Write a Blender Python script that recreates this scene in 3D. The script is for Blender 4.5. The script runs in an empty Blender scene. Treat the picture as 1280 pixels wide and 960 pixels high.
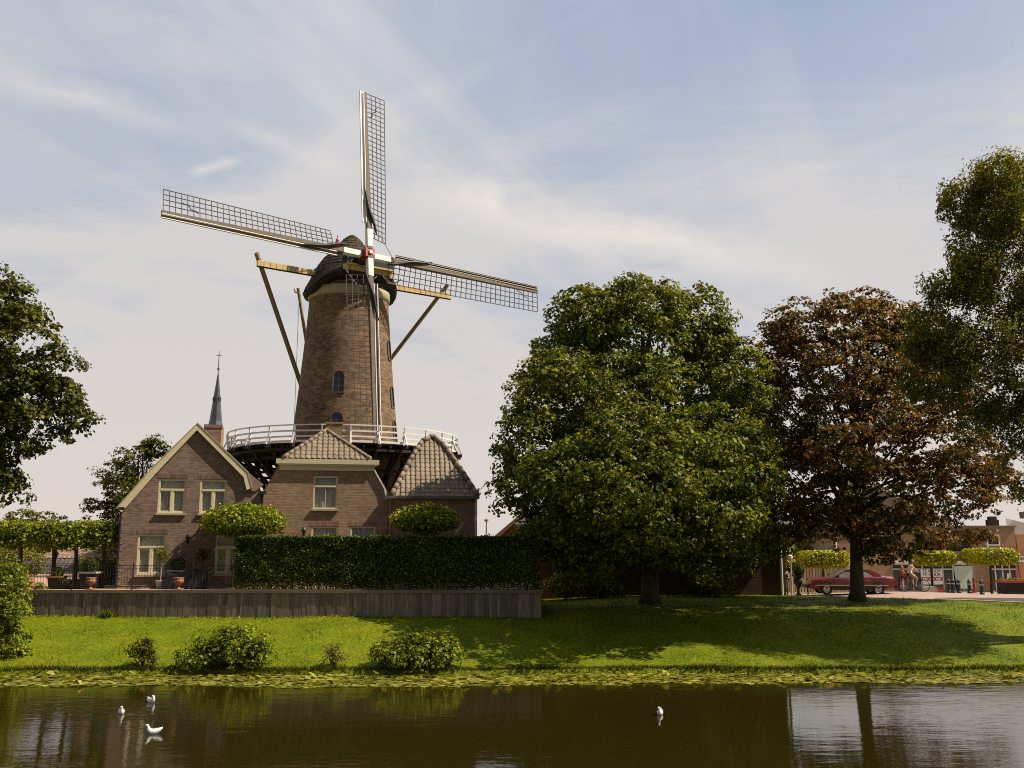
import bpy, bmesh, math, random
import numpy as np
from mathutils import Vector, Matrix, noise as mnoise

random.seed(7)
RNG = np.random.default_rng(11)
R = math.radians
PI = math.pi
scene = bpy.context.scene
C = scene.collection

# ------------------------------------------------------------------ camera maths
F = 1180.0
PITCH = math.atan(195 / 1180)
EYE = Vector((0, 0, 4.8))
CP, SP = math.cos(PITCH), math.sin(PITCH)


def at(px, py, Y):
    """the world point that lies at distance Y (towards the mill) on the sight line of a spot measured in the photo"""
    u, v = (px - 640) / F, (480 - py) / F
    d = Vector((u, CP - v * SP, SP + v * CP))
    return EYE + d * (Y / d.y)


# ------------------------------------------------------------------ materials
def new_mat(name):
    m = bpy.data.materials.new(name)
    m.use_nodes = True
    nt = m.node_tree
    return m, nt, nt.nodes['Principled BSDF'], nt.nodes['Material Output']


def N(nt, kind, **kw):
    n = nt.nodes.new(kind)
    for k, v in kw.items():
        if k in n.inputs:
            n.inputs[k].default_value = v
        else:
            setattr(n, k, v)
    return n


def ramp(nt, stops, fac=None):
    r = nt.nodes.new('ShaderNodeValToRGB')
    els = r.color_ramp.elements
    while len(els) < len(stops):
        els.new(0.5)
    for e, (p, c) in zip(els, stops):
        e.position = p
        e.color = (*c, 1) if len(c) == 3 else c
    if fac is not None:
        nt.links.new(fac, r.inputs[0])
    return r


def objcoord(nt, scale=(1, 1, 1)):
    tc = N(nt, 'ShaderNodeTexCoord')
    mp = N(nt, 'ShaderNodeMapping')
    mp.inputs['Scale'].default_value = scale
    nt.links.new(tc.outputs['Object'], mp.inputs[0])
    return mp.outputs[0]


def mul(c, k):
    return tuple(min(1, max(0, x * k)) for x in c)


def mat_plain(name, col, rough=0.6, var=0.2, scale=6, metallic=0.0, spec=0.4, bump=0.0, stretch=(1, 1, 1)):
    m, nt, b, o = new_mat(name)
    vec = objcoord(nt, stretch)
    n = N(nt, 'ShaderNodeTexNoise', Scale=scale, Detail=6.0, Roughness=0.6)
    nt.links.new(vec, n.inputs['Vector'])
    r = ramp(nt, [(0.3, mul(col, 1 - var)), (0.7, mul(col, 1 + var))], n.outputs['Fac'])
    nt.links.new(r.outputs[0], b.inputs['Base Color'])
    b.inputs['Roughness'].default_value = rough
    b.inputs['Metallic'].default_value = metallic
    b.inputs['Specular IOR Level'].default_value = spec
    if bump:
        bp = N(nt, 'ShaderNodeBump', Strength=bump, Distance=0.03)
        nt.links.new(n.outputs['Fac'], bp.inputs['Height'])
        nt.links.new(bp.outputs[0], b.inputs['Normal'])
    return m


def mat_island(name, c1, c2, rough=0.7, spec=0.3, noise_scale=3.0, stretch=(1, 1, 1), streak=0.3):
    """each separate piece of the mesh (a plank, a tile) gets its own tone"""
    m, nt, b, o = new_mat(name)
    g = N(nt, 'ShaderNodeNewGeometry')
    r = ramp(nt, [(0, c1), (1, c2)], g.outputs['Random Per Island'])
    vec = objcoord(nt, stretch)
    n = N(nt, 'ShaderNodeTexNoise', Scale=noise_scale, Detail=7.0, Roughness=0.65)
    nt.links.new(vec, n.inputs['Vector'])
    r2 = ramp(nt, [(0.3, (1 - streak,) * 3), (0.7, (1 + streak * 0.3,) * 3)], n.outputs['Fac'])
    mx = N(nt, 'ShaderNodeMix', data_type='RGBA', blend_type='MULTIPLY')
    mx.inputs[0].default_value = 1
    nt.links.new(r.outputs[0], mx.inputs[6])
    nt.links.new(r2.outputs[0], mx.inputs[7])
    nt.links.new(mx.outputs[2], b.inputs['Base Color'])
    b.inputs['Roughness'].default_value = rough
    b.inputs['Specular IOR Level'].default_value = spec
    return m


def mat_brick(name, c1, c2, mortar, round_r=None, bump=0.5, course=0.075, length=0.23, patch=0.25):
    m, nt, b, o = new_mat(name)
    tc = N(nt, 'ShaderNodeTexCoord')
    sep = N(nt, 'ShaderNodeSeparateXYZ')
    nt.links.new(tc.outputs['Object'], sep.inputs[0])
    if round_r:
        a = N(nt, 'ShaderNodeMath', operation='ARCTAN2')
        nt.links.new(sep.outputs['X'], a.inputs[0])
        nt.links.new(sep.outputs['Y'], a.inputs[1])
        u = N(nt, 'ShaderNodeMath', operation='MULTIPLY')
        u.inputs[1].default_value = round_r
        nt.links.new(a.outputs[0], u.inputs[0])
    else:
        u = N(nt, 'ShaderNodeMath', operation='ADD')
        nt.links.new(sep.outputs['X'], u.inputs[0])
        nt.links.new(sep.outputs['Y'], u.inputs[1])
    cm = N(nt, 'ShaderNodeCombineXYZ')
    nt.links.new(u.outputs[0], cm.inputs[0])
    nt.links.new(sep.outputs['Z'], cm.inputs[1])
    br = N(nt, 'ShaderNodeTexBrick', Scale=1.0)
    br.inputs['Brick Width'].default_value = length
    br.inputs['Row Height'].default_value = course
    br.inputs['Mortar Size'].default_value = 0.009
    br.inputs['Mortar Smooth'].default_value = 0.2
    br.inputs['Bias'].default_value = 0.0
    br.inputs['Color1'].default_value = (*c1, 1)
    br.inputs['Color2'].default_value = (*c2, 1)
    br.inputs['Mortar'].default_value = (*mortar, 1)
    nt.links.new(cm.outputs[0], br.inputs['Vector'])
    n = N(nt, 'ShaderNodeTexNoise', Scale=0.9, Detail=8.0, Roughness=0.7)
    nt.links.new(tc.outputs['Object'], n.inputs['Vector'])
    r2 = ramp(nt, [(0.25, (1 - patch,) * 3), (0.75, (1 + patch,) * 3)], n.outputs['Fac'])
    mx = N(nt, 'ShaderNodeMix', data_type='RGBA', blend_type='MULTIPLY')
    mx.inputs[0].default_value = 1
    nt.links.new(br.outputs['Color'], mx.inputs[6])
    nt.links.new(r2.outputs[0], mx.inputs[7])
    nt.links.new(mx.outputs[2], b.inputs['Base Color'])
    b.inputs['Roughness'].default_value = 0.85
    b.inputs['Specular IOR Level'].default_value = 0.2
    bp = N(nt, 'ShaderNodeBump', Strength=bump, Distance=0.012, invert=True)
    nt.links.new(br.outputs['Fac'], bp.inputs['Height'])
    nt.links.new(bp.outputs[0], b.inputs['Normal'])
    return m


def mat_leaf(name, dark, mid, light, transl=0.35, rough=0.45, spec=0.35, tint=None, tone=((0.75, 0.78, 0.8), (1.2, 1.12, 1.0))):
    m, nt, b, o = new_mat(name)
    g = N(nt, 'ShaderNodeNewGeometry')
    r = ramp(nt, [(0, dark), (0.55, mid), (1, light)], g.outputs['Random Per Island'])
    tc = N(nt, 'ShaderNodeTexCoord')
    n = N(nt, 'ShaderNodeTexNoise', Scale=0.55, Detail=3.0)
    nt.links.new(tc.outputs['Object'], n.inputs['Vector'])
    r2 = ramp(nt, [(0.35, tone[0]), (0.65, tone[1])], n.outputs['Fac'])
    mx = N(nt, 'ShaderNodeMix', data_type='RGBA', blend_type='MULTIPLY')
    mx.inputs[0].default_value = 1
    nt.links.new(r.outputs[0], mx.inputs[6])
    nt.links.new(r2.outputs[0], mx.inputs[7])
    nt.links.new(mx.outputs[2], b.inputs['Base Color'])
    b.inputs['Roughness'].default_value = rough
    b.inputs['Specular IOR Level'].default_value = spec
    t = N(nt, 'ShaderNodeBsdfTranslucent')
    hs = N(nt, 'ShaderNodeMix', data_type='RGBA', blend_type='MULTIPLY')
    hs.inputs[0].default_value = 1
    hs.inputs[7].default_value = (*(tint or (1.35, 1.25, 0.4)), 1)
    nt.links.new(mx.outputs[2], hs.inputs[6])
    nt.links.new(hs.outputs[2], t.inputs['Color'])
    ms = N(nt, 'ShaderNodeMixShader', Fac=transl)
    nt.links.new(b.outputs[0], ms.inputs[1])
    nt.links.new(t.outputs[0], ms.inputs[2])
    nt.links.new(ms.outputs[0], o.inputs['Surface'])
    return m


M = {}
M['brick_house'] = mat_brick('house_brick', (0.25, 0.165, 0.13), (0.135, 0.086, 0.068), (0.2, 0.16, 0.13))
M['brick_mid'] = mat_brick('centre_brick', (0.345, 0.23, 0.15), (0.22, 0.14, 0.09), (0.24, 0.18, 0.13))
M['brick_mill'] = mat_brick('mill_brick', (0.245, 0.158, 0.09), (0.10, 0.061, 0.038), (0.17, 0.125, 0.085), round_r=3.2, course=0.12, length=0.34, patch=0.3)
M['brick_dark'] = mat_brick('shaded_house_brick', (0.085, 0.042, 0.032), (0.055, 0.028, 0.022), (0.06, 0.042, 0.036))  # tree shade over the house is partly put into this brick tone
M['brick_orange'] = mat_brick('orange_brick', (0.46, 0.22, 0.10), (0.36, 0.16, 0.08), (0.34, 0.24, 0.16))
M['brick_shop'] = mat_brick('shop_brick', (0.33, 0.20, 0.12), (0.26, 0.155, 0.095), (0.28, 0.2, 0.14))
M['cream'] = mat_plain('cream_paint', (0.62, 0.53, 0.36), 0.45, 0.06, 4)
M['cream_dark'] = mat_plain('weathered_cream_paint', (0.36, 0.31, 0.2), 0.55, 0.15, 4)
M['beam_cream'] = mat_island('yellow_cream_beam', (0.62, 0.45, 0.2), (0.7, 0.52, 0.25), 0.5, 0.3)
M['strut'] = mat_plain('ochre_strut', (0.22, 0.155, 0.07), 0.6, 0.2, 3)
M['white'] = mat_plain('white_paint', (0.7, 0.68, 0.64), 0.45, 0.06, 5)
M['stock'] = mat_plain('weathered_stock', (0.14, 0.105, 0.078), 0.7, 0.25, 5)
M['lattice'] = mat_plain('lattice_wood', (0.055, 0.04, 0.035), 0.7, 0.2, 5)
M['dark_board'] = mat_plain('blue_black_board', (0.018, 0.022, 0.03), 0.5, 0.2, 4)
M['black'] = mat_plain('black_metal', (0.012, 0.012, 0.014), 0.5, 0.2, 8)
M['dark_wood'] = mat_plain('tarred_wood', (0.022, 0.016, 0.012), 0.8, 0.3, 5)
M['red'] = mat_plain('red_paint', (0.36, 0.04, 0.035), 0.45, 0.12, 5)
M['pink'] = mat_plain('pink_cloth', (0.65, 0.1, 0.22), 0.6, 0.1, 5)
M['shingle'] = mat_island('cap_shingle', (0.03, 0.021, 0.015), (0.10, 0.07, 0.048), 0.8, 0.25, 2.0)
M['tile'] = mat_island('grey_brown_tile', (0.20, 0.15, 0.10), (0.265, 0.20, 0.135), 0.6, 0.35, 1.2, streak=0.35)
M['tile_dark'] = mat_island('dark_tile', (0.07, 0.055, 0.045), (0.12, 0.095, 0.08), 0.6, 0.4, 1.2)
M['tile_brown'] = mat_island('brown_tile', (0.23, 0.145, 0.10), (0.3, 0.2, 0.14), 0.7, 0.3, 1.2)
M['slate'] = mat_plain('spire_slate', (0.06, 0.06, 0.075), 0.35, 0.2, 1, spec=0.6)
M['plank'] = mat_island('weathered_plank', (0.15, 0.12, 0.095), (0.29, 0.235, 0.185), 0.8, 0.2, 2.5, (6, 6, 0.6), 0.5)
M['coping'] = mat_plain('coping_board', (0.16, 0.13, 0.10), 0.75, 0.3, 3, stretch=(0.4, 3, 3))
M['paving'] = mat_plain('terrace_paving', (0.42, 0.25, 0.16), 0.8, 0.15, 4)
M['terracotta'] = mat_plain('terracotta', (0.33, 0.15, 0.075), 0.7, 0.2, 8)
M['stone'] = mat_plain('pale_stone', (0.42, 0.37, 0.30), 0.8, 0.15, 6)
M['zinc'] = mat_plain('zinc_gutter', (0.14, 0.12, 0.10), 0.5, 0.15, 5)
M['bark'] = mat_plain('bark', (0.075, 0.055, 0.04), 0.9, 0.4, 5, bump=0.8, stretch=(1, 1, 0.25))
M['bark_pale'] = mat_plain('pale_bark', (0.3, 0.24, 0.17), 0.9, 0.3, 5)
M['cover'] = mat_plain('black_cover', (0.006, 0.006, 0.009), 0.6, 0.2, 6)
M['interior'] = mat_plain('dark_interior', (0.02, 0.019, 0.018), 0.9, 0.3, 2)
M['leaf_maple'] = mat_leaf('maple_leaf', (0.03, 0.046, 0.003), (0.10, 0.13, 0.008), (0.34, 0.35, 0.04), 0.42, 0.42, 0.2)
M['leaf_copper'] = mat_leaf('copper_leaf', (0.034, 0.028, 0.009), (0.15, 0.098, 0.034), (0.5, 0.32, 0.13), 0.45, 0.45, 0.2, tint=(1.25, 0.95, 0.45), tone=((0.5, 0.9, 0.6), (1.2, 1.02, 0.95)))
M['leaf_willow'] = mat_leaf('willow_leaf', (0.05, 0.056, 0.008), (0.15, 0.155, 0.022), (0.35, 0.335, 0.06), 0.45, 0.55, 0.12)
M['leaf_dark'] = mat_leaf('dark_green_leaf', (0.022, 0.032, 0.004), (0.068, 0.082, 0.008), (0.22, 0.225, 0.025), 0.38, 0.45, 0.2)
M['leaf_hedge'] = mat_leaf('hedge_leaf', (0.018, 0.036, 0.004), (0.052, 0.082, 0.007), (0.2, 0.25, 0.03), 0.25, 0.4, 0.3)
M['leaf_bright'] = mat_leaf('bright_green_leaf', (0.05, 0.08, 0.003), (0.19, 0.24, 0.006), (0.5, 0.53, 0.05), 0.38)
M['leaf_yellow'] = mat_leaf('yellow_green_leaf', (0.16, 0.19, 0.002), (0.44, 0.44, 0.004), (0.82, 0.76, 0.015), 0.12)
M['leaf_bush'] = mat_leaf('bush_leaf', (0.046, 0.07, 0.004), (0.145, 0.19, 0.009), (0.40, 0.45, 0.045), 0.42, 0.45, 0.2)
M['leaf_olive'] = mat_leaf('olive_green_leaf', (0.09, 0.1, 0.02), (0.18, 0.18, 0.035), (0.3, 0.27, 0.05), 0.4)
M['dark_road_grey'] = mat_plain('dark_road_grey', (0.055, 0.05, 0.048), 0.85, 0.2, 3)
M['pavement'] = mat_plain('pink_grey_paving', (0.34, 0.24, 0.19), 0.85, 0.15, 3)
M['bollard'] = mat_plain('bollard_paint', (0.016, 0.024, 0.028), 0.4, 0.15, 5)
M['skin'] = mat_plain('skin', (0.42, 0.23, 0.14), 0.55, 0.05, 5)
M['shirt_pale'] = mat_plain('pale_shirt', (0.62, 0.52, 0.42), 0.8, 0.08, 8)
M['trouser_khaki'] = mat_plain('khaki_trousers', (0.32, 0.22, 0.12), 0.8, 0.1, 8)
M['hair'] = mat_plain('blonde_brown_hair', (0.24, 0.13, 0.06), 0.6, 0.2, 12)
M['shirt_orange'] = mat_plain('orange_shirt', (0.5, 0.16, 0.06), 0.8, 0.1, 8)
M['feather'] = mat_plain('white_feather', (0.82, 0.8, 0.78), 0.6, 0.04, 10)
M['feather_grey'] = mat_plain('grey_feather', (0.42, 0.42, 0.45), 0.6, 0.06, 10)
M['feather_dark'] = mat_plain('dark_feather', (0.03, 0.022, 0.02), 0.5, 0.1, 10)
M['bill'] = mat_plain('dark_red_bill', (0.2, 0.03, 0.02), 0.4, 0.1, 10)
M['rubber'] = mat_plain('tyre_rubber', (0.012, 0.012, 0.012), 0.8, 0.1, 8)
M['alloy'] = mat_plain('silver_wheel', (0.45, 0.43, 0.42), 0.35, 0.08, 8, metallic=0.6)
M['chrome'] = mat_plain('bright_metal', (0.6, 0.58, 0.56), 0.2, 0.05, 8, metallic=0.9)
M['lens'] = mat_plain('headlight_lens', (0.5, 0.5, 0.48), 0.1, 0.05, 8, spec=0.8)
M['tail'] = mat_plain('red_lens', (0.35, 0.01, 0.01), 0.15, 0.05, 8, spec=0.8)
M['car_black'] = mat_plain('car_trim', (0.03, 0.012, 0.016), 0.5, 0.1, 8)
M['sign_white'] = mat_plain('sign_white', (0.75, 0.74, 0.74), 0.4, 0.03, 4)
M['sign_red'] = mat_plain('sign_red', (0.36, 0.035, 0.04), 0.4, 0.05, 4)
M['sign_blue'] = mat_plain('sign_blue', (0.03, 0.06, 0.25), 0.4, 0.05, 4)
M['alu'] = mat_plain('shopfront_frame', (0.5, 0.45, 0.4), 0.4, 0.06, 4)
M['blind'] = mat_plain('pale_green_blind', (0.42, 0.5, 0.42), 0.6, 0.08, 3)
M['tan_render'] = mat_plain('tan_render', (0.45, 0.31, 0.2), 0.8, 0.1, 1)
M['white_render'] = mat_plain('white_render', (0.72, 0.7, 0.68), 0.7, 0.05, 1)
M['pale_wood'] = mat_island('pale_paling', (0.3, 0.22, 0.13), (0.46, 0.34, 0.2), 0.8, 0.2, 2.5)
M['bell_blue'] = mat_plain('dark_blue_roof', (0.05, 0.06, 0.13), 0.4, 0.1, 2)


def mat_glass(name, base, rough=0.05, spec=0.7, stripes=0):
    m, nt, b, o = new_mat(name)
    vec = objcoord(nt)
    n = N(nt, 'ShaderNodeTexNoise', Scale=1.3, Detail=3.0)
    nt.links.new(vec, n.inputs['Vector'])
    r = ramp(nt, [(0.3, mul(base, 0.7)), (0.7, mul(base, 1.2))], n.outputs['Fac'])
    col = r.outputs[0]
    if stripes:
        w = N(nt, 'ShaderNodeTexWave', Scale=stripes, Distortion=0.3)
        w.bands_direction = 'Z'
        nt.links.new(vec, w.inputs['Vector'])
        mx = N(nt, 'ShaderNodeMix', data_type='RGBA', blend_type='MULTIPLY')
        mx.inputs[0].default_value = 0.25
        nt.links.new(col, mx.inputs[6])
        nt.links.new(w.outputs['Color'], mx.inputs[7])
        col = mx.outputs[2]
    nt.links.new(col, b.inputs['Base Color'])
    b.inputs['Roughness'].default_value = rough
    b.inputs['Specular IOR Level'].default_value = spec
    n2 = N(nt, 'ShaderNodeTexNoise', Scale=0.8)
    nt.links.new(vec, n2.inputs['Vector'])
    bp = N(nt, 'ShaderNodeBump', Strength=0.06, Distance=0.1)
    nt.links.new(n2.outputs['Fac'], bp.inputs['Height'])
    nt.links.new(bp.outputs[0], b.inputs['Normal'])
    return m


M['pane'] = mat_glass('curtained_pane', (0.13, 0.125, 0.12), 0.06, 0.6, 5)
M['pane_pale'] = mat_glass('blind_pane', (0.24, 0.225, 0.19), 0.08, 0.5, 0)
M['pane_dark'] = mat_glass('dark_pane', (0.015, 0.017, 0.022), 0.05, 0.6)
M['car_glass'] = mat_glass('car_glass', (0.2, 0.185, 0.16), 0.03, 0.9)  # pale base stands in for daylight seen through the cabin


def mat_clear():
    m, nt, b, o = new_mat('window_glass')
    tr = N(nt, 'ShaderNodeBsdfTransparent')
    tr.inputs['Color'].default_value = (.86, .88, .88, 1)
    gl = N(nt, 'ShaderNodeBsdfGlossy')
    gl.inputs['Roughness'].default_value = .02
    vec = objcoord(nt)
    n2 = N(nt, 'ShaderNodeTexNoise', Scale=1.1)
    nt.links.new(vec, n2.inputs['Vector'])
    bp = N(nt, 'ShaderNodeBump', Strength=.12, Distance=.05)
    nt.links.new(n2.outputs['Fac'], bp.inputs['Height'])
    nt.links.new(bp.outputs[0], gl.inputs['Normal'])
    ms = N(nt, 'ShaderNodeMixShader', Fac=.03)
    nt.links.new(tr.outputs[0], ms.inputs[1])
    nt.links.new(gl.outputs[0], ms.inputs[2])
    nt.links.new(ms.outputs[0], o.inputs['Surface'])
    nt.nodes.remove(b)
    return m


M['glass'] = mat_clear()
M['curtain'] = mat_plain('net_curtain', (0.5, 0.47, 0.42), .9, .12, 3, stretch=(6, 6, .6))


def mat_car():
    m, nt, b, o = new_mat('burgundy_car_paint')
    vec = objcoord(nt)
    n = N(nt, 'ShaderNodeTexNoise', Scale=2.0, Detail=4.0)
    nt.links.new(vec, n.inputs['Vector'])
    r = ramp(nt, [(0.3, (0.14, 0.012, 0.024)), (0.7, (0.185, 0.018, 0.033))], n.outputs['Fac'])
    nt.links.new(r.outputs[0], b.inputs['Base Color'])
    b.inputs['Roughness'].default_value = 0.35
    b.inputs['Metallic'].default_value = 0.25
    b.inputs['Coat Weight'].default_value = 0.8
    b.inputs['Coat Roughness'].default_value = 0.08
    return m


M['car_paint'] = mat_car()


def mat_grass(name, blades=False):
    m, nt, b, o = new_mat(name)
    tc = N(nt, 'ShaderNodeTexCoord')
    n1 = N(nt, 'ShaderNodeTexNoise', Scale=0.45, Detail=8.0, Roughness=0.72)
    n2 = N(nt, 'ShaderNodeTexNoise', Scale=7.0, Detail=6.0, Roughness=0.7)
    n3 = N(nt, 'ShaderNodeTexNoise', Scale=1.4, Detail=4.0, Roughness=0.6)
    for n in (n1, n2, n3):
        nt.links.new(tc.outputs['Object'], n.inputs['Vector'])
    r1 = ramp(nt, [(0.3, (0.085, 0.125, 0.0015)), (0.5, (0.13, 0.17, 0.002)), (0.72, (0.2, 0.2, 0.005)), (0.85, (0.25, 0.215, 0.02))], n1.outputs['Fac'])
    r2 = ramp(nt, [(0.25, (0.45, 0.48, 0.5)), (0.75, (1.5, 1.42, 1.3))], n2.outputs['Fac'])
    mx = N(nt, 'ShaderNodeMix', data_type='RGBA', blend_type='MULTIPLY')
    mx.inputs[0].default_value = 1
    nt.links.new(r1.outputs[0], mx.inputs[6])
    nt.links.new(r2.outputs[0], mx.inputs[7])
    # dry straw-coloured patches
    r3 = ramp(nt, [(0.62, (0, 0, 0)), (0.74, (1, 1, 1))], n3.outputs['Fac'])
    mm = N(nt, 'ShaderNodeMath', operation='MULTIPLY')
    mm.inputs[1].default_value = 0.45
    nt.links.new(r3.outputs[0], mm.inputs[0])
    my = N(nt, 'ShaderNodeMix', data_type='RGBA')
    nt.links.new(mm.outputs[0], my.inputs[0])
    nt.links.new(mx.outputs[2], my.inputs[6])
    my.inputs[7].default_value = (0.2, 0.165, 0.012, 1)
    col = my.outputs[2]
    if blades:
        g = N(nt, 'ShaderNodeNewGeometry')
        r4 = ramp(nt, [(0, (0.7, 0.75, 0.6)), (1, (1.35, 1.25, 1.1))], g.outputs['Random Per Island'])
        mz = N(nt, 'ShaderNodeMix', data_type='RGBA', blend_type='MULTIPLY')
        mz.inputs[0].default_value = 1
        nt.links.new(col, mz.inputs[6])
        nt.links.new(r4.outputs[0], mz.inputs[7])
        col = mz.outputs[2]
    nt.links.new(col, b.inputs['Base Color'])
    b.inputs['Roughness'].default_value = 0.7
    b.inputs['Specular IOR Level'].default_value = 0.15
    if blades:
        t = N(nt, 'ShaderNodeBsdfTranslucent')
        nt.links.new(col, t.inputs['Color'])
        ms = N(nt, 'ShaderNodeMixShader', Fac=0.3)
        nt.links.new(b.outputs[0], ms.inputs[1])
        nt.links.new(t.outputs[0], ms.inputs[2])
        nt.links.new(ms.outputs[0], o.inputs['Surface'])
    else:
        bp = N(nt, 'ShaderNodeBump', Strength=0.8, Distance=0.08)
        nt.links.new(n2.outputs['Fac'], bp.inputs['Height'])
        nt.links.new(bp.outputs[0], b.inputs['Normal'])
    return m


M['grass'] = mat_grass('lawn_grass')
M['blades'] = mat_grass('grass_blades', True)
M['reed'] = mat_leaf('bank_weed_leaf', (0.03, 0.04, 0.004), (0.075, 0.09, 0.008), (0.18, 0.18, 0.02), 0.3)
M['lily'] = mat_leaf('lily_leaf', (0.10, 0.12, 0.008), (0.24, 0.24, 0.02), (0.42, 0.38, 0.09), 0.2, 0.4, 0.5)


def mat_water():
    m, nt, b, o = new_mat('canal_water')
    tc = N(nt, 'ShaderNodeTexCoord')
    b.inputs['Base Color'].default_value = (0.019, 0.0145, 0.0022, 1)
    b.inputs['Roughness'].default_value = 0.03
    b.inputs['IOR'].default_value = 1.45
    b.inputs['Specular IOR Level'].default_value = 0.7
    hs = []
    for sc, st, k in ((1.0, (0.55, 1.6, 1), 1.0), (3.4, (0.5, 1.5, 1), 0.45), (0.25, (1, 1.3, 1), 1.2)):
        mp = N(nt, 'ShaderNodeMapping')
        mp.inputs['Scale'].default_value = st
        nt.links.new(tc.outputs['Object'], mp.inputs[0])
        n = N(nt, 'ShaderNodeTexNoise', Scale=sc, Detail=4.0, Roughness=0.55)
        nt.links.new(mp.outputs[0], n.inputs['Vector'])
        mu = N(nt, 'ShaderNodeMath', operation='MULTIPLY')
        mu.inputs[1].default_value = k
        nt.links.new(n.outputs['Fac'], mu.inputs[0])
        hs.append(mu.outputs[0])
    a = N(nt, 'ShaderNodeMath', operation='ADD')
    nt.links.new(hs[0], a.inputs[0])
    nt.links.new(hs[1], a.inputs[1])
    a2 = N(nt, 'ShaderNodeMath', operation='ADD')
    nt.links.new(a.outputs[0], a2.inputs[0])
    nt.links.new(hs[2], a2.inputs[1])
    # breeze: some stretches are calmer than others
    nb = N(nt, 'ShaderNodeTexNoise', Scale=0.09, Detail=2.0)
    nt.links.new(tc.outputs['Object'], nb.inputs['Vector'])
    rb = ramp(nt, [(0.35, (0.35,) * 3), (0.65, (1,) * 3)], nb.outputs['Fac'])
    bp = N(nt, 'ShaderNodeBump', Distance=0.05)
    st = N(nt, 'ShaderNodeMath', operation='MULTIPLY')
    st.inputs[1].default_value = 0.24
    nt.links.new(rb.outputs[0], st.inputs[0])
    nt.links.new(st.outputs[0], bp.inputs['Strength'])
    nt.links.new(a2.outputs[0], bp.inputs['Height'])
    nt.links.new(bp.outputs[0], b.inputs['Normal'])
    return m


M['water'] = mat_water()


# ------------------------------------------------------------------ object helpers
WL = {}


def root(name, loc, label, cat, group=None, rot=0.0):
    o = bpy.data.objects.new(name, None)
    C.objects.link(o)
    o.location = loc
    o.rotation_euler = (0, 0, rot)
    o.empty_display_size = 0.2
    WL[o.name] = Vector(loc)
    return tag(o, label, cat, group)


def tag(o, label=None, cat=None, group=None, kind=None):
    if label:
        o['label'] = label
    if cat:
        o['category'] = cat
    if group:
        o['group'] = group
    if kind:
        o['kind'] = kind
    return o


def link(name, me, mats, parent, smooth=False, loc=None):
    o = bpy.data.objects.new(name, me)
    C.objects.link(o)
    for m in (mats if isinstance(mats, (list, tuple)) else [mats]):
        me.materials.append(M[m] if isinstance(m, str) else m)
    if parent is not None:
        o.parent = parent
        WL[o.name] = WL.get(parent.name, Vector())
    else:
        WL[o.name] = Vector(loc) if loc is not None else Vector()
        if loc is not None:
            o.location = loc
    if smooth:
        me.polygons.foreach_set('use_smooth', [True] * len(me.polygons))
    return o


def copy_tree(o, parent=None):
    c = o.copy()
    C.objects.link(c)
    if parent is not None:
        c.parent = parent
    for ch in list(o.children):
        copy_tree(ch, c)
    return c


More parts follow.
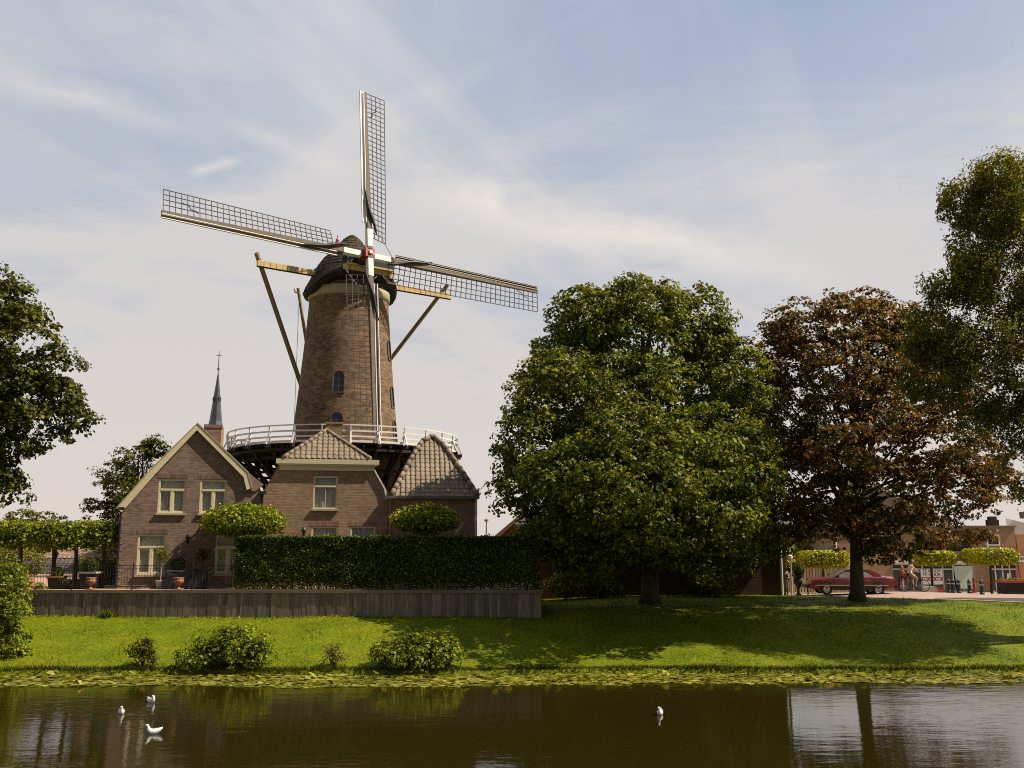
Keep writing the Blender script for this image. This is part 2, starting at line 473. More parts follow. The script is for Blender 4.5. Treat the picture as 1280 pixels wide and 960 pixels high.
class MB:
    def __init__(s):
        s.v, s.f, s.m = [], [], []

    def face(s, pts, mi=0):
        i = len(s.v)
        s.v += [Vector(p) for p in pts]
        s.f.append(list(range(i, i + len(pts))))
        s.m.append(mi)

    def add(s, verts, faces, mi=0):
        i = len(s.v)
        s.v += [Vector(p) for p in verts]
        for f in faces:
            s.f.append([k + i for k in f])
            s.m.append(mi)

    def box(s, a, b, mi=0):
        x0, y0, z0 = [min(p, q) for p, q in zip(a, b)]
        x1, y1, z1 = [max(p, q) for p, q in zip(a, b)]
        s.add([(x0, y0, z0), (x1, y0, z0), (x1, y1, z0), (x0, y1, z0), (x0, y0, z1), (x1, y0, z1), (x1, y1, z1), (x0, y1, z1)],
              [(0, 3, 2, 1), (4, 5, 6, 7), (0, 1, 5, 4), (1, 2, 6, 5), (2, 3, 7, 6), (3, 0, 4, 7)], mi)

    def bar(s, p0, p1, w, h, up=(0, 0, 1), w1=None, h1=None, mi=0):
        """a rectangular bar: w across, h along 'up'"""
        p0, p1 = Vector(p0), Vector(p1)
        d = (p1 - p0).normalized()
        u = Vector(up)
        side = d.cross(u)
        if side.length < 1e-5:
            side = d.cross(Vector((1, 0, 0)))
        side.normalize()
        u = side.cross(d).normalized()
        w1 = w if w1 is None else w1
        h1 = h if h1 is None else h1
        q = []
        for p, ww, hh in ((p0, w, h), (p1, w1, h1)):
            for a, b in ((-1, -1), (1, -1), (1, 1), (-1, 1)):
                q.append(p + side * (a * ww / 2) + u * (b * hh / 2))
        s.add(q, [(3, 2, 1, 0), (4, 5, 6, 7), (0, 1, 5, 4), (1, 2, 6, 5), (2, 3, 7, 6), (3, 0, 4, 7)], mi)

    def tube(s, pts, radii, n=8, cap=True, mi=0):
        pts = [Vector(p) for p in pts]
        if not isinstance(radii, (list, tuple)):
            radii = [radii] * len(pts)
        base = len(s.v)
        prev = None
        for i, p in enumerate(pts):
            d = (pts[min(i + 1, len(pts) - 1)] - pts[max(i - 1, 0)])
            d = d.normalized() if d.length > 1e-9 else Vector((0, 0, 1))
            if prev is None:
                a = d.cross(Vector((0, 0, 1)))
                if a.length < 1e-4:
                    a = d.cross(Vector((1, 0, 0)))
            else:
                a = prev - d * prev.dot(d)
            a.normalize()
            prev = a
            b = d.cross(a)
            for k in range(n):
                t = 2 * PI * k / n
                s.v.append(p + (a * math.cos(t) + b * math.sin(t)) * radii[i])
        for i in range(len(pts) - 1):
            for k in range(n):
                k2 = (k + 1) % n
                s.f.append([base + i * n + k, base + i * n + k2, base + (i + 1) * n + k2, base + (i + 1) * n + k])
                s.m.append(mi)
        if cap:
            s.f.append([base + k for k in range(n)][::-1])
            s.m.append(mi)
            e = base + (len(pts) - 1) * n
            s.f.append([e + k for k in range(n)])
            s.m.append(mi)

    def lathe(s, c, prof, n=24, mi=0, cap=True, sx=1.0, sy=1.0):
        c = Vector(c)
        base = len(s.v)
        for r, z in prof:
            for k in range(n):
                t = 2 * PI * k / n
                s.v.append(c + Vector((math.cos(t) * r * sx, math.sin(t) * r * sy, z)))
        for i in range(len(prof) - 1):
            for k in range(n):
                k2 = (k + 1) % n
                s.f.append([base + i * n + k, base + i * n + k2, base + (i + 1) * n + k2, base + (i + 1) * n + k])
                s.m.append(mi)
        if cap:
            s.f.append([base + k for k in range(n)][::-1])
            s.m.append(mi)
            e = base + (len(prof) - 1) * n
            s.f.append([e + k for k in range(n)])
            s.m.append(mi)

    def prism(s, poly, y0, y1, mi=0):
        """poly in (x, z), swept along y"""
        n = len(poly)
        b = len(s.v)
        s.v += [Vector((x, y0, z)) for x, z in poly] + [Vector((x, y1, z)) for x, z in poly]
        s.f.append([b + k for k in range(n)])
        s.f.append([b + n + k for k in range(n)][::-1])
        s.m += [mi, mi]
        for k in range(n):
            k2 = (k + 1) % n
            s.f.append([b + k2, b + k, b + n + k, b + n + k2])
            s.m.append(mi)

    def xform(s, mat):
        s.v = [mat @ v for v in s.v]
        return s

    def mesh(s, name, off=Vector()):
        me = bpy.data.meshes.new(name)
        me.from_pydata([tuple(v - off) for v in s.v], [], s.f)
        me.polygons.foreach_set('material_index', s.m)
        me.update()
        bm = bmesh.new()
        bm.from_mesh(me)
        bmesh.ops.recalc_face_normals(bm, faces=bm.faces)
        bm.to_mesh(me)
        bm.free()
        return me

    def build(s, name, mats, parent=None, smooth=False, local=False, loc=None):
        off = Vector()
        if not local:
            if parent is not None:
                off = WL.get(parent.name, Vector())
            elif loc is not None:
                off = Vector(loc)
        return link(name, s.mesh(name, off), mats, parent, smooth, loc)


def cut(o, boxes, parent_off):
    """cut window openings out of a wall"""
    b = MB()
    for a, c in boxes:
        b.box(a, c)
    me = b.mesh('opening', parent_off)
    t = bpy.data.objects.new('opening', me)
    C.objects.link(t)
    if o.parent:
        t.parent = o.parent
    else:
        t.location = o.location
    md = o.modifiers.new('cut', 'BOOLEAN')
    md.operation = 'DIFFERENCE'
    md.solver = 'EXACT'
    md.object = t
    bpy.context.view_layer.update()
    dg = bpy.context.evaluated_depsgraph_get()
    nm = bpy.data.meshes.new_from_object(o.evaluated_get(dg))
    o.modifiers.clear()
    old = o.data
    o.data = nm
    bpy.data.meshes.remove(old)
    bpy.data.objects.remove(t)
    bpy.data.meshes.remove(me)


# ------------------------------------------------------------------ leaves
def unit(a):
    return a / np.maximum(1e-9, np.linalg.norm(a, axis=1))[:, None]


def leaf_mesh(name, P, size, outward=None, up=0.35, out=0.5, aspect=0.75, fold=0.18, droop=0.0, rnd=1.0):
    """many separate folded leaves: P (n,3) centres, size (n,)"""
    n = len(P)
    nr = unit(RNG.normal(size=(n, 3))) * rnd
    nr[:, 2] += up
    if outward is not None:
        nr += outward * out
    nr = unit(nr)
    t = unit(np.cross(nr, unit(RNG.normal(size=(n, 3)))))
    if droop:
        t[:, 2] -= droop
        t = unit(t - nr * np.sum(t * nr, axis=1)[:, None])
    b = np.cross(nr, t)
    L = size[:, None]
    W = L * aspect * RNG.uniform(0.75, 1.1, (n, 1))
    v = np.empty((n, 4, 3))
    v[:, 0] = P - t * L * 0.5
    v[:, 1] = P + b * W * 0.5 + nr * L * fold - t * L * 0.08
    v[:, 2] = P + t * L * 0.5
    v[:, 3] = P - b * W * 0.5 + nr * L * fold - t * L * 0.08
    me = bpy.data.meshes.new(name)
    me.vertices.add(4 * n)
    me.vertices.foreach_set('co', v.reshape(-1))
    idx = np.arange(4 * n).reshape(n, 4)
    loops = np.stack([idx[:, 0], idx[:, 1], idx[:, 2], idx[:, 0], idx[:, 2], idx[:, 3]], axis=1).reshape(-1)
    me.loops.add(6 * n)
    me.loops.foreach_set('vertex_index', loops.astype(np.int32))
    me.polygons.add(2 * n)
    me.polygons.foreach_set('loop_start', np.arange(0, 6 * n, 3, dtype=np.int32))
    me.polygons.foreach_set('loop_total', np.full(2 * n, 3, dtype=np.int32))
    me.update()
    me.validate()
    return me


def noise_at(P, s, seed=0.0):
    return np.array([mnoise.noise(Vector((p[0] * s + seed, p[1] * s - seed, p[2] * s + 3 * seed))) for p in P])


def lobes_clumps(lobes, n, shell=0.55, gap=None, gap_scale=0.5, seed=1.0, low=0.0):
    """clump centres in the outer part of a union of ellipsoids [(centre, (rx,ry,rz))]"""
    w = np.array([r[0] * r[2] for c, r in lobes])
    w = w / w.sum()
    k = RNG.choice(len(lobes), size=n, p=w)
    cs = np.array([tuple(c) for c, r in lobes])
    rs = np.array([tuple(r) for c, r in lobes])
    d = unit(RNG.normal(size=(n, 3)))
    rad = 1 - (1 - shell) * RNG.random(n) ** 1.4
    P = cs[k] + d * rs[k] * rad[:, None]
    # pieces lying deep inside another lobe are never seen: drop most of them
    inside = np.zeros(n, bool)
    for c, r in zip(cs, rs):
        q = np.linalg.norm((P - c) / r, axis=1)
        inside |= q < shell * 0.8
    keep = ~inside | (RNG.random(n) < 0.2)
    if gap is not None:
        nz = noise_at(P, gap_scale, seed)
        keep &= nz > gap
    return P[keep], d[keep]


def crown_leaves(name, lobes, n_clumps, per, clump_r, leaf, parent, mat, shell=0.55, gap=None, gap_scale=0.5, seed=1.0, flat=0.6,
                 up=0.4, out=0.45, droop=0.0, aspect=0.75, floor=None):
    Pc, dc = lobes_clumps(lobes, n_clumps, shell, gap, gap_scale, seed)
    n = len(Pc) * per
    # each clump is a tuft: leaves laid over a small dome that points outwards and up
    rr = clump_r * RNG.uniform(0.55, 1.35, (len(Pc), 1, 1))
    off = RNG.normal(size=(len(Pc), per, 3))
    off = off / np.linalg.norm(off, axis=2)[:, :, None]
    ax = unit(dc * 0.8 + np.array([0, 0, .55]) + RNG.normal(size=dc.shape) * .35)
    sg = np.sum(off * ax[:, None, :], axis=2)
    off = np.where((sg < -.15)[:, :, None], off - 2 * sg[:, :, None] * ax[:, None, :], off)
    rad = RNG.uniform(.45, 1.0, (len(Pc), per, 1))
    o2 = off * rad
    o2[:, :, 2] *= flat
    P = (Pc[:, None, :] + o2 * rr).reshape(-1, 3)
    od = unit(off.reshape(-1, 3) + np.repeat(ax, per, axis=0) * .5)
    if droop:
        P[:, 2] -= droop * RNG.random(n) * clump_r
    if floor is not None:
        k = P[:, 2] > floor
        P, od = P[k], od[k]
    sz = leaf * RNG.uniform(0.65, 1.3, len(P))
    me = leaf_mesh(name, P - np.array(WL[parent.name]), sz, od, up=up * .7, out=out * 1.9, droop=0.6 if droop else 0.0, aspect=aspect, rnd=.62)
    return link(name, me, mat, parent), Pc


def limb_path(a, b, sag=0.12, k=5):
    a, b = Vector(a), Vector(b)
    L = (b - a).length
    j = Vector((random.uniform(-1, 1), random.uniform(-1, 1), 0)) * L * 0.06
    pts = []
    for i in range(k + 1):
        t = i / k
        p = a.lerp(b, t) + Vector((0, 0, 1)) * (math.sin(t * PI) * L * sag) + j * math.sin(t * PI)
        pts.append(p)
    return pts


def tree(name, label, cat, base, lobes, n_clumps, per, clump_r, leaf, mat, trunk_r=0.35, top=None, limbs=18, bark='bark', group=None,
         fork=0.35, limb_r=0.11, **kw):
    r = root(name, base, label, cat, group)
    o, Pc = crown_leaves('crown', lobes, n_clumps, per, clump_r, leaf, r, mat, **kw)
    base = Vector(base)
    top = Vector(top) if top is not None else Vector(lobes[0][0])
    mb = MB()
    pts, rad = [], []
    for i in range(9):
        t = i / 8
        p = base.lerp(top, t) + Vector((math.sin(t * 5 + base.x) * 0.1 * trunk_r / 0.3, math.cos(t * 4) * 0.08, 0)) * t
        pts.append(p)
        rad.append(trunk_r * (1.45 if i == 0 else 1 - 0.82 * t))
    pts.insert(1, base.lerp(pts[1], 0.3))
    rad.insert(1, trunk_r * 1.05)
    mb.tube(pts, rad, 10)
    if len(Pc):
        sel = RNG.choice(len(Pc), size=min(limbs, len(Pc)), replace=False)
        for s in sel:
            e = Vector(Pc[s])
            e = e.lerp(base.lerp(top, .7), .1)
            t = fork + (0.9 - fork) * random.random() * max(0.2, min(1, (e.z - base.z) / max(0.1, top.z - base.z)))
            st = base.lerp(top, min(t, 0.95))
            if e.z < st.z - 1.0:
                st = base.lerp(top, fork)
            rr = limb_r * random.uniform(0.6, 1.2)
            ps = limb_path(st, e, 0.08 if e.z > st.z else 0.2)
            mb.tube(ps, [rr * (1 - 0.85 * i / 5) for i in range(6)], 6)
            for q in range(2):
                m_ = ps[2 + q]
                e2 = e + Vector((random.uniform(-1, 1), random.uniform(-1, 1), random.uniform(-.6, .3))) * (e - st).length * 0.14
                mb.tube(limb_path(m_, e2, 0.05, 3), [rr * 0.5, rr * 0.36, rr * 0.22, rr * 0.08], 5)
    mb.build('trunk', bark, r, smooth=True)
    return r


def bush(name, label, base, lobes, n, per, clump_r, leaf, mat, cat='bush', group=None, stems=6, **kw):
    r = root(name, base, label, cat, group)
    crown_leaves('foliage', lobes, n, per, clump_r, leaf, r, mat, **kw)
    mb = MB()
    for i in range(stems):
        c, rr = random.choice(lobes)
        e = Vector(c) + Vector((random.uniform(-.6, .6) * rr[0], random.uniform(-.6, .6) * rr[1], rr[2] * random.uniform(0, .6)))
        st = Vector(base) + Vector((random.uniform(-.3, .3) * rr[0], random.uniform(-.3, .3) * rr[1], -0.08))
        mb.tube(limb_path(st, e, 0.02, 4), [0.03, 0.025, 0.02, 0.014, 0.006], 5)
    mb.build('stem', 'bark', r)
    return r


# ------------------------------------------------------------------ ground
def edge_y(x):
    return 35.55 + 0.012 * x + 0.12 * math.sin(x * 0.35) + 0.07 * math.sin(x * 1.1 + 1)


def sstep(a, b, t):
    t = max(0.0, min(1.0, (t - a) / (b - a)))
    return t * t * (3 - 2 * t)


ROADX, ROADY = [-2, 9, 14, 20, 25.5, 32, 48], [53.1, 52.5, 51.8, 49.2, 46.5, 43.9, 41.4]


def H(x, y):
    e = edge_y(max(-60, min(60, x)))
    if y < 20:
        return -1.3 + 4.5 * (1 - sstep(5.5, 12.5, y))
    t = y - e
    if t < 0:
        return -1.3 + 1.47 * sstep(-0.3, 0.0, t)
    z = 0.17 + 1.58 * (0.55 * min(1, t / 6.8) + 0.45 * sstep(0, 7.5, t))
    z += 0.035 * mnoise.noise(Vector((x * 0.4, y * 0.4, 0)))
    crest = sstep(42, 50, y) * sstep(1, 7, x) * (1 - sstep(20, 30, x))
    z += 0.2 * crest
    rl = float(np.interp(x, ROADX, ROADY))
    z -= .3 * sstep(rl - 1.2, rl + .6, y) * sstep(-2, 4, x) * (1 - .75 * sstep(15, 24, x))
    drop = sstep(54, 70, y)
    return z * (1 - drop) + 0.85 * drop


def ground_strip(xs, ys):
    V = [(x, y, H(x, y)) for y in ys for x in xs]
    nx = len(xs)
    Fc = [(j * nx + i, j * nx + i + 1, (j + 1) * nx + i + 1, (j + 1) * nx + i) for j in range(len(ys) - 1) for i in range(nx - 1)]
    return V, Fc


xs = [-900, -500, -250, -130, -80, -60] + list(np.arange(-46, 52.1, 0.7)) + [60, 80, 130, 250, 500, 900]
ys = [-120, -40, -10, 0, 3] + list(np.arange(5, 13.1, 0.8)) + [18, 24, 30, 33] + list(np.arange(34.2, 37.2, 0.11)) + list(np.arange(37.3, 56, 0.5)) + \
     list(np.arange(56, 73, 1.0)) + [80, 100, 140, 200, 320, 520, 900, 1600]
V_, F_ = ground_strip(xs, ys)
mb = MB()
mb.v = [Vector(v) for v in V_]
mb.f = [list(f) for f in F_]
mb.m = [0] * len(F_)
g = mb.build('ground', 'grass', None, smooth=True)
tag(g, kind='structure', label='sloping green lawn bank')

mb = MB()
mb.face([(-600, -30, 0), (600, -30, 0), (600, 41, 0), (-600, 41, 0)])
w = mb.build('water', 'water', None)
tag(w, kind='structure', label='dark brown canal water')


# road and pavement beyond the lawn
def drape(name, poly, mat, lift, step=0.6):
    def inside(x, y):
        c = False
        for i in range(len(poly)):
            (x0, y0), (x1, y1) = poly[i], poly[i - 1]
            if (y0 > y) != (y1 > y) and x < (x1 - x0) * (y - y0) / (y1 - y0) + x0:
                c = not c
        return c
    bm = bmesh.new()
    f = bm.faces.new([bm.verts.new((x, y, 0)) for x, y in poly])
    x0, x1 = min(p[0] for p in poly), max(p[0] for p in poly)
    y0, y1 = min(p[1] for p in poly), max(p[1] for p in poly)
    x = x0 + step
    while x < x1:
        bmesh.ops.bisect_plane(bm, geom=bm.verts[:] + bm.edges[:] + bm.faces[:], plane_co=(x, 0, 0), plane_no=(1, 0, 0))
        x += step * (1 if x < 45 else 4)
    y = y0 + step
    while y < y1:
        bmesh.ops.bisect_plane(bm, geom=bm.verts[:] + bm.edges[:] + bm.faces[:], plane_co=(0, y, 0), plane_no=(0, 1, 0))
        y += step
    for v in bm.verts:
        v.co.z = H(v.co.x, v.co.y) + lift
    ret = bmesh.ops.extrude_face_region(bm, geom=bm.faces[:])
    for v in ret['geom']:
        if isinstance(v, bmesh.types.BMVert):
            v.co.z -= lift + 0.1
    bmesh.ops.recalc_face_normals(bm, faces=bm.faces)
    me = bpy.data.meshes.new(name)
    bm.to_mesh(me)
    bm.free()
    o = link(name, me, mat, None)
    tag(o, kind='structure')
    return o


drape('road', [(-2, 60.0), (-2, 53.2), (9, 52.6), (14, 51.9), (20, 49.3), (25.5, 46.6), (32, 44.0), (48, 41.5), (90, 41), (90, 62.0), (30, 62.0)], 'pavement', 0.05)
drape('pavement', [(-2, 71.6), (-2, 60.06), (30, 62.06), (90, 62.06), (90, 71.6)], 'stone', 0.11, 1.0)
drape('bounce_paving', [(24, 120), (24, 71.66), (120, 71.66), (120, 120)], 'pavement', 0.06, 3.0)  # unseen paving added to keep grass-green bounce off the white house
drape('road_edge_strip', [(21.5, 49.4), (25.9, 47.4), (32.3, 44.9), (48, 42.6), (48, 46.5), (34, 49.0), (27, 50.6)], 'dark_road_grey', 0.066)  # darker grey strip laid along the near edge of the road

# terrace held up by the plank wall
WY = 41.4
ZT = at(300, 738, WY).z
WX1 = at(677, 750, WY).x
WX0 = -40.0
mb = MB()
mb.box((WX0, WY + 0.12, 0.9), (WX1 - 0.06, 62, ZT - 0.012))
t = mb.build('terrace', 'paving', None)
tag(t, 'terracotta paved garden terrace', kind='structure')

rw = root('retaining_wall', (-12, WY, 1.6), 'low retaining wall of weathered grey vertical planks along the lawn', 'wall')
mb = MB()
x = WX0
while x < WX1 - 0.05:
    wd = random.uniform(0.15, 0.24)
    mb.box((x, WY - random.uniform(0, 0.02), 1.2), (min(x + wd - 0.008, WX1), WY + 0.1, ZT - 0.12))
    x += wd
y = WY + 0.1
while y < WY + 6:
    mb.box((WX1 - 0.05, y, 1.2), (WX1 + random.uniform(0, 0.02), y + 0.19, ZT - 0.12))
    y += 0.2
mb.build('planking', 'plank', rw)
mb = MB()
mb.box((WX0, WY - 0.07, ZT - 0.118), (WX1 + 0.06, WY + 0.16, ZT + 0.02))
mb.box((WX1 - 0.2, WY + 0.165, ZT - 0.118), (WX1 + 0.06, WY + 6, ZT + 0.02))
mb.build('coping', 'coping', rw)


# ------------------------------------------------------------------ windows
def window(parent, wall_y, x0, x1, z0, z1, style='cross', pane='pane', recess=0.05, sill=True):
    """frame set in the opening, with panes behind it"""
    t = 0.085
    yf = wall_y + recess
    fr = MB()
    fr.box((x0, yf, z0), (x0 + t, yf + 0.12, z1))
    fr.box((x1 - t, yf, z0), (x1, yf + 0.12, z1))
    fr.box((x0 + t, yf, z1 - t), (x1 - t, yf + 0.12, z1))
    fr.box((x0 + t, yf, z0), (x1 - t, yf + 0.12, z0 + t))
    zt = z1 - (z1 - z0) * 0.31
    if style in ('cross', 'tee'):
        fr.box((x0 + t, yf - 0.012, zt - 0.045), (x1 - t, yf + 0.11, zt + 0.045))
    xm = (x0 + x1) / 2
    if style == 'cross':
        fr.box((xm - 0.07, yf + 0.004, z0 + t), (xm + 0.07, yf + 0.11, zt - 0.045))
        for a, b in ((x0 + t, xm - 0.07), (xm + 0.07, x1 - t)):
            for q0, q1 in (((a, z0 + t), (a + 0.04, zt - .045)), ((b - .04, z0 + t), (b, zt - .045)),
                           ((a + .04, z0 + t), (b - .04, z0 + t + .045)), ((a + .04, zt - .09), (b - .04, zt - .045))):
                fr.box((q0[0], yf + 0.03, q0[1]), (q1[0], yf + 0.1, q1[1]))
    elif style == 'tee':
        fr.box((xm - 0.02, yf + 0.03, z0 + t), (xm + 0.02, yf + 0.1, zt - 0.045))
    f = fr.build('window', 'cream', parent)
    p = MB()
    p.box((x0 + 0.02, yf + 0.09, z0 + 0.02), (x1 - 0.02, yf + 0.1, z1 - 0.02))
    p.build('pane', 'glass', f)
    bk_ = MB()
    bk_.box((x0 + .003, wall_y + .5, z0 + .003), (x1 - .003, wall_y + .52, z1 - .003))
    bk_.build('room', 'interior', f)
    # net curtains hang in folds behind the glass, drawn a little differently in each window
    def drape_(a, b, za_, zb_, mat_):
        c_ = MB()
        k_ = 16
        for q in range(k_):
            u0, u1 = a + (b - a) * q / k_, a + (b - a) * (q + 1) / k_
            y0_, y1_ = yf + .17 + .022 * math.sin(q * 1.9), yf + .17 + .022 * math.sin((q + 1) * 1.9)
            c_.face([(u0, y0_, za_), (u1, y1_, za_), (u1, y1_, zb_), (u0, y0_, zb_)])
        c_.build('curtain', mat_, f)
    w_ = x1 - x0
    l_, r_ = random.uniform(.43, .52), random.uniform(.36, .48)
    if pane == 'pane_pale':
        drape_(x0 + .05, x1 - .05, z0 + .05 + (z1 - z0) * random.uniform(0, .1), z1 - .05, 'curtain')
    else:
        drape_(x0 + .05, x0 + w_ * l_, z0 + .05, zt, 'curtain')
        drape_(x1 - w_ * r_, x1 - .05, z0 + .05, zt, 'curtain')
        drape_(x0 + .05, x1 - .05, zt - random.uniform(-.02, .12), z1 - .05, 'curtain')
    if sill:
        s = MB()
        s.box((x0 - 0.06, wall_y - 0.12, z0 - 0.08), (x1 + 0.06, wall_y + 0.1, z0 - 0.002))
        s.build('sill', 'cream_dark', f)
    return f


def pxbox(x0, x1, y0, y1, Y):
    a = at(x0, y1, Y)
    b = at(x1, y0, Y)
    c = at(x1, y1, Y)
    return a.x, c.x, a.z, b.z


def tile_face(mb, P0, U, Vv, ul, ur, height, tu=0.26, tv=0.33, amp=0.035, lift=0.03, seg=6, du=None):
    """pantiles on a sloping face: P0 eaves origin, U along the eaves, Vv up the slope; ul/ur(v) = left/right limits"""
    U, Vv = Vector(U).normalized(), Vector(Vv).normalized()
    nn = U.cross(Vv).normalized()
    if nn.z < 0:
        nn = -nn
    rows = int(math.ceil(height / tv))
    for j in range(rows):
        v0, v1 = j * tv, min(height, (j + 1) * tv + 0.04)
        vm = min(height * 0.999, (j + 0.6) * tv)
        l, r_ = ul(vm), ur(vm)
        k0, k1 = math.floor(l / tu), math.ceil(r_ / tu)
        for k in range(k0, k1):
            a, b = max(l, k * tu), min(r_, (k + 1) * tu)
            if b - a < 0.02:
                continue
            i0 = len(mb.v)
            jig = random.uniform(-0.006, 0.006)
            for q in range(seg + 1):
                u = a + (b - a) * q / seg
                ph = (u / tu - k)
                h = amp * (math.sin(ph * 2 * PI) * 0.75 + 0.25 * math.sin(ph * 4 * PI + 0.6)) + jig
                mb.v.append(Vector(P0) + U * u + Vv * v0 + nn * (h + lift + 0.022))
                mb.v.append(Vector(P0) + U * u + Vv * v1 + nn * (h + lift))
                mb.v.append(Vector(P0) + U * u + Vv * v0 + nn * (h + lift - 0.01))
            for q in range(seg):
                o = i0 + q * 3
                mb.f.append([o, o + 3, o + 4, o + 1])
                mb.m.append(0)
                mb.f.append([o + 2, o + 5, o + 3, o])
                mb.m.append(0)


def ridge_tiles(mb, pts, r=0.12, step=0.36):
    for a, b in zip(pts[:-1], pts[1:]):
        a, b = Vector(a), Vector(b)
        L = (b - a).length
        n = max(1, int(L / step))
        for i in range(n):
            p, q = a.lerp(b, i / n), a.lerp(b, min(1, (i + 1.12) / n))
            mb.tube([p, q], [r * 1.08, r * 0.9], 10)


# ------------------------------------------------------------------ left gabled house
YA = 44.0
gx0, gx1 = at(146, 735, YA).x, at(322, 735, YA).x
A = root('gabled_house', ((gx0 + gx1) / 2, YA, ZT), 'brown brick house with cream bargeboards on a broad kinked gable', 'house')
ridge = at(247, 530, YA)
kl, kr = at(190, 588, YA), at(311, 590, YA)
el = at(149, 636, YA)
er = at(323, 611, YA)
depth = 9.0
wall_poly = [(gx0, ZT - 0.3), (gx1, ZT - 0.3), (gx1, er.z - 0.05), (kr.x - 0.1, kr.z - 0.12), (ridge.x, ridge.z - 0.2), (kl.x + 0.1, kl.z - 0.12), (gx0, el.z + 0.05)]
mb = MB()
mb.prism(wall_poly, YA, YA + depth)
for v in mb.v:
    if v.y > YA + 1:
        v.x -= .03 * depth
wa = mb.build('wall', 'brick_house', A)
wins_a = [(197, 231, 599, 642), (248.5, 282, 599, 642), (171, 205, 668, 718), (267.5, 300, 669, 718)]
ops = []
for q in wins_a:
    x0, x1, z0, z1 = pxbox(*q, YA)
    ops.append(((x0, YA - 0.5, z0), (x1, YA + 0.56, z1)))
cut(wa, ops, WL[A.name])
for q in wins_a:
    x0, x1, z0, z1 = pxbox(*q, YA)
    window(A, YA, x0, x1, z0, z1, 'cross', 'pane', 0.04)
# soldier courses above the openings
LM = mat_island('lintel_brick', (0.15, 0.09, 0.07), (0.24, 0.15, 0.12))
for q in wins_a:
    mb = MB()
    x0, x1, z0, z1 = pxbox(*q, YA)
    x = x0 - 0.08
    while x < x1 + 0.05:
        mb.box((x, YA - 0.012, z1 + 0.02 + random.uniform(0, .004)), (x + 0.062, YA + 0.05, z1 + 0.23))
        x += 0.075
    mb.build('lintel', LM, A)


def shear(mb_, y0, k):
    """plan of the house runs back at a slant"""
    for v in mb_.v:
        if v.y > y0:
            v.x += k * (v.y - y0)
    return mb_


def slab_profile(pts, th):
    """closed polygon of thickness th below a polyline"""
    pts = [Vector((p[0], 0, p[1])) for p in pts]
    low = []
    for i, p in enumerate(pts):
        d = (pts[min(i + 1, len(pts) - 1)] - pts[max(i - 1, 0)]).normalized()
        nrm = Vector((d.z, 0, -d.x))
        if nrm.z > 0:
            nrm = -nrm
        low.append(p + nrm * th)
    return pts, low


prof = [(el.x, el.z), (kl.x, kl.z), (ridge.x, ridge.z), (kr.x, kr.z), (at(316.5, 609, YA).x, at(316.5, 609, YA).z)]
up_, lo_ = slab_profile(prof, 0.30)
mb = MB()
for i in range(4):
    a, b, c, d = up_[i], up_[i + 1], lo_[i + 1], lo_[i]
    mb.prism([(a.x, a.z), (b.x, b.z), (c.x, c.z), (d.x, d.z)], YA - 0.2, YA - 0.16)
mb.build('bargeboard', 'cream', A)
up2, lo2 = slab_profile([(p[0] * 1.0, p[1] + 0.05) for p in prof], 0.06)
mb = MB()
for i in range(4):
    a, b, c, d = up2[i], up2[i + 1], lo2[i + 1], lo2[i]
    mb.prism([(a.x, a.z), (b.x, b.z), (c.x, c.z), (d.x, d.z)], YA - 0.225, YA - 0.15)
mb.build('verge_trim', 'cream_dark', A)
up3, lo3 = slab_profile(prof, 0.16)
rf = MB()
for i in range(4):
    a, b, c, d = up3[i], up3[i + 1], lo3[i + 1], lo3[i]
    rf.prism([(a.x, a.z), (b.x, b.z), (c.x, c.z), (d.x, d.z)], YA - 0.155, YA + depth + 0.2)
shear(rf, YA, -.03)
roofA = rf.build('roof', 'tile_brown', A)
# the short flared roof foot beyond the right bargeboard
fl = MB()
a0, a1, a2 = at(311, 588, YA + .3), at(333, 605, YA + .3), at(322, 613, YA + .3)
fl.prism([(a0.x, a0.z), (a1.x, a1.z), (a2.x, a2.z - 0.02), (at(317, 611, YA + .3).x, a2.z)], YA - 0.1, YA + .7)
fl.build('roof_foot', 'tile_brown', A)
# verge soffit
mb = MB()
for i in range(4):
    a, b = lo_[i], lo_[i + 1]
    c, d = lo3[i + 1], lo3[i]
    mb.prism([(a.x, a.z + 0.02), (b.x, b.z + 0.02), (b.x, b.z + 0.05), (a.x, a.z + 0.05)], YA - 0.152, YA - 0.003)
mb.build('soffit', 'cream_dark', A)
# chimney
c0, c1 = at(254.5, 549, 47.6), at(276.5, 530.5, 47.6)
c0.x += 1.12
c1.x += 1.12
ch = MB()
ch.box((c0.x, 47.6, c0.z - 1.6), (c1.x, 48.5, c1.z - 0.16))
ch.box((c0.x - 0.04, 47.56, c1.z - 0.158), (c1.x + 0.04, 48.54, c1.z))
ch.build('chimney', 'brick_house', roofA)
# drainpipes
for px, ptop in ((147.5, 638), (324.5, 616)):
    mb = MB()
    X = at(px, 735, YA).x
    z1 = at(px, ptop, YA).z
    mb.tube([(X, YA - 0.09, ZT), (X, YA - 0.09, z1 - .2), (X, YA + 0.02, z1)], 0.05, 8)
    mb.box((X - 0.16, YA - 0.2, z1 - 0.02), (X + 0.16, YA + 0.1, z1 + 0.12))
    mb.build('drainpipe', 'black', A)
# quoins: paler brick toothing on the left corner
mb = MB()
z = ZT
k = 0
while z < el.z - 0.3:
    mb.box((gx0 - 0.006, YA - 0.012, z), (gx0 + (0.2 if k % 2 else 0.1), YA + 0.1, z + 0.09))
    z += 0.15
    k += 1
mb.build('quoin', mat_island('quoin_brick', (0.22, 0.15, 0.12), (0.33, 0.24, 0.19)), A)
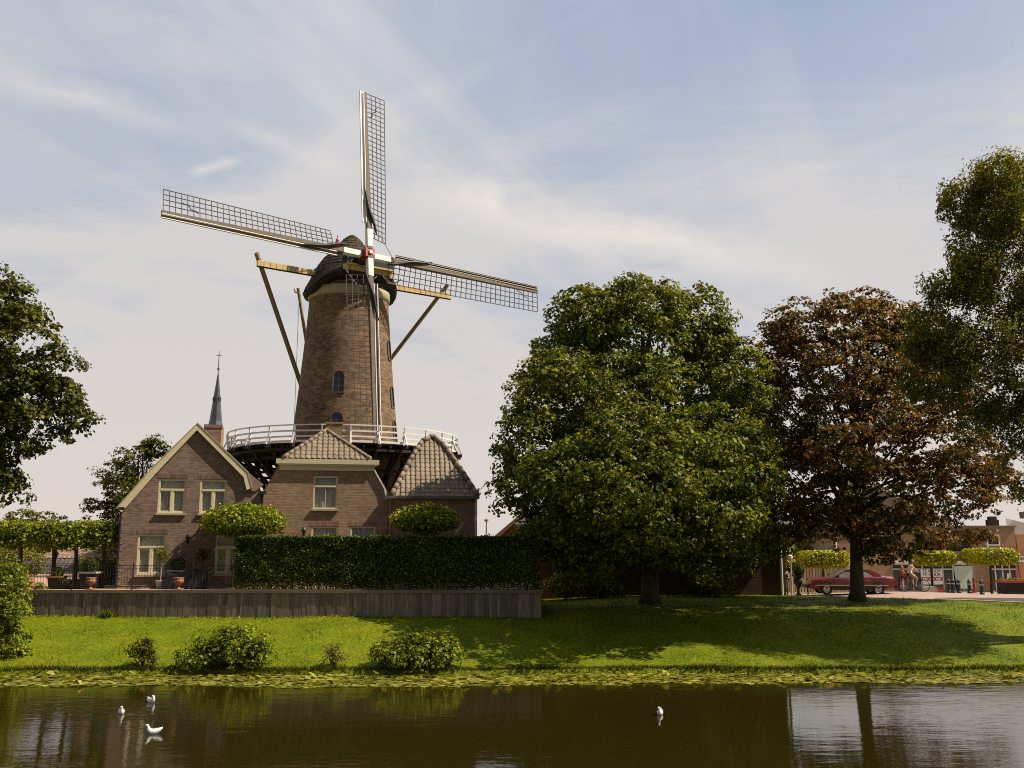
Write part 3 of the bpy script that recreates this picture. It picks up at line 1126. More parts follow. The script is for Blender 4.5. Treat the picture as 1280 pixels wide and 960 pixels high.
# wall lamp
L = at(235, 674, YA)
mb = MB()
mb.tube([(L.x, YA, L.z + 0.22), (L.x, YA - 0.22, L.z + 0.26), (L.x, YA - 0.26, L.z + 0.12)], 0.018, 6)
mb.lathe((L.x, YA - 0.26, L.z), [(0.02, -0.2), (0.07, -0.16), (0.09, 0.08), (0.12, 0.1), (0.02, 0.24)], 8)
lamp = mb.build('wall_lamp', 'black', A)

# ------------------------------------------------------------------ centre house with the hipped front roof
YB = 46.4
bx0, bx1 = at(325, 735, YB).x, at(485, 735, YB).x
B = root('hipped_house', ((bx0 + bx1) / 2, YB, ZT), 'brick house under a small tiled hip roof with a wide cream cornice', 'house')
shL, shR = at(327, 617, YB), at(484.5, 618, YB)
cl, cr = at(349, 583, YB), at(467, 584, YB)
mb = MB()
mb.prism([(bx0, ZT - 0.3), (bx1, ZT - 0.3), (bx1, shR.z), (cr.x, cr.z), (cl.x, cl.z), (bx0, shL.z)], YB, YB + 8)
wb = mb.build('wall', 'brick_mid', B)
wins_b = [(391, 421.5, 595, 636.5, 'tee'), (388, 421, 658, 706, 'tee'), (437, 469, 658, 706, 'tee')]
ops = []
for q in wins_b:
    x0, x1, z0, z1 = pxbox(*q[:4], YB)
    ops.append(((x0, YB - 0.5, z0), (x1, YB + 0.56, z1)))
cut(wb, ops, WL[B.name])
for q in wins_b:
    x0, x1, z0, z1 = pxbox(*q[:4], YB)
    window(B, YB, x0, x1, z0, z1, q[4], 'pane_pale', 0.03)
LM = mat_island('centre_lintel_brick', (0.22, 0.135, 0.09), (0.33, 0.22, 0.15))
for q in wins_b:
    mb = MB()
    x0, x1, z0, z1 = pxbox(*q[:4], YB)
    x = x0 - 0.08
    while x < x1 + 0.05:
        mb.box((x, YB - 0.012, z1 + 0.02 + random.uniform(0, .004)), (x + 0.062, YB + 0.05, z1 + 0.23))
        x += 0.075
    mb.build('lintel', LM, B)
# cornice in two steps
k0, k1 = at(343, 580, YB - .45), at(473, 573.5, YB - .45)
m0, m1 = at(349, 588, YB - .15), at(467, 580, YB - .15)
mb = MB()
mb.box((k0.x, YB - 0.24, k0.z + 0.02), (k1.x, YB + .35, k1.z))
mb.box((k0.x + 0.12, YB - 0.19, k0.z - 0.06), (k1.x - 0.12, YB + 0.33, k0.z + 0.018))
mb.box((m0.x, YB - 0.06, m0.z), (m1.x, YB + 0.3, k0.z - 0.062))
mb.build('cornice', 'cream', B)
# front hip
ap = at(408, 539, YB + 1.9)
e0, e1 = at(353, 574, YB - .3), at(462, 574, YB - .3)
zE = k1.z + 0.01
eL, eR = Vector((e0.x, YB - 0.2, zE)), Vector((e1.x, YB - 0.2, zE))
apx = Vector((ap.x + .37, YB + 1.9, ap.z))
core = MB()
sl, sr = Vector((bx0 - 0.1, 0, shL.z)), Vector((bx1 + 0.05, 0, shR.z))
yb_ = YB + 8
core.add([eL, eR, apx, (apx.x, yb_, apx.z), (eL.x, yb_, zE), (eR.x, yb_, zE)], [(0, 1, 2), (0, 2, 3, 4), (1, 5, 3, 2), (4, 3, 5), (0, 4, 5, 1)])
core.prism([(bx0 - 0.1, shL.z - 0.1), (bx0 - 0.05, shL.z + 0.02), (cl.x - 0.02, cl.z + 0.05), (cl.x + 0.05, cl.z - 0.12), (bx0 + 0.05, shL.z - 0.12)], YB + 0.02, yb_)
core.prism([(bx1 + 0.05, shR.z - 0.1), (bx1 + 0.02, shR.z + 0.02), (cr.x + 0.02, cr.z + 0.05), (cr.x - 0.05, cr.z - 0.12), (bx1 - 0.05, shR.z - 0.12)], YB + 0.02, yb_)
roofB = core.build('roof', 'tile_dark', B)
mid = (eL + eR) / 2
hgt = (apx - mid).length
Uv = (eR - eL).normalized()
Vv = (apx - mid)
tl_ = MB()
axu = (apx - eL).dot(Uv)
Wd = (eR - eL).length
tile_face(tl_, eL, Uv, Vv - Uv * Vv.dot(Uv), lambda v: axu * v / hgt, lambda v: Wd - (Wd - axu) * v / hgt, hgt, 0.27, 0.34)
tl_.build('hip_tiles', 'tile', roofB)
rt = MB()
ridge_tiles(rt, [eL + Vector((0, 0, .05)), apx + Vector((0, 0, .05))], 0.11)
ridge_tiles(rt, [eR + Vector((0, 0, .05)), apx + Vector((0, 0, .05))], 0.11)
ridge_tiles(rt, [apx + Vector((0, 0, .05)), (apx.x, yb_, apx.z + .05)], 0.11)
rt.build('ridge_tiles', 'tile', roofB, smooth=True)
c0, c1 = at(407.5, 545, YB + 2.2), at(428, 527.5, YB + 2.2)
c0.x += .43
c1.x += .43
mb = MB()
mb.box((c0.x, YB + 2.2, c0.z - 1.2), (c1.x, YB + 2.95, c1.z - 0.1))
mb.box((c0.x - 0.04, YB + 2.16, c1.z - 0.098), (c1.x + 0.04, YB + 2.99, c1.z))
mb.build('chimney', 'brick_mid', roofB)
# white lead flashing on the right slope
f0, f1, f2 = at(467, 584, YB), at(481.5, 610, YB), at(484.5, 621, YB)
mb = MB()
mb.bar((f0.x, YB - 0.05, f0.z), (f1.x, YB - 0.05, f1.z), 0.12, 0.07)
mb.bar((f1.x, YB - 0.052, f1.z), (f2.x, YB - 0.052, f2.z - .1), 0.12, 0.07)
mb.build('verge_trim', 'white', B)
L = at(380, 665, YB)
mb = MB()
mb.tube([(L.x, YB, L.z + 0.22), (L.x, YB - 0.22, L.z + 0.26), (L.x, YB - 0.26, L.z + 0.12)], 0.018, 6)
mb.lathe((L.x, YB - 0.26, L.z), [(0.02, -0.2), (0.07, -0.16), (0.09, 0.08), (0.12, 0.1), (0.02, 0.24)], 8)
mb.build('wall_lamp', 'black', B)

# ------------------------------------------------------------------ right house, steep pantiled hip
YC = 46.9
dx0, dx1 = at(485, 735, YC).x, at(596.5, 735, YC).x
D = root('tiled_house', ((dx0 + dx1) / 2, YC, ZT), 'low brick house with a tall steep pantiled hip roof beside the big green tree', 'house')
zg = at(540, 622, YC).z
mb = MB()
mb.box((dx0 + 0.01, YC, ZT - 0.3), (dx1, YC + 8, zg - 0.02))
mb.build('wall', 'brick_mid', D)
mb = MB()
ga, gb = at(484, 623, YC - .25), at(599, 623, YC - .25)
mb.box((ga.x, YC - 0.3, zg - 0.06), (gb.x, YC - 0.1, zg + 0.07))
mb.box((ga.x + 0.1, YC - 0.099, zg - 0.019), (gb.x - 0.05, YC + 8.1, zg + 0.02))
mb.build('gutter', 'zinc', D)
mb = MB()
X = at(594.5, 700, YC).x
mb.tube([(X, YC - 0.07, ZT), (X, YC - 0.07, zg - .25), (X + 0.05, YC - 0.2, zg - 0.03)], 0.045, 8)
mb.build('drainpipe', 'white', D)
mb = MB()
X = at(486.5, 700, YC).x
mb.tube([(X, YC - 0.07, ZT), (X, YC - 0.07, zg - .25), (X + 0.05, YC - 0.2, zg - 0.03)], 0.045, 8)
mb.build('drainpipe', 'brick_orange', D)
# hip front leaning back
yE, yA = YC - 0.18, YC + 2.5
lp = [(488.5, 620), (500, 600), (512, 577), (527, 553), (537, 547.5)]
rp = [(597, 620), (585, 602), (570, 579), (553, 556), (543, 547.5)]
zA = at(540, 546.5, yA).z


def yfor(z):
    return yE + (yA - yE) * max(0, min(1, (z - zg) / (zA - zg)))


def solve(px, py):
    y = yE
    for _ in range(12):
        y = yfor(at(px, py, y).z)
    return at(px, py, y)


LP = [solve(*p) for p in lp]
RP = [solve(*p) for p in rp]
for p in LP + RP:
    p.x += .14 * (p.y - yE)
apx = Vector(((LP[-1].x + RP[-1].x) / 2, yA, zA))
Vv = (Vector((0, yA, zA)) - Vector((0, yE, zg))).normalized()
P0 = Vector((0, yE, zg))
hgt = (Vector((0, yA, zA)) - P0).length
lv = [((p - P0).dot(Vv), p.x) for p in LP] + [(hgt, apx.x)]
rv = [((p - P0).dot(Vv), p.x) for p in RP] + [(hgt, apx.x)]
lfun = lambda v: float(np.interp(v, [q[0] for q in lv], [q[1] for q in lv]))
rfun = lambda v: float(np.interp(v, [q[0] for q in rv], [q[1] for q in rv]))
core = MB()
ringL = [Vector((lfun(v), 0, 0)) + Vector((0, (P0 + Vv * v).y, (P0 + Vv * v).z)) for v in np.linspace(0, hgt, 9)]
ringR = [Vector((rfun(v), 0, 0)) + Vector((0, (P0 + Vv * v).y, (P0 + Vv * v).z)) for v in np.linspace(0, hgt, 9)]
yb_ = YC + 8.2
for i in range(8):
    a, b, c, d = ringL[i], ringR[i], ringR[i + 1], ringL[i + 1]
    core.face([a, b, c, d])
    core.face([a, d, (d.x, yb_, d.z), (a.x, yb_, a.z)])
    core.face([b, (b.x, yb_, b.z), (c.x, yb_, c.z), c])
    core.face([(a.x, yb_, a.z), (d.x, yb_, d.z), (c.x, yb_, c.z), (b.x, yb_, b.z)])
roofD = core.build('roof', 'tile_dark', D)
tl_ = MB()
tile_face(tl_, P0, (1, 0, 0), Vv, lfun, rfun, hgt, 0.25, 0.29, 0.034)
tl_.build('hip_tiles', 'tile', roofD)
rt = MB()
lift = Vector((0, -0.05, 0.05))
ridge_tiles(rt, [p + lift for p in LP] + [apx + lift], 0.13, 0.38)
ridge_tiles(rt, [p + lift for p in RP] + [apx + lift], 0.13, 0.38)
ridge_tiles(rt, [apx + lift, (apx.x, yb_, apx.z + .05)], 0.12)
rt.build('ridge_tiles', 'tile', roofD, smooth=True)

# the three houses are turned a little, each facing the water more squarely
for h_, deg, k_ in ((A, 17, .955), (B, 11, .98), (D, 8, .995)):
    h_.rotation_euler = (0, 0, R(deg))
    h_.scale = (k_, 1, 1)

# ------------------------------------------------------------------ windmill
MC = Vector((-11.0, 62.0, 0.0))
W = root('windmill', (MC.x, MC.y, 1.6), 'tall round brick tower windmill with four lattice sails and a white railed gallery', 'windmill')


def tower_r(z):
    return float(np.interp(z, [1.2, 6, 10, 12.1, 15, 18, 20.4, 21.6], [4.9, 4.15, 3.6, 3.36, 3.08, 2.82, 2.64, 2.58]))


mb = MB()
mb.lathe(MC, [(tower_r(z), z) for z in np.linspace(1.2, 21.5, 30)], 64)
tw = mb.build('tower', 'brick_mill', W, smooth=True)
# openings: arched windows set on the curved wall
def tower_window(px, py, w_, h_, half=False):
    z = at(px, py, MC.y - 3).z
    r0 = tower_r(z)
    y = MC.y - r0
    x = at(px, py, y).x - MC.x
    th = math.asin(max(-0.98, min(0.98, x / r0)))
    o_ = Vector((math.sin(th), -math.cos(th), 0))
    s_ = Vector((math.cos(th), math.sin(th), 0))
    sl = Vector((0, 0, 1)) - o_ * 0.095
    cen = MC + o_ * (r0 + 0.02) + Vector((0, 0, z))
    pr = [(-w_ / 2, -h_ / 2), (w_ / 2, -h_ / 2)] + [(w_ / 2 * math.cos(a), h_ / 2 - w_ / 2 + w_ / 2 * math.sin(a)) for a in np.linspace(0, PI, 9)]
    fr = MB()
    k = len(pr)
    out = [cen + s_ * (a * 1.22) + sl * (b * 1.1) - o_ * 0.15 for a, b in pr]
    out2 = [p + o_ * 0.19 for p in out]
    inn2 = [cen + s_ * a + sl * b + o_ * 0.04 for a, b in pr]
    inn = [p - o_ * 0.1 for p in inn2]
    for i in range(k):
        j = (i + 1) % k
        fr.face([out[i], out[j], out2[j], out2[i]])
        fr.face([out2[i], out2[j], inn2[j], inn2[i]])
        fr.face([inn2[i], inn2[j], inn[j], inn[i]])
    f_ = fr.build('window', 'brick_mill', W)
    pn = MB()
    pn.face([p + o_ * 0.045 for p in inn])
    pn.build('pane', 'pane_dark', f_)
    br = MB()
    br.bar(cen + sl * (-h_ / 2) - o_ * 0.03, cen + sl * (h_ / 2) - o_ * 0.03, 0.05, 0.03, o_)
    for q in (-0.2, 0.12):
        br.bar(cen - s_ * (w_ / 2) + sl * (h_ * q) - o_ * 0.028, cen + s_ * (w_ / 2) + sl * (h_ * q) - o_ * 0.028, 0.05, 0.03, o_)
    br.build('glazing_bar', 'slate', f_)


tower_window(423.5, 477, 0.66, 1.35)
tower_window(421, 529, 0.72, 1.3)
tower_window(490.3, 489, 0.5, 1.35)
tower_window(488.2, 428, 0.5, 1.3)
tower_window(494.3, 535, 0.5, 1.5)
# cream ring beneath the cap
mb = MB()
mb.lathe(MC, [(2.62, 20.6), (2.72, 20.65), (2.74, 21.2), (2.6, 21.25), (2.56, 21.45)], 64, cap=False)
mb.build('cornice_ring', 'cream_dark', W, smooth=True)
mb = MB()
mb.lathe(MC, [(2.5, 21.3), (2.5, 22.6)], 48)
mb.build('curb_ring', 'dark_wood', W, smooth=True)

PSI, TAU, RHO = R(34.7), R(9.74), R(1.63)
nh = Vector((math.sin(PSI), -math.cos(PSI), 0))
tv = Vector((math.cos(PSI), math.sin(PSI), 0))
ZU = Vector((0, 0, 1))
wv = -math.sin(TAU) * nh + math.cos(TAU) * ZU
nrm = math.cos(TAU) * nh + math.sin(TAU) * ZU
av = math.cos(RHO) * wv + math.sin(RHO) * tv
bv = math.cos(RHO) * tv - math.sin(RHO) * wv
HUB = at(460, 318, 58.4)
RV, RH = 11.79 * 58.4 / 57, 12.76 * 58.4 / 57

# cap: shingled boat shape, flattened at the front
CC = MC + Vector((0.05, 0, 0))


def cap_pt(th, ra, rb, z, front):
    a, b = math.cos(th) * ra, math.sin(th) * rb
    a = min(a, front)
    c_ = math.cos(th)
    z += 1.0 * sstep(.1, .85, c_) * max(0, min(1, (22.4 - z) / 1.5))
    return CC + nh * a + tv * b + ZU * z


rings = [(2.8, 2.75, 20.75), (3.08, 3.04, 20.85), (3.12, 3.08, 21.02), (2.98, 2.94, 21.4), (2.76, 2.68, 21.9), (2.56, 2.44, 22.5), (2.28, 2.16, 23.0), (1.9, 1.82, 23.5),
         (1.4, 1.36, 24.0), (.98, .92, 24.5), (.62, .55, 24.95), (.24, .18, 25.28)]
mb = MB()
nseg = 44
pts = []
for ra, rb, z in rings:
    fr_ = 2.55 if z > 21.3 else 3.3
    pts.append([cap_pt(2 * PI * k / nseg, ra, rb, z, fr_) for k in range(nseg)])
for i in range(len(rings) - 1):
    for k in range(nseg):
        k2 = (k + 1) % nseg
        mb.face([pts[i][k], pts[i][k2], pts[i + 1][k2], pts[i + 1][k]])
mb.face(pts[-1])
mb.face(pts[0][::-1])
cap = mb.build('cap', 'dark_wood', W, smooth=True)
# shingles laid over it, row by row
sh = MB()
for i in range(len(rings) - 1):
    if rings[i][2] < 21.0:
        continue
    for half in (0, 1):
        f0, f1 = half * 0.5, half * 0.5 + 0.58
        for k in range(nseg * 2):
            t0, t1 = PI * k / nseg + half * 0.03, PI * (k + 1) / nseg + half * 0.03
            q = []
            for (f_, tt, lift_) in ((f0, t0, 0.05), (f0, t1, 0.05), (f1, t1, 0.015), (f1, t0, 0.015)):
                ra = rings[i][0] + (rings[i + 1][0] - rings[i][0]) * f_
                rb = rings[i][1] + (rings[i + 1][1] - rings[i][1]) * f_
                z = rings[i][2] + (rings[i + 1][2] - rings[i][2]) * f_
                q.append(cap_pt(tt, ra + lift_, rb + lift_, z + lift_ * 0.5, 2.57 + lift_))
            if (q[0] - q[1]).length > 0.02:
                sh.face(q)
sh.build('shingles', 'shingle', cap)
# front boards: dark face, cream beam under the shaft, white chain
def capf(a, b, z):
    return CC + nh * a + tv * b + ZU * z


mb = MB()
mb.bar(capf(2.72, -1.75, 22.2), capf(2.72, 1.9, 22.2), 0.12, 0.32, ZU)
mb.bar(capf(2.84, -1.6, 22.42), capf(2.84, 1.75, 22.42), 0.3, 0.1, ZU)
mb.build('breast_beam', 'beam_cream', cap)
mb = MB()
mb.bar(capf(2.66, -1.85, 22.95), capf(2.66, 1.85, 22.95), 0.1, 0.9, ZU)
mb.build('front_boarding', 'dark_board', cap)
for b0, b1 in ((-1.7, 0.55), (0.9, 2.3)):
    mb = MB()
    ps = []
    for i in range(11):
        t = i / 10
        ps.append(capf(3.0, b0 + (b1 - b0) * t, 21.95 - 0.75 * math.sin(t * PI) * (1.3 if b1 < 0.6 else 0.55)))
    for p, q in zip(ps[:-1], ps[1:]):
        mb.tube([p, p.lerp(q, 0.72)], 0.05, 6)
    mb.build('chain', 'white', cap)
mb = MB()
for b0 in np.linspace(-1.5, 1.7, 5):
    mb.bar(capf(2.9, b0, 21.9), capf(2.9, b0 + .15, 21.3), 0.06, 0.06)
mb.bar(capf(2.92, -1.6, 21.35), capf(2.92, 1.8, 21.35), 0.07, 0.07)
mb.build('bracket', 'black', cap)
# small pink pennant on the shoulder of the cap
fp = at(421.5, 308, 60.0)
mb = MB()
mb.tube([fp, fp + ZU * 0.75], 0.03, 6)
mb.lathe(fp + ZU * 0.12, [(0.03, 0.0), (0.15, 0.12), (0.12, 0.3), (0.03, 0.5)], 8)
mb.build('pennant', 'pink', cap)

# tail: cross beams and braces running to the tail post behind the tower
zb = 22.3
tail = at(403, 560, 67.4)
bl, brr = CC - tv * 6.5, CC + tv * 7.9
bl.z = brr.z = zb
bl.z = at(321, 329, bl.y).z
brr.z = at(561, 371, brr.y).z
mb = MB()
n_ = 34
for i in range(n_):
    p, q = bl.lerp(brr, i / n_), bl.lerp(brr, (i + 0.9) / n_)
    mb.bar(p, q, 0.24, 0.36, ZU)
mb.build('cross_beam', 'beam_cream', W)
mb = MB()
mb.bar(bl - ZU * 0.2, brr - ZU * 0.2, 0.16, 0.06, ZU)
mb.build('beam_lining', 'dark_wood', W)
for p_top in (at(320.5, 316, bl.y - .2), at(559.5, 356, brr.y - .2)):
    mb = MB()
    mb.bar(p_top, tail, 0.22, 0.22)
    mb.build('brace', 'strut', W)
for p_top, k_ in ((at(372.5, 360, 63.6), 1), (at(480, 380, 66), 0)):
    mb = MB()
    mb.bar(p_top, tail, 0.16, 0.16)
    if k_:
        mb.tube([p_top + Vector((-.25, 0, -.05)), p_top + Vector((-.2, 0, -.3)), p_top + Vector((0.05, 0, -.35))], 0.05, 6)
    mb.build('brace', 'strut', W)
mb = MB()
mb.bar(CC - nh * 2.5 + ZU * 22, tail, 0.45, 0.45)
mb.build('tail_post', 'strut', W)
mb = MB()
tp = at(374, 366, 63.7)
mb.tube([tp, tp + Vector((0, 0, -10))], 0.018, 5)
mb.build('rope', 'stone', W)

# windshaft head
mb = MB()
mb.bar(HUB - nrm * 2.6, HUB + nrm * 0.1, 0.62, 0.62, av)
mb.build('windshaft', 'dark_wood', W)
mb = MB()
mb.bar(HUB - nrm * 0.35, HUB + nrm * 0.35, 0.62, 0.62, av)
hubo = mb.build('hub', 'red', W)
mb = MB()
mb.bar(HUB + nrm * 0.351, HUB + nrm * 0.46, 0.2, 0.2, av)
mb.bar(HUB + nrm * 0.3511 + bv * 0.2 - av * .1, HUB + nrm * 0.40 + bv * 0.2 - av * .1, 0.08, 0.08, av)
mb.build('hub_cap', 'white', hubo)


def sail(d, q, Rr, off, lead_mats, s0):
    """d outward, q towards the lattice, off in front of / behind the other stock"""
    O = HUB + nrm * off
    pt = lambda s, w, o=0.0: O + d * s + q * w + nrm * o
    st = MB()
    st.bar(pt(0.25, 0), pt(Rr, 0), 0.32, 0.36, nrm, 0.17, 0.16)
    s_ = st.build('sail', 'stock', W)
    bl_ = MB()
    bl_.bar(pt(0.42, 0), pt(1.65, 0), 0.36, 0.385, nrm)
    bl_.build('painted_block', 'white', s_)
    # lattice with a slow twist
    la = MB()
    wd = 1.42
    def lp_(s, w):
        tw_ = R(22 - 16 * (s / Rr))
        return pt(s, 0.1 + w * math.cos(tw_), 0.05 - w * math.sin(tw_))
    nb = 31
    sv = np.linspace(s0, Rr - 0.08, nb)
    for i, s in enumerate(sv):
        w1 = wd if i > 1 else wd * 0.93
        la.bar(lp_(s, -0.25), lp_(s, w1), 0.038, 0.04, nrm)
    for w_ in (0.36, 0.72, 1.07, wd):
        for a, b in zip(sv[:-1], sv[1:]):
            la.bar(lp_(a, w_), lp_(b, w_), 0.04, 0.04, nrm)
    la.build('lattice', 'lattice', s_)
    # leading boards
    lb = MB()
    a, b = 2.1, Rr
    lb.bar(pt(a, -0.3, -0.02), pt(b, -0.26, -0.02), 0.2, 0.05, nrm)
    l_ = lb.build('leading_board', lead_mats[0], s_)
    le = MB()
    le.bar(pt(a, -0.46, 0.06), pt(b, -0.4, 0.06), 0.045, 0.11, nrm)
    le.bar(pt(a, -0.2, 0.1), pt(b, -0.145, 0.1), 0.045, 0.08, nrm)
    le.build('edge_strip', lead_mats[1], l_)
    # furled cloth bundled along the inner end, with its cord
    fc = MB()
    ps, rd = [], []
    for i in range(12):
        t = i / 11
        ps.append(pt(1.3 + 3.4 * t, 0.42 - 0.85 * t + 0.05 * math.sin(t * 9), 0.24))
        rd.append(0.03 + 0.11 * math.sin(PI * min(1, t * 1.02)) ** 0.8 * (1.1 - 0.6 * t))
    fc.tube(ps, rd, 8)
    fc.build('furled_cloth', 'black', s_, smooth=True)
    ps = [pt(Rr - 1.2 + 0.9 * t - .8, 0.25 + 0.55 * t + 0.08 * math.sin(t * 12), 0.2) for t in np.linspace(0, 1, 8)]
    cd = MB()
    cd.tube(ps, 0.03, 5)
    cd.build('cord', 'black', s_)
    return s_


sail(av, bv, RV, 0.2, ('white', 'white'), 1.15)
sail(-av, -bv, RV, 0.2, ('dark_board', 'white'), 1.6)
sail(-bv, av, RH - .25, -0.2, ('stock', 'white'), 2.3)
sail(bv, -av, RH + .5, -0.2, ('dark_board', 'cream_dark'), 1.6)
mb = MB()
p = HUB - bv * 2.0 - av * 0.4 + nrm * .3
mb.tube([p, p.lerp(at(455, 362, 58), .5) + Vector((0, 0, -.1)), at(457, 364, 58)], 0.02, 5)
mb.build('sail_rope', 'black', W)
mb = MB()
mb.tube([HUB + av * 1.6 + bv * .9, HUB + bv * 1.9 - av * 0.1], 0.02, 5)
mb.build('sail_rope', 'black', W)

# gallery
ZD, RD = 10.42, 7.35
GC = Vector((-11.05, 62.0, 0))
mb = MB()
nb = 28
ring = lambda r, z, k: GC + Vector((math.sin(2 * PI * k / nb) * r, -math.cos(2 * PI * k / nb) * r, z))
for k in range(nb):
    # planks laid round, small gaps between them
    for i in range(9):
        r0, r1 = 3.0 + i * 0.485, 3.0 + i * 0.485 + 0.45
        a, b, c, d = ring(r0, ZD, k), ring(r1, ZD, k), ring(r1, ZD, k + 1), ring(r0, ZD, k + 1)
        mb.add([a, b, c, d] + [p - ZU * 0.05 for p in (a, b, c, d)], [(0, 1, 2, 3), (7, 6, 5, 4), (0, 4, 5, 1), (1, 5, 6, 2), (2, 6, 7, 3), (3, 7, 4, 0)])
gal = mb.build('gallery_deck', 'dark_wood', W)
mb = MB()
for k in range(nb):
    mb.bar(ring(3.2, ZD - 0.17, k), ring(RD + 0.42, ZD - 0.17, k), 0.14, 0.2, ZU)
    mb.bar(ring(3.2, ZD - 0.17, k + .5), ring(RD - 0.1, ZD - 0.17, k + .5), 0.1, 0.16, ZU)
for r_ in (4.6, 6.2, 7.1):
    for k in range(nb):
        mb.bar(ring(r_, ZD - 0.36, k), ring(r_, ZD - 0.36, k + 1), 0.16, 0.18, ZU)
mb.build('joist', 'dark_wood', gal)
mb = MB()
for k in range(0, nb, 1):
    mb.bar(ring(6.3, ZD - 0.4, k), ring(4.3, 5.2, k), 0.13, 0.15, ZU)
    mb.bar(ring(7.15, ZD - .4, k), ring(4.0, 7.2, k), .13, .15, ZU)
    mb.bar(ring(5.2, ZD - .4, k + .5), ring(3.9, 7.6, k + .5), .12, .14, ZU)
    mb.bar(ring(5.75, ZD - 1.5, k), ring(5.75, ZD - 1.5, k + 1), 0.12, 0.16, ZU)
    mb.bar(ring(4.9, ZD - 3.2, k), ring(4.9, ZD - 3.2, k + 1), 0.12, 0.16, ZU)
    mb.bar(ring(6.6, ZD - .75, k), ring(6.6, ZD - .75, k + 1), 0.12, 0.16, ZU)
mb.build('prop', 'dark_wood', gal)
for k in range(nb):
    pm = MB()
    b0, b1 = ring(RD - 0.05, ZD - 0.25, k), ring(RD + 0.1, ZD + 1.0, k)
    pm.bar(b0, b1, 0.09, 0.08, ZU.cross(b0 - GC))
    pm.bar(ring(RD + 0.38, ZD - 0.1, k), ring(RD + 0.07, ZD + 0.62, k), 0.08, 0.08)
    pm.build('rail_post', 'white', gal)
mb = MB()
for z_, o_, h_ in ((1.02, 0.1, 0.1), (0.68, 0.05, 0.13), (0.36, 0.02, 0.13), (0.08, -0.02, 0.18)):
    for k in range(nb):
        mb.bar(ring(RD + o_, ZD + z_, k), ring(RD + o_, ZD + z_, k + 1), 0.05, h_ * .75, ZU)
mb.build('rail', 'white', gal)

# ------------------------------------------------------------------ church spire far behind
YS = 150.0
s0, s1, st_ = at(256, 531, YS), at(273, 531, YS), at(267, 462, YS)
sx = (s0.x + s1.x) / 2
S = root('church_tower', (sx, YS + 2, 0.85), 'slender dark slate church spire topped by a thin cross', 'church')
hw = (s1.x - s0.x) / 2
mb = MB()
mb.box((sx - hw, YS + 2 - hw, 0.5), (sx + hw, YS + 2 + hw, s0.z - 0.1))
mb.build('wall', 'brick_shop', S)
mb = MB()
zt_ = st_.z
def octa(r, z):
    return [Vector((sx + r * math.cos(PI / 8 + k * PI / 4), YS + 2 + r * math.sin(PI / 8 + k * PI / 4), z)) for k in range(8)]
lv_ = [(hw * 1.12, s0.z - 0.1), (hw * 0.92, s0.z + 0.8), (hw * 0.05, zt_)]
rg = [octa(*q) for q in lv_]
for i in range(2):
    for k in range(8):
        mb.face([rg[i][k], rg[i][(k + 1) % 8], rg[i + 1][(k + 1) % 8], rg[i + 1][k]])
mb.face(rg[0])
mb.face(rg[2])
sp = mb.build('spire', 'slate', S)
mb = MB()
zd = at(265, 498, YS).z
rr = hw * (zt_ - zd) / (zt_ - s0.z) * 0.95
for k in range(8):
    a = k * PI / 4
    c = Vector((sx + rr * math.cos(a), YS + 2 + rr * math.sin(a), zd))
    mb.box(c - Vector((.12, .12, .2)), c + Vector((.12, .12, .25)))
    mb.add([c + Vector((-.16, -.16, .25)), c + Vector((.16, -.16, .25)), c + Vector((.16, .16, .25)), c + Vector((-.16, .16, .25)), c + Vector((0, 0, .7))],
           [(0, 1, 4), (1, 2, 4), (2, 3, 4), (3, 0, 4), (3, 2, 1, 0)])
mb.build('dormer', 'slate', sp)
mb = MB()
zc = at(268, 441, YS).z
mb.tube([(sx, YS + 2, zt_ - 0.5), (sx, YS + 2, at(268, 436, YS).z)], [0.1, 0.05], 8)
mb.bar((sx - 0.42, YS + 2, zc), (sx + 0.42, YS + 2, zc), 0.12, 0.12)
mb.lathe((sx, YS + 2, zt_ + 0.5), [(0.05, -0.3), (0.2, -0.1), (0.2, 0.1), (0.05, 0.3)], 10)
mb.build('cross', 'zinc', sp)

# ------------------------------------------------------------------ dark house behind the big green tree, and its orange neighbour
YE = 50.5
hx0, hx1 = at(652, 740, YE).x, at(983, 740, YE).x
E_ = root('bungalow', ((hx0 + hx1) / 2, YE, 1.8), 'dark brick house standing in the shade behind the big green tree', 'house')
ze = at(800, 658, YE - .4).z
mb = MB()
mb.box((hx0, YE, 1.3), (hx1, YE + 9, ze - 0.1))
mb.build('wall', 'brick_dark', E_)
mb = MB()
mb.box((hx0 - 0.4, YE - 0.4, ze - 0.098), (hx1 + 0.3, YE + 9.3, ze + 0.1))
mb.build('eaves_board', 'cream', E_)
mb = MB()
yr, zr = YE + 4.5, ze + 3.0
a, b = Vector((hx0 - 0.4, YE - 0.42, ze + 0.11)), Vector((hx1 + 0.3, YE - 0.42, ze + 0.11))
c, d = Vector((hx1 + 0.3, YE + 9.4, ze + 0.11)), Vector((hx0 - 0.4, YE + 9.4, ze + 0.11))
r0, r1 = Vector((hx0 + 3.2, yr, zr)), Vector((hx1 - 3.5, yr, zr))
mb.add([a, b, c, d, r0, r1], [(0, 1, 5, 4), (1, 2, 5), (2, 3, 4, 5), (3, 0, 4), (3, 2, 1, 0)])
mb.build('roof', 'tile_dark', E_)
mb = MB()
X = at(977.5, 735, YE).x
mb.tube([(X, YE - 0.07, 1.7), (X, YE - 0.07, ze - .3), (X, YE - 0.3, ze)], 0.06, 8)
mb.build('drainpipe', 'white', E_)

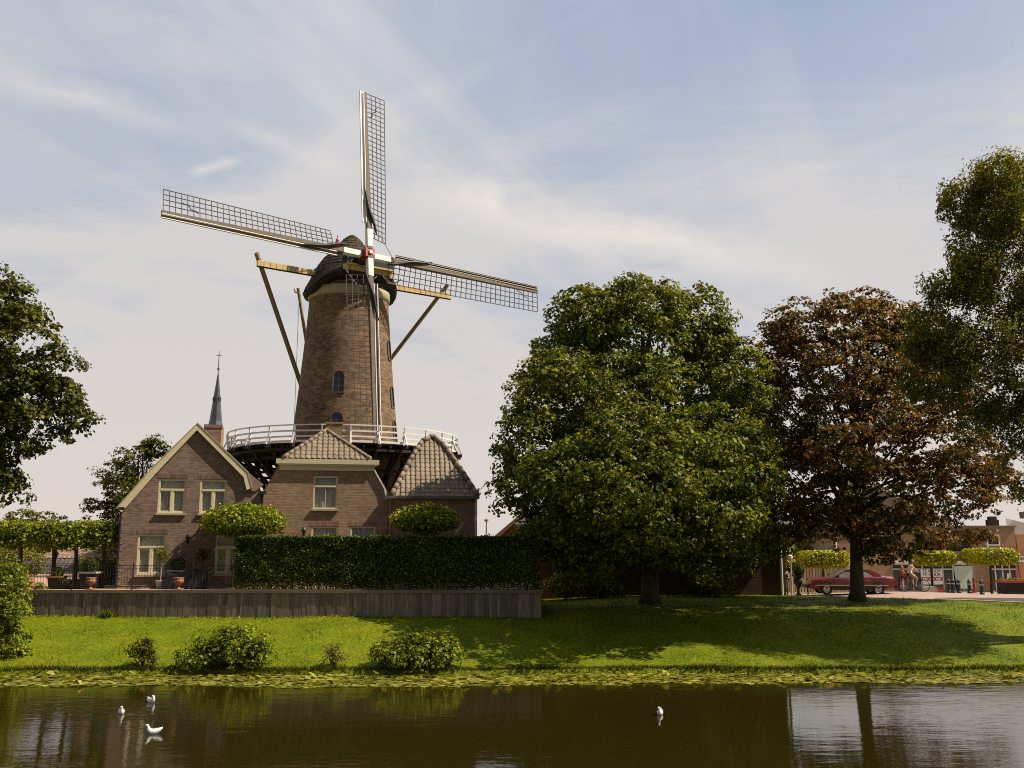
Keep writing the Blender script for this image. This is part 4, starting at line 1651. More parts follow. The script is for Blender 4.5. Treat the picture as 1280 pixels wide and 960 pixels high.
YO = 54.0
ox0, ox1 = at(621, 668, YO).x, at(690, 668, YO).x
O_ = root('orange_house', ((ox0 + ox1) / 2, YO, 1.6), 'small orange brick gable peeping out between the hedge and the big tree', 'house')
zo0, zo1 = at(622, 668, YO).z, at(649, 645, YO).z
mb = MB()
xk = at(649, 645, YO).x
xr = xk + (xk - ox0)
mb.prism([(ox0 + .1, 1.2), (xr - .1, 1.2), (xr - .1, zo0), (xk, zo1 - 0.05), (ox0 + .1, zo0)], YO, YO + 7)
mb.build('wall', 'brick_orange', O_)
mb = MB()
up_, lo_ = slab_profile([(ox0 - 0.15, zo0 - 0.1), (xk, zo1 + 0.05), (xr + .15, zo0 - 0.1)], 0.22)
for i in range(2):
    a, b, c, d = up_[i], up_[i + 1], lo_[i + 1], lo_[i]
    mb.prism([(a.x, a.z), (b.x, b.z), (c.x, c.z), (d.x, d.z)], YO - 0.3, YO + 7.3)
mb.build('roof', 'tile_brown', O_)

# far street lamp seen over the hedge
p = at(608, 652, 70)
sl_ = root('street_lamp', (p.x, 70, 0.85), 'thin distant street lamp rising above the hedge', 'street lamp')
mb = MB()
mb.tube([(p.x, 70, 0.8), (p.x, 70, p.z)], [0.07, 0.045], 8)
mb.build('pole', 'zinc', sl_)
mb = MB()
mb.lathe((p.x, 70, p.z), [(0.05, 0), (0.16, 0.04), (0.15, 0.14), (0.04, 0.2)], 12)
mb.build('lamp_head', 'zinc', sl_)

# ------------------------------------------------------------------ hedge
YH0, YH1 = 42.15, 43.2
hx0, hx1 = at(292, 733, YH0).x, at(674, 733, YH0).x
zh = at(450, 671, YH0).z
HG = root('hedge', ((hx0 + hx1) / 2, 42.7, ZT), 'long dark green clipped hedge on the terrace in front of the brick houses', 'hedge')
core = MB()
core.box((hx0 + .15, YH0 + .15, ZT + 0.28), (hx1 - .15, YH1 - .15, zh - 0.14))
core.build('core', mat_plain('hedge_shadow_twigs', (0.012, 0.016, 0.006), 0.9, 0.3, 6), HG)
n = 52000
P = np.empty((n, 3))
od = np.zeros((n, 3))
k = RNG.random(n)
P[:, 0] = RNG.uniform(hx0, hx1, n)
P[:, 1] = RNG.uniform(YH0, YH1, n)
P[:, 2] = RNG.uniform(ZT + 0.05, zh, n)
fr_ = k < 0.62
P[fr_, 1] = YH0 + np.abs(RNG.normal(0, 0.09, fr_.sum()))
od[fr_, 1] = -1
tp_ = (k >= 0.62) & (k < 0.9)
P[tp_, 2] = zh - np.abs(RNG.normal(0, 0.08, tp_.sum()))
od[tp_, 2] = 1
sd = k >= 0.9
P[sd, 0] = np.where(RNG.random(sd.sum()) < 0.5, hx0 + np.abs(RNG.normal(0, .08, sd.sum())), hx1 - np.abs(RNG.normal(0, .08, sd.sum())))
nz = np.array([mnoise.noise(Vector((p[0] * 1.3, p[2] * 1.6, p[1]))) for p in P])
P[:, 1] -= nz * 0.10 * fr_
P[:, 2] += (nz * 0.09 + np.where(RNG.random(n) < .04, RNG.uniform(0, .12, n), 0)) * tp_
me = leaf_mesh('foliage', P - np.array(WL[HG.name]), 0.095 * RNG.uniform(.7, 1.4, n), od, up=0.25, out=0.7)
link('foliage', me, 'leaf_hedge', HG)
x = hx0 + .2
while x < hx1:
    mb = MB()
    mb.tube([(x, YH0 + .3, ZT - .05), (x + random.uniform(-.05, .05), YH0 + .3, ZT + .5)], 0.028, 5)
    x += random.uniform(.3, .45)
    mb.build('stem', 'bark', HG)

# ------------------------------------------------------------------ terrace furniture
# iron railing
YR = 41.62
RA = root('iron_railing', (-18, YR, ZT), 'thin black iron railing along the terrace edge in front of the gabled house', 'railing')
rx0, rx1 = at(-30, 735, YR).x, at(291, 735, YR).x
zr1, zr0 = at(100, 707, YR).z, at(100, 734, YR).z
mb = MB()
for z_ in (zr1, zr1 - 0.14, zr0 + 0.02):
    mb.bar((rx0, YR, z_), (rx1, YR, z_), 0.022, 0.022)
mb.build('rail', 'black', RA)
mb = MB()
x = rx0
while x < rx1:
    mb.tube([(x, YR, zr0 - .02), (x, YR, zr1 + .0)], 0.008, 4)
    x += 0.125
mb.build('balusters', 'black', RA)
for px in (15, 90, 165, 240, 290):
    X = at(px, 735, YR).x
    mb = MB()
    mb.tube([(X, YR, ZT - 0.02), (X, YR, zr1 + 0.1)], 0.026, 8)
    mb.lathe((X, YR, zr1 + 0.1), [(0.01, -.02), (.04, .02), (.01, .06)], 8)
    mb.bar((X, YR - .1, ZT - 0.3), (X, YR - .1, ZT + .06), 0.05, 0.03)
    mb.build('post', 'black', RA)


def urn_mb(c, h, r):
    mb = MB()
    mb.lathe(c, [(r * .6, 0), (r * .62, h * .08), (r * .3, h * .16), (r * .22, h * .38), (r * .5, h * .46), (r * .95, h * .6), (r, h * .78), (r * .82, h * .86), (r * 1.0, h * .97),
                 (r * .96, h), (r * .7, h * .98), (r * .6, h * .8)], 20, cap=False)
    return mb


urns = []
for i, (px, lab) in enumerate(((223, 'terracotta urn on the terrace edge in front of the black covered bench'),
                               (113, 'terracotta urn on the terrace edge in front of the ball topiary planter'),
                               (36, 'terracotta urn half hidden by the bush, leftmost of the three urns'))):
    p = at(px, 735, 41.95)
    if not urns:
        u = root('garden_urn', (p.x, 41.95, ZT), lab, 'urn', 'terracotta urns along the terrace edge')
        urn_mb((0, 0, 0), 0.52, 0.22).build('bowl', 'terracotta', u, smooth=True, local=True)
        mb = MB()
        mb.box((-.17, -.17, -0.01), (.17, .17, 0.05))
        mb.build('plinth', 'terracotta', u, local=True)
    else:
        u = copy_tree(urns[0])
        u.location = (p.x, 41.95, ZT)
        u['label'] = lab
    urns.append(u)


def leaf_ball(parent, c, r, n, leaf, mat, name='foliage', squash=1.0):
    d = unit(RNG.normal(size=(n, 3)))
    rad = r * (1 - np.abs(RNG.normal(0, 0.12, n)))
    P = np.array(c) + d * rad[:, None] * np.array([1, 1, squash])
    me = leaf_mesh(name, P - np.array(WL[parent.name]), leaf * RNG.uniform(.7, 1.3, n), d, up=.2, out=.8)
    return link(name, me, mat, parent)


# black covered bench / table
p0, p1 = at(204, 734, 42.6), at(255, 714, 42.6)
bb = root('covered_bench', ((p0.x + p1.x) / 2, 42.7, ZT), 'bench under a black slumped cover against the gabled house', 'bench')
mb = MB()
nx = 14
tops, bots = [], []
for i in range(nx + 1):
    t = i / nx
    x = p0.x + (p1.x - p0.x) * t
    zt2 = ZT + (p1.z - ZT) * (0.95 - 0.12 * math.sin(t * PI * 2.5) * 0.6 - 0.1 * (1 - t))
    x2 = p0.x + 0.12 + (p1.x - p0.x + .02) * t * 0.95
    tops.append([(x2, 42.55, zt2), (x2, 43.05, zt2 + .08)])
    bots.append([(x + 0.02 * math.sin(i * 2.1), 42.42 + 0.03 * math.sin(i * 2.7), ZT + 0.02), (x, 43.15, ZT + .02)])
for i in range(nx):
    mb.face([bots[i][0], bots[i + 1][0], tops[i + 1][0], tops[i][0]])
    mb.face([tops[i][0], tops[i + 1][0], tops[i + 1][1], tops[i][1]])
    mb.face([tops[i][1], tops[i + 1][1], bots[i + 1][1], bots[i][1]])
mb.face([bots[0][0], tops[0][0], tops[0][1], bots[0][1]])
mb.face([bots[nx][0], bots[nx][1], tops[nx][1], tops[nx][0]])
mb.build('cover', 'cover', bb, smooth=False)


def planter_ball(name, px, ball_py, r_px, base_py, Y, lab, pot_w, pot_mat, rim_mat, cat='planter', leafmat='leaf_hedge', grp=None):
    c = at(px, ball_py, Y)
    r = r_px * Y / 1180
    o = root(name, (c.x, Y, ZT), lab, cat, grp)
    zt = c.z - r * 0.85
    mb = MB()
    mb.add([(c.x - pot_w * .42, Y - pot_w * .42, ZT), (c.x + pot_w * .42, Y - pot_w * .42, ZT), (c.x + pot_w * .42, Y + pot_w * .42, ZT), (c.x - pot_w * .42, Y + pot_w * .42, ZT),
            (c.x - pot_w * .5, Y - pot_w * .5, zt), (c.x + pot_w * .5, Y - pot_w * .5, zt), (c.x + pot_w * .5, Y + pot_w * .5, zt), (c.x - pot_w * .5, Y + pot_w * .5, zt)],
           [(3, 2, 1, 0), (4, 5, 6, 7), (0, 1, 5, 4), (1, 2, 6, 5), (2, 3, 7, 6), (3, 0, 4, 7)])
    mb.build('pot', pot_mat, o)
    mb = MB()
    mb.box((c.x - pot_w * .56, Y - pot_w * .56, zt + .002), (c.x + pot_w * .56, Y + pot_w * .56, zt + 0.07))
    mb.build('rim', rim_mat, o)
    leaf_ball(o, c, r, int(900 * max(.6, r / .35)), 0.07, leafmat)
    mb = MB()
    mb.lathe(c, [(r * .2, -r * .75), (r * .7, -r * .5), (r * .82, 0), (r * .6, r * .55), (r * .1, r * .8)], 12)
    mb.build('core', 'dark_wood', o)
    return o


planter_ball('box_planter', 222.5, 706, 9.5, 735, 43.35, 'clipped box ball in a planter with a pale rim behind the covered bench', 0.62, 'black', 'stone')
planter_ball('box_planter', 114, 708, 9.8, 735, 43.0, 'clipped box ball in a tall black planter beside the pleached trees', 0.72, 'black', 'stone')
planter_ball('box_planter', 72, 716, 7.0, 735, 43.1, 'leafy shrub in a low planter between two pleached trunks', 0.6, 'dark_wood', 'terracotta', leafmat='leaf_bush')


def standard(name, px, crown_py, rx_, ry_, Y, lab, leafmat, bark, pot, stem_r=0.03):
    c = at(px, crown_py, Y)
    o = root(name, (c.x - .03, Y, ZT), lab, 'small tree')
    mb = MB()
    mb.lathe((c.x - .03, Y, ZT), [(.13, 0), (.15, .02), (.19, .3), (.22, .31), (.22, .37), (.17, .37), (.16, .3)], 16)
    mb.build('pot', pot, o, smooth=False)
    mb = MB()
    mb.tube([(c.x - .03, Y, ZT + .3), (c.x - .015, Y, (ZT + c.z) / 2), (c.x, Y, c.z + .1)], stem_r, 7)
    for k in range(7):
        mb.tube([(c.x, Y, c.z - .15), (c.x + random.uniform(-.3, .3), Y + random.uniform(-.3, .3), c.z + random.uniform(0, .35))], [0.014, .004], 4)
    mb.build('stem', bark, o)
    n = 700
    d = RNG.normal(size=(n, 3)) * 0.5
    P = np.array(c) + d * np.array([rx_, rx_, ry_]) * Y / 1180
    me = leaf_mesh('crown', P - np.array(WL[o.name]), 0.075 * RNG.uniform(.7, 1.3, n), unit(d), up=.3)
    link('crown', me, leafmat, o)
    return o


standard('potted_tree', 203, 693, 9, 9, 42.9, 'thin pale stemmed potted tree in front of the lower left window', 'leaf_olive', 'bark_pale', 'stone')
standard('potted_tree', 253.5, 693, 8, 7.5, 43.3, 'dark leaved ball on a thin stem between the lower windows', 'leaf_dark', 'bark', 'stone', 0.022)

# garden lantern
p = at(69, 699, 44.5)
gl = root('garden_lantern', (p.x, 44.5, ZT), 'black garden lantern on a post among the pleached trees', 'lantern')
mb = MB()
mb.tube([(p.x, 44.5, ZT), (p.x, 44.5, p.z)], 0.04, 8)
mb.build('post', 'black', gl)
mb = MB()
mb.lathe((p.x, 44.5, p.z), [(.05, 0), (.13, .24), (.19, .25), (.03, .4), (.02, .46)], 6)
mb.build('lamp_head', 'black', gl)

# low box hedge strip
x0_, x1_ = at(75, 734, 42.9).x, at(101, 734, 42.9).x
lh = root('low_hedge', ((x0_ + x1_) / 2, 43, ZT), 'knee high dark box hedge between the planters', 'hedge')
mb = MB()
mb.box((x0_ + .05, 42.8, ZT), (x1_ - .05, 43.3, ZT + .34))
mb.build('core', 'dark_wood', lh)
n = 1500
P = np.stack([RNG.uniform(x0_, x1_, n), RNG.uniform(42.72, 43.38, n), ZT + RNG.uniform(.03, .42, n)], 1)
link('foliage', leaf_mesh('foliage', P - np.array(WL[lh.name]), .07 * RNG.uniform(.7, 1.3, n), None, up=.4), 'leaf_hedge', lh)

# pleached trees
PT = [(22, 'leftmost pleached tree, its trunk rising behind the yellowish shrub'), (64, 'pleached tree with its trunk just left of the garden lantern'),
      (92, 'pleached tree with its trunk against the tiled roof of the far bungalow'), (127, 'pleached tree standing nearest the corner of the gabled house')]
for i, (px, lab) in enumerate(PT):
    Y = 43.6 + 0.15 * (i % 2)
    b = at(px, 735, Y)
    o = root('pleached_tree', (b.x, Y, ZT), lab, 'tree', 'flat topped pleached trees on the terrace')
    xa = at((-12, 44, 78, 109.5)[i], 668, Y).x
    xb = at((44, 78, 109.5, 147)[i], 668, Y).x
    z0, z1 = at(px, 686, Y).z, at(px, 653, Y).z
    n = int(2600 * (xb - xa) / 1.2)
    P = np.stack([RNG.uniform(xa - .08, xb + .08, n), Y + RNG.normal(0, .42, n), z0 + (z1 - z0) * RNG.beta(1.7, 1.3, n)], 1)
    P[:, 2] += 0.12 * noise_at(P, 1.3, 3) + 0.05 * RNG.normal(size=n)
    d = unit((P - np.array([(xa + xb) / 2, Y, (z0 + z1) / 2])) * np.array([.3, 1, 1.5]))
    link('crown', leaf_mesh('crown', P - np.array(WL[o.name]), .15 * RNG.uniform(.7, 1.3, n), d, up=.5, out=.5), 'leaf_bright', o)
    mb = MB()
    mb.tube([(b.x, Y, ZT - .05), (b.x + .04, Y, ZT + .9), (b.x - .02, Y, z0 + .3), (b.x, Y, z1 - .3)], [.12, .095, .085, .06], 8)
    for sgn in (-1, 1):
        for zz in (.2, .6):
            mb.tube([(b.x, Y, z0 + zz), ((b.x + (xb if sgn > 0 else xa)) / 2, Y, z0 + zz + .1), (xb if sgn > 0 else xa, Y, z0 + zz + .08)], [.04, .03, .012], 5)
    mb.build('trunk', 'bark', o, smooth=True)


# umbrella trees
def umbrella(px, x0, x1, y0, y1, Y, lab):
    b = at(px, 735, Y)
    o = root('umbrella_tree', (b.x, Y, ZT), lab, 'tree', 'bright flat umbrella shaped trees by the hedge')
    xa, xb = at(x0, (y0 + y1) / 2, Y).x, at(x1, (y0 + y1) / 2, Y).x
    z0, z1 = at(px, y1, Y).z, at(px, y0, Y).z
    cx, rx_ = (xa + xb) / 2, (xb - xa) / 2
    n = 7000
    d = unit(RNG.normal(size=(n, 3)))
    rr = 1 - 0.45 * RNG.random(n) ** 1.5
    P = np.stack([cx + d[:, 0] * rx_ * rr, Y + d[:, 1] * rx_ * .75 * rr, np.where(d[:, 2] > 0, z0 + (z1 - z0) * .42 + d[:, 2] * (z1 - z0) * .58 * rr, z0 + (z1 - z0) * .42 + d[:, 2] * (z1 - z0) * .40 * rr)], 1)
    P += 0.22 * noise_at(P, 1.8, 2)[:, None] * d + RNG.normal(size=(n, 3)) * .045
    sh_ = (RNG.random(n) < .05) & (d[:, 2] > .3)
    P[sh_, 2] += RNG.uniform(0, .22, sh_.sum())
    link('crown', leaf_mesh('crown', P - np.array(WL[o.name]), .15 * RNG.uniform(.7, 1.35, n), d, up=.5, out=.5), 'leaf_bright', o)
    mb = MB()
    mb.tube([(b.x, Y, ZT - .05), (b.x + .03, Y, z0 - .3), (cx, Y, z0 + .3)], [.11, .085, .07], 8)
    for k in range(12):
        a = k * PI / 6
        mb.tube([(cx, Y, z0 - .05), (cx + math.cos(a) * rx_ * .5, Y + math.sin(a) * rx_ * .35, z0 + .22), (cx + math.cos(a) * rx_ * .9, Y + math.sin(a) * rx_ * .68, z0 + .3)], [.05, .035, .012], 5)
    mb.build('trunk', 'bark', o, smooth=True)


umbrella(303, 254, 356, 630, 671, 43.75, 'bright green umbrella tree in front of the gabled house at the hedge end')
umbrella(533, 491, 574, 631, 667, 44.2, 'bright green umbrella tree in front of the steep pantiled roof house')

# bungalow roof seen below the pleached crowns
YG = 62.0
q0, q1 = at(40, 718, YG), at(118, 718, YG)
gh = root('tiled_bungalow', ((q0.x + q1.x) / 2, YG, 0.85), 'far bungalow showing a brown tiled roof under the pleached trees', 'house')
za, zb_, zc = at(60, 718, YG).z, at(60, 699, YG + 1.3).z, at(60, 681, YG + 4.5).z
mb = MB()
mb.box((q0.x - 3, YG + .4, .5), (q1.x + 1, YG + 9, za + .2))
mb.build('wall', 'white_render', gh)
mb = MB()
V1 = Vector((0, 1.3, zb_ - za))
tile_face(mb, (q0.x - 3, YG, za), (1, 0, 0), V1, lambda v: 0, lambda v: q1.x - q0.x + 3.6, V1.length, .3, .36, .06)
mb.build('lower_roof', 'tile_dark', gh)
mb = MB()
V2 = Vector((0, 3.2, zc - zb_))
LL = q1.x - q0.x + 5
tile_face(mb, (q0.x - 3, YG + 1.3, zb_ + .05), (1, 0, 0), V2, lambda v: 2.2 * v / V2.length + 2.0, lambda v: LL - 0.6 * v / V2.length, V2.length, .3, .36, .03)
mb.face([(q0.x - 1, YG + 1.3, zb_ + .03), (q0.x - 3 + LL, YG + 1.3, zb_ + .03), (q0.x - 3.6 + LL, YG + 4.5, zc + .03), (q0.x + 1.2, YG + 4.5, zc + .03)])
mb.face([(q0.x + 1.2, YG + 4.5, zc + .03), (q0.x - 3.6 + LL, YG + 4.5, zc + .03), (q0.x - 3 + LL, YG + 8, zb_ + .03), (q0.x - 1, YG + 8, zb_ + .03)])
mb.build('roof', 'tile_brown', gh)

# garden shrubs behind the railing at the left
c = at(20, 706, 45.5)
bush('garden_shrub', 'yellowish green shrub at the left edge behind the railing', (c.x, 45.5, ZT), [(c, (1.2, .8, .75)), (at(40, 704, 45.5), (.6, .6, .55)), (at(-8, 702, 45.5), (.9, .8, .8))], 200, 22, .3, .11, 'leaf_olive', 'shrub', floor=ZT)
c = at(124, 708, 48)
bush('garden_shrub', 'olive and gold shrub beside the gabled house behind the pleached trees', (c.x, 48, ZT), [(c, (1.1, .9, 1.0)), (at(138, 700, 48), (.7, .7, .9))], 170, 22, .32, .11, 'leaf_olive', 'shrub', floor=ZT)
c = at(140, 722, 47)
bush('garden_shrub', 'dark low shrub at the corner of the gabled house', (c.x, 47, ZT), [(c, (.7, .6, .6))], 60, 22, .28, .1, 'leaf_dark', 'shrub', floor=ZT)
c = at(50, 733, 42.3)
bush('garden_shrub', 'tiny bright green plant on the terrace edge beside the leftmost urn', (c.x, 42.3, ZT), [(c, (.4, .25, .17))], 20, 20, .12, .07, 'leaf_bright', 'plant', floor=ZT)
# tree line beyond the pleached trees
for px, py, Y, rr, lab in ((8, 660, 75, 2.6, 'hazy round tree beyond the pleached trees, cut by the left edge'), (55, 672, 82, 2.2, 'distant low tree beyond the pleached trees right of the leftmost trunk')):
    c = at(px, py, Y)
    tree('background_tree', lab, 'tree', (c.x, Y, .85), [(c, (rr * 1.5, rr, rr * .8)), (c + Vector((rr, 0, -.4)), (rr, rr, rr * .7))], 130, 22, .6, .26, 'leaf_dark', .2, c, 5, shell=.4)

# ------------------------------------------------------------------ big trees
Y = 45.7
S_ = Y / 1180
b = Vector((at(813, 757, Y).x, Y, H(at(813, 757, Y).x, Y) - .05))


def lobe(px, py, rpx, rz=None, dy=0.0, Yt=45.7, ry=None):
    c = at(px, py, Yt + dy)
    k = (Yt + dy) / 1180
    return (c, (rpx * k, (ry or rpx) * k, (rz or rpx) * k))


big = [lobe(800, 430, 88, 78), lobe(735, 400, 48, 42, -1), lobe(870, 405, 45, 48, .5), lobe(800, 385, 60, 40), lobe(700, 500, 66, 60, -3.0), lobe(660, 560, 44, 48, -4.2), lobe(905, 490, 60, 70, -.5),
       lobe(790, 530, 112, 88, -2.2), lobe(715, 600, 74, 52, -2), lobe(890, 575, 74, 75, -1.5), lobe(935, 610, 45, 58, .5), lobe(800, 620, 100, 55, -2.4), lobe(655, 610, 42, 38, -4.2),
       lobe(760, 672, 78, 34, -1.5), lobe(880, 665, 80, 38, -1), lobe(690, 655, 48, 34, -2.5), lobe(940, 670, 40, 34, 0), lobe(850, 690, 50, 28, -2.6), lobe(735, 695, 50, 28, -2.0), lobe(900, 700, 45, 26, -1), lobe(700, 690, 40, 30, -1), lobe(712, 445, 44, 44, 0), lobe(888, 436, 36, 44, 0), lobe(690, 470, 34, 34, -1), lobe(916, 512, 36, 46, -.5), lobe(890, 700, 50, 28, -2.6), lobe(800, 600, 100, 60, -4.2), lobe(880, 640, 70, 50, -4.5), lobe(720, 640, 60, 45, -4), lobe(800, 560, 85, 50, -6), lobe(730, 590, 60, 40, -6.3), lobe(880, 590, 70, 45, -6.3), lobe(810, 650, 90, 40, -6.8), lobe(800, 610, 90, 40, -8), lobe(700, 600, 50, 36, -6.5), lobe(935, 605, 42, 34, -7), lobe(895, 645, 52, 34, -7.5), lobe(930, 560, 40, 36, -5.5)]
tree('leafy_tree', 'big rounded dense green tree standing on the lawn right of the hedge', 'tree', b, big, 6800, 30, .52, .185, 'leaf_maple', .42, at(806, 400, Y), 34,
     shell=.5, gap=-.3, gap_scale=.7, seed=2, flat=.7, fork=.18, limb_r=.12, floor=2.75, aspect=.85)

Y = 47.0
b = Vector((at(1072, 754, Y).x, Y, H(at(1072, 754, Y).x, Y) - .05))
lc = lambda px, py, r_, rz=None, dy=0.0: lobe(px, py, r_, rz, dy, 47.0)
cop = [lc(1060, 400, 62, 38), lc(1000, 410, 42, 36, -.5), lc(1110, 400, 40, 36, .5), lc(1145, 425, 40, 36, .5), lc(975, 455, 42, 42), lc(1060, 460, 75, 50, -1), lc(1135, 455, 55, 48), lc(1180, 500, 55, 48, -.5),
       lc(985, 530, 48, 52, -.5), lc(1070, 540, 85, 55, -1.2), lc(1160, 560, 72, 50, -1), lc(1215, 580, 55, 40), lc(1000, 600, 55, 48, 0), lc(1090, 620, 80, 42, -1), lc(1180, 625, 62, 34, -.5), lc(1245, 610, 30, 26),
       lc(1040, 660, 50, 26, -.5), lc(1130, 668, 60, 24, -.8), lc(962, 430, 34, 30), lc(960, 500, 34, 34), lc(968, 570, 34, 34), lc(1060, 560, 50, 30, -4), lc(985, 650, 36, 30), lc(1225, 672, 22, 10), lc(1110, 690, 30, 14, -.6)]
tree('copper_tree', 'broad copper leaved tree on the lawn in front of the red car', 'tree', b, cop, 3900, 24, .5, .185, 'leaf_copper', .34, at(1066, 420, Y), 60,
     shell=.45, gap=-.25, gap_scale=.62, seed=5, flat=.5, fork=.22, limb_r=.1, floor=3.6, aspect=.8)

# drooping tree at the right edge, nearer
Y = 38.5
lw = lambda px, py, r_, rz=None, dy=0.0: lobe(px, py, r_, rz, dy, 38.5)
wil = [lw(1270, 245, 62, 58), lw(1235, 265, 42, 40), lw(1215, 320, 38, 38, -.3), lw(1265, 340, 70, 60), lw(1200, 365, 36, 32, 0), lw(1250, 420, 70, 42, -.5), lw(1195, 430, 42, 32), lw(1168, 462, 44, 28, -.4), lw(1235, 480, 62, 36, -.4),
       lw(1270, 540, 36, 46), lw(1330, 300, 90, 120, .8), lw(1340, 470, 90, 120), lw(1395, 370, 100, 140, 0.0), lw(1215, 515, 36, 22), lw(1284, 590, 16, 26), lw(1370, 430, 80, 110, -1),
       lw(1172, 400, 36, 34, .3), lw(1160, 430, 34, 28, .3), lw(1190, 345, 34, 32, .2), lw(1200, 250, 26, 30, .2), lw(1250, 215, 44, 30, 0), lw(1150, 490, 30, 18, 0), lw(1330, 560, 40, 50, 1)]
bx = at(1430, 755, Y).x
tree('drooping_tree', 'tall fine leaved drooping tree reaching in from the right edge', 'tree', (bx, Y, H(bx, Y) - .1), wil, 5600, 32, .44, .165, 'leaf_willow', .45, at(1415, 320, Y), 46,
     shell=.4, gap=-.12, gap_scale=.8, seed=8, flat=.7, fork=.25, limb_r=.09, droop=1.3, up=.1, aspect=.5)

# left edge tree
Y = 38.5
ll = lambda px, py, r_, rz=None, dy=0.0: lobe(px, py, r_, rz, dy, 38.5)
lef = [ll(-5, 385, 50, 60), ll(30, 430, 50, 46, -.3), ll(68, 465, 36, 36), ll(25, 495, 52, 42, -.4), ll(80, 500, 26, 26), ll(98, 530, 20, 26), ll(112, 558, 8, 14), ll(65, 548, 14, 14), ll(15, 560, 34, 20), ll(-10, 595, 40, 24),
       ll(25, 615, 22, 14), ll(-70, 400, 80, 100, .5), ll(-90, 540, 90, 80, .5), ll(-20, 520, 50, 50), ll(45, 628, 8, 6)]
bx = at(-110, 755, Y).x
tree('overhanging_tree', 'dark leafy tree reaching in from the left edge above the pleached trees', 'tree', (bx, Y, H(bx, Y) - .1), lef, 2300, 26, .42, .17, 'leaf_dark', .36, at(-95, 400, Y), 40,
     shell=.4, gap=-.25, gap_scale=.6, seed=12, flat=.7, fork=.25, limb_r=.07, aspect=.9)

# tree behind the gabled house
Y = 57.0
lb_ = lambda px, py, r_, rz=None, dy=0.0: lobe(px, py, r_, rz, dy, 57.0)
bt = [lb_(180, 580, 32, 30), lb_(150, 610, 36, 36), lb_(120, 605, 18, 12), lb_(125, 635, 20, 24), lb_(165, 640, 40, 30), lb_(195, 560, 16, 14), lb_(112, 580, 8, 6), lb_(200, 600, 30, 40)]
bx = at(168, 735, Y).x
tree('spreading_tree', 'dark spreading tree behind the left slope of the gabled house', 'tree', (bx, Y, 1.6), bt, 800, 24, .48, .17, 'leaf_dark', .25, at(172, 575, Y), 24,
     shell=.35, gap=-.2, gap_scale=.5, seed=21, flat=.45, fork=.3, limb_r=.08)

# shaded shrubs against the dark house under the big tree
for px, py, w_, lab in ((706, 728, 1.0, 'dark shaded shrub at the left end of the dark house wall'), (752, 735, .8, 'low dark shrub under the big green tree, left of its trunk'), (880, 731, 1.1, 'dark shaded shrub under the big green tree, right of its trunk')):
    c = at(px, py, 49.2)
    bush('shaded_shrub', lab, (c.x, 49.2, H(c.x, 49.2)), [(c, (w_, .7, .75)), (c + Vector((w_ * .7, -.1, -.25)), (w_ * .7, .6, .5))], 90, 22, .32, .13, 'leaf_dark', 'shrub', floor=1.8)

# background greenery between the houses on the right
for px, py, Y, r_, lab, mt in ((1005, 668, 80, 3.2, 'pale green background tree behind the paling fence', 'leaf_willow'), (1040, 655, 88, 2.6, 'background tree glimpsed through the copper tree', 'leaf_dark'),):
    c = at(px, py, Y)
    tree('background_tree', lab, 'tree', (c.x, Y, .85), [(c, (r_, r_, r_ * .9)), (c + Vector((-1.2, 0, -1.6)), (r_ * .8, r_, r_ * .7))], 190, 24, .6, .25, mt, .2, c, 8, shell=.4)

# ------------------------------------------------------------------ bank plants
def bank_bush(px0, px1, py0, lab, n, leaf=.13, mat='leaf_bush', extra=()):
    cx = (px0 + px1) / 2
    Yb = 35.85
    bx_ = at(cx, 830, Yb).x
    z0 = H(bx_, Yb)
    w_ = (at(px1, 820, Yb).x - at(px0, 820, Yb).x) / 2 * .95
    zt_ = at(cx, py0, Yb).z
    h_ = zt_ - z0
    lob = [(Vector((bx_, Yb, z0 + h_ * .28)), (w_ * .95, w_ * .55, h_ * .38))] + [(Vector((bx_ + w_ * a, Yb - .1, z0 + h_ * b_)), (w_ * c_, w_ * c_, h_ * d_)) for a, b_, c_, d_ in extra]
    for k in range(9):
        a = random.uniform(-.9, .9)
        lob.append((Vector((bx_ + w_ * a, Yb + random.uniform(-.3, .2), z0 + h_ * random.uniform(.55, .85) * (1 - .45 * a * a))), (.1, .1, h_ * random.uniform(.16, .3))))
    bush('bank_bush', lab, (bx_, Yb, z0), lob, n, 20, .3, leaf, mat, 'bush', 'bushes along the water edge', 9, shell=.3, floor=0.06, flat=.9)


bank_bush(222, 340, 782, 'largest bush at the water edge, below the plank wall', 330, extra=[(.3, .6, .45, .4), (-.6, .22, .45, .28), (.75, .35, .3, .35), (.05, .5, .4, .3)])
bank_bush(458, 582, 793, 'wide spreading bush on the bank where the lawn shade begins', 300, extra=[(.02, .65, .25, .4), (.5, .45, .35, .35), (.8, .5, .15, .35), (-.5, .4, .4, .35)])
bank_bush(164, 192, 800, 'small upright bush on the bank left of the largest bush', 60, .1, 'leaf_dark', [(.1, .6, .5, .4)])
bank_bush(402, 432, 806, 'wispy small bush on the bank between the two wide bushes', 26, .09, 'leaf_olive', [(.3, .6, .4, .4)])
Yb = 36.9
lf = lambda px, py, r_, rz=None, dy=0.0: lobe(px, py, r_, rz, dy, 36.9)
bx_ = at(-10, 830, Yb).x
bush('tall_bush', 'tall bright leafy bush at the left edge in front of the terrace', (bx_, Yb, H(bx_, Yb)), [lf(-5, 750, 38, 42), lf(8, 725, 22, 20), lf(0, 800, 30, 36), lf(-30, 780, 40, 50), lf(18, 770, 18, 16), lf(12, 815, 22, 16)], 620, 24, .3, .12, 'leaf_bush', shell=.35, floor=.1, flat=.9)

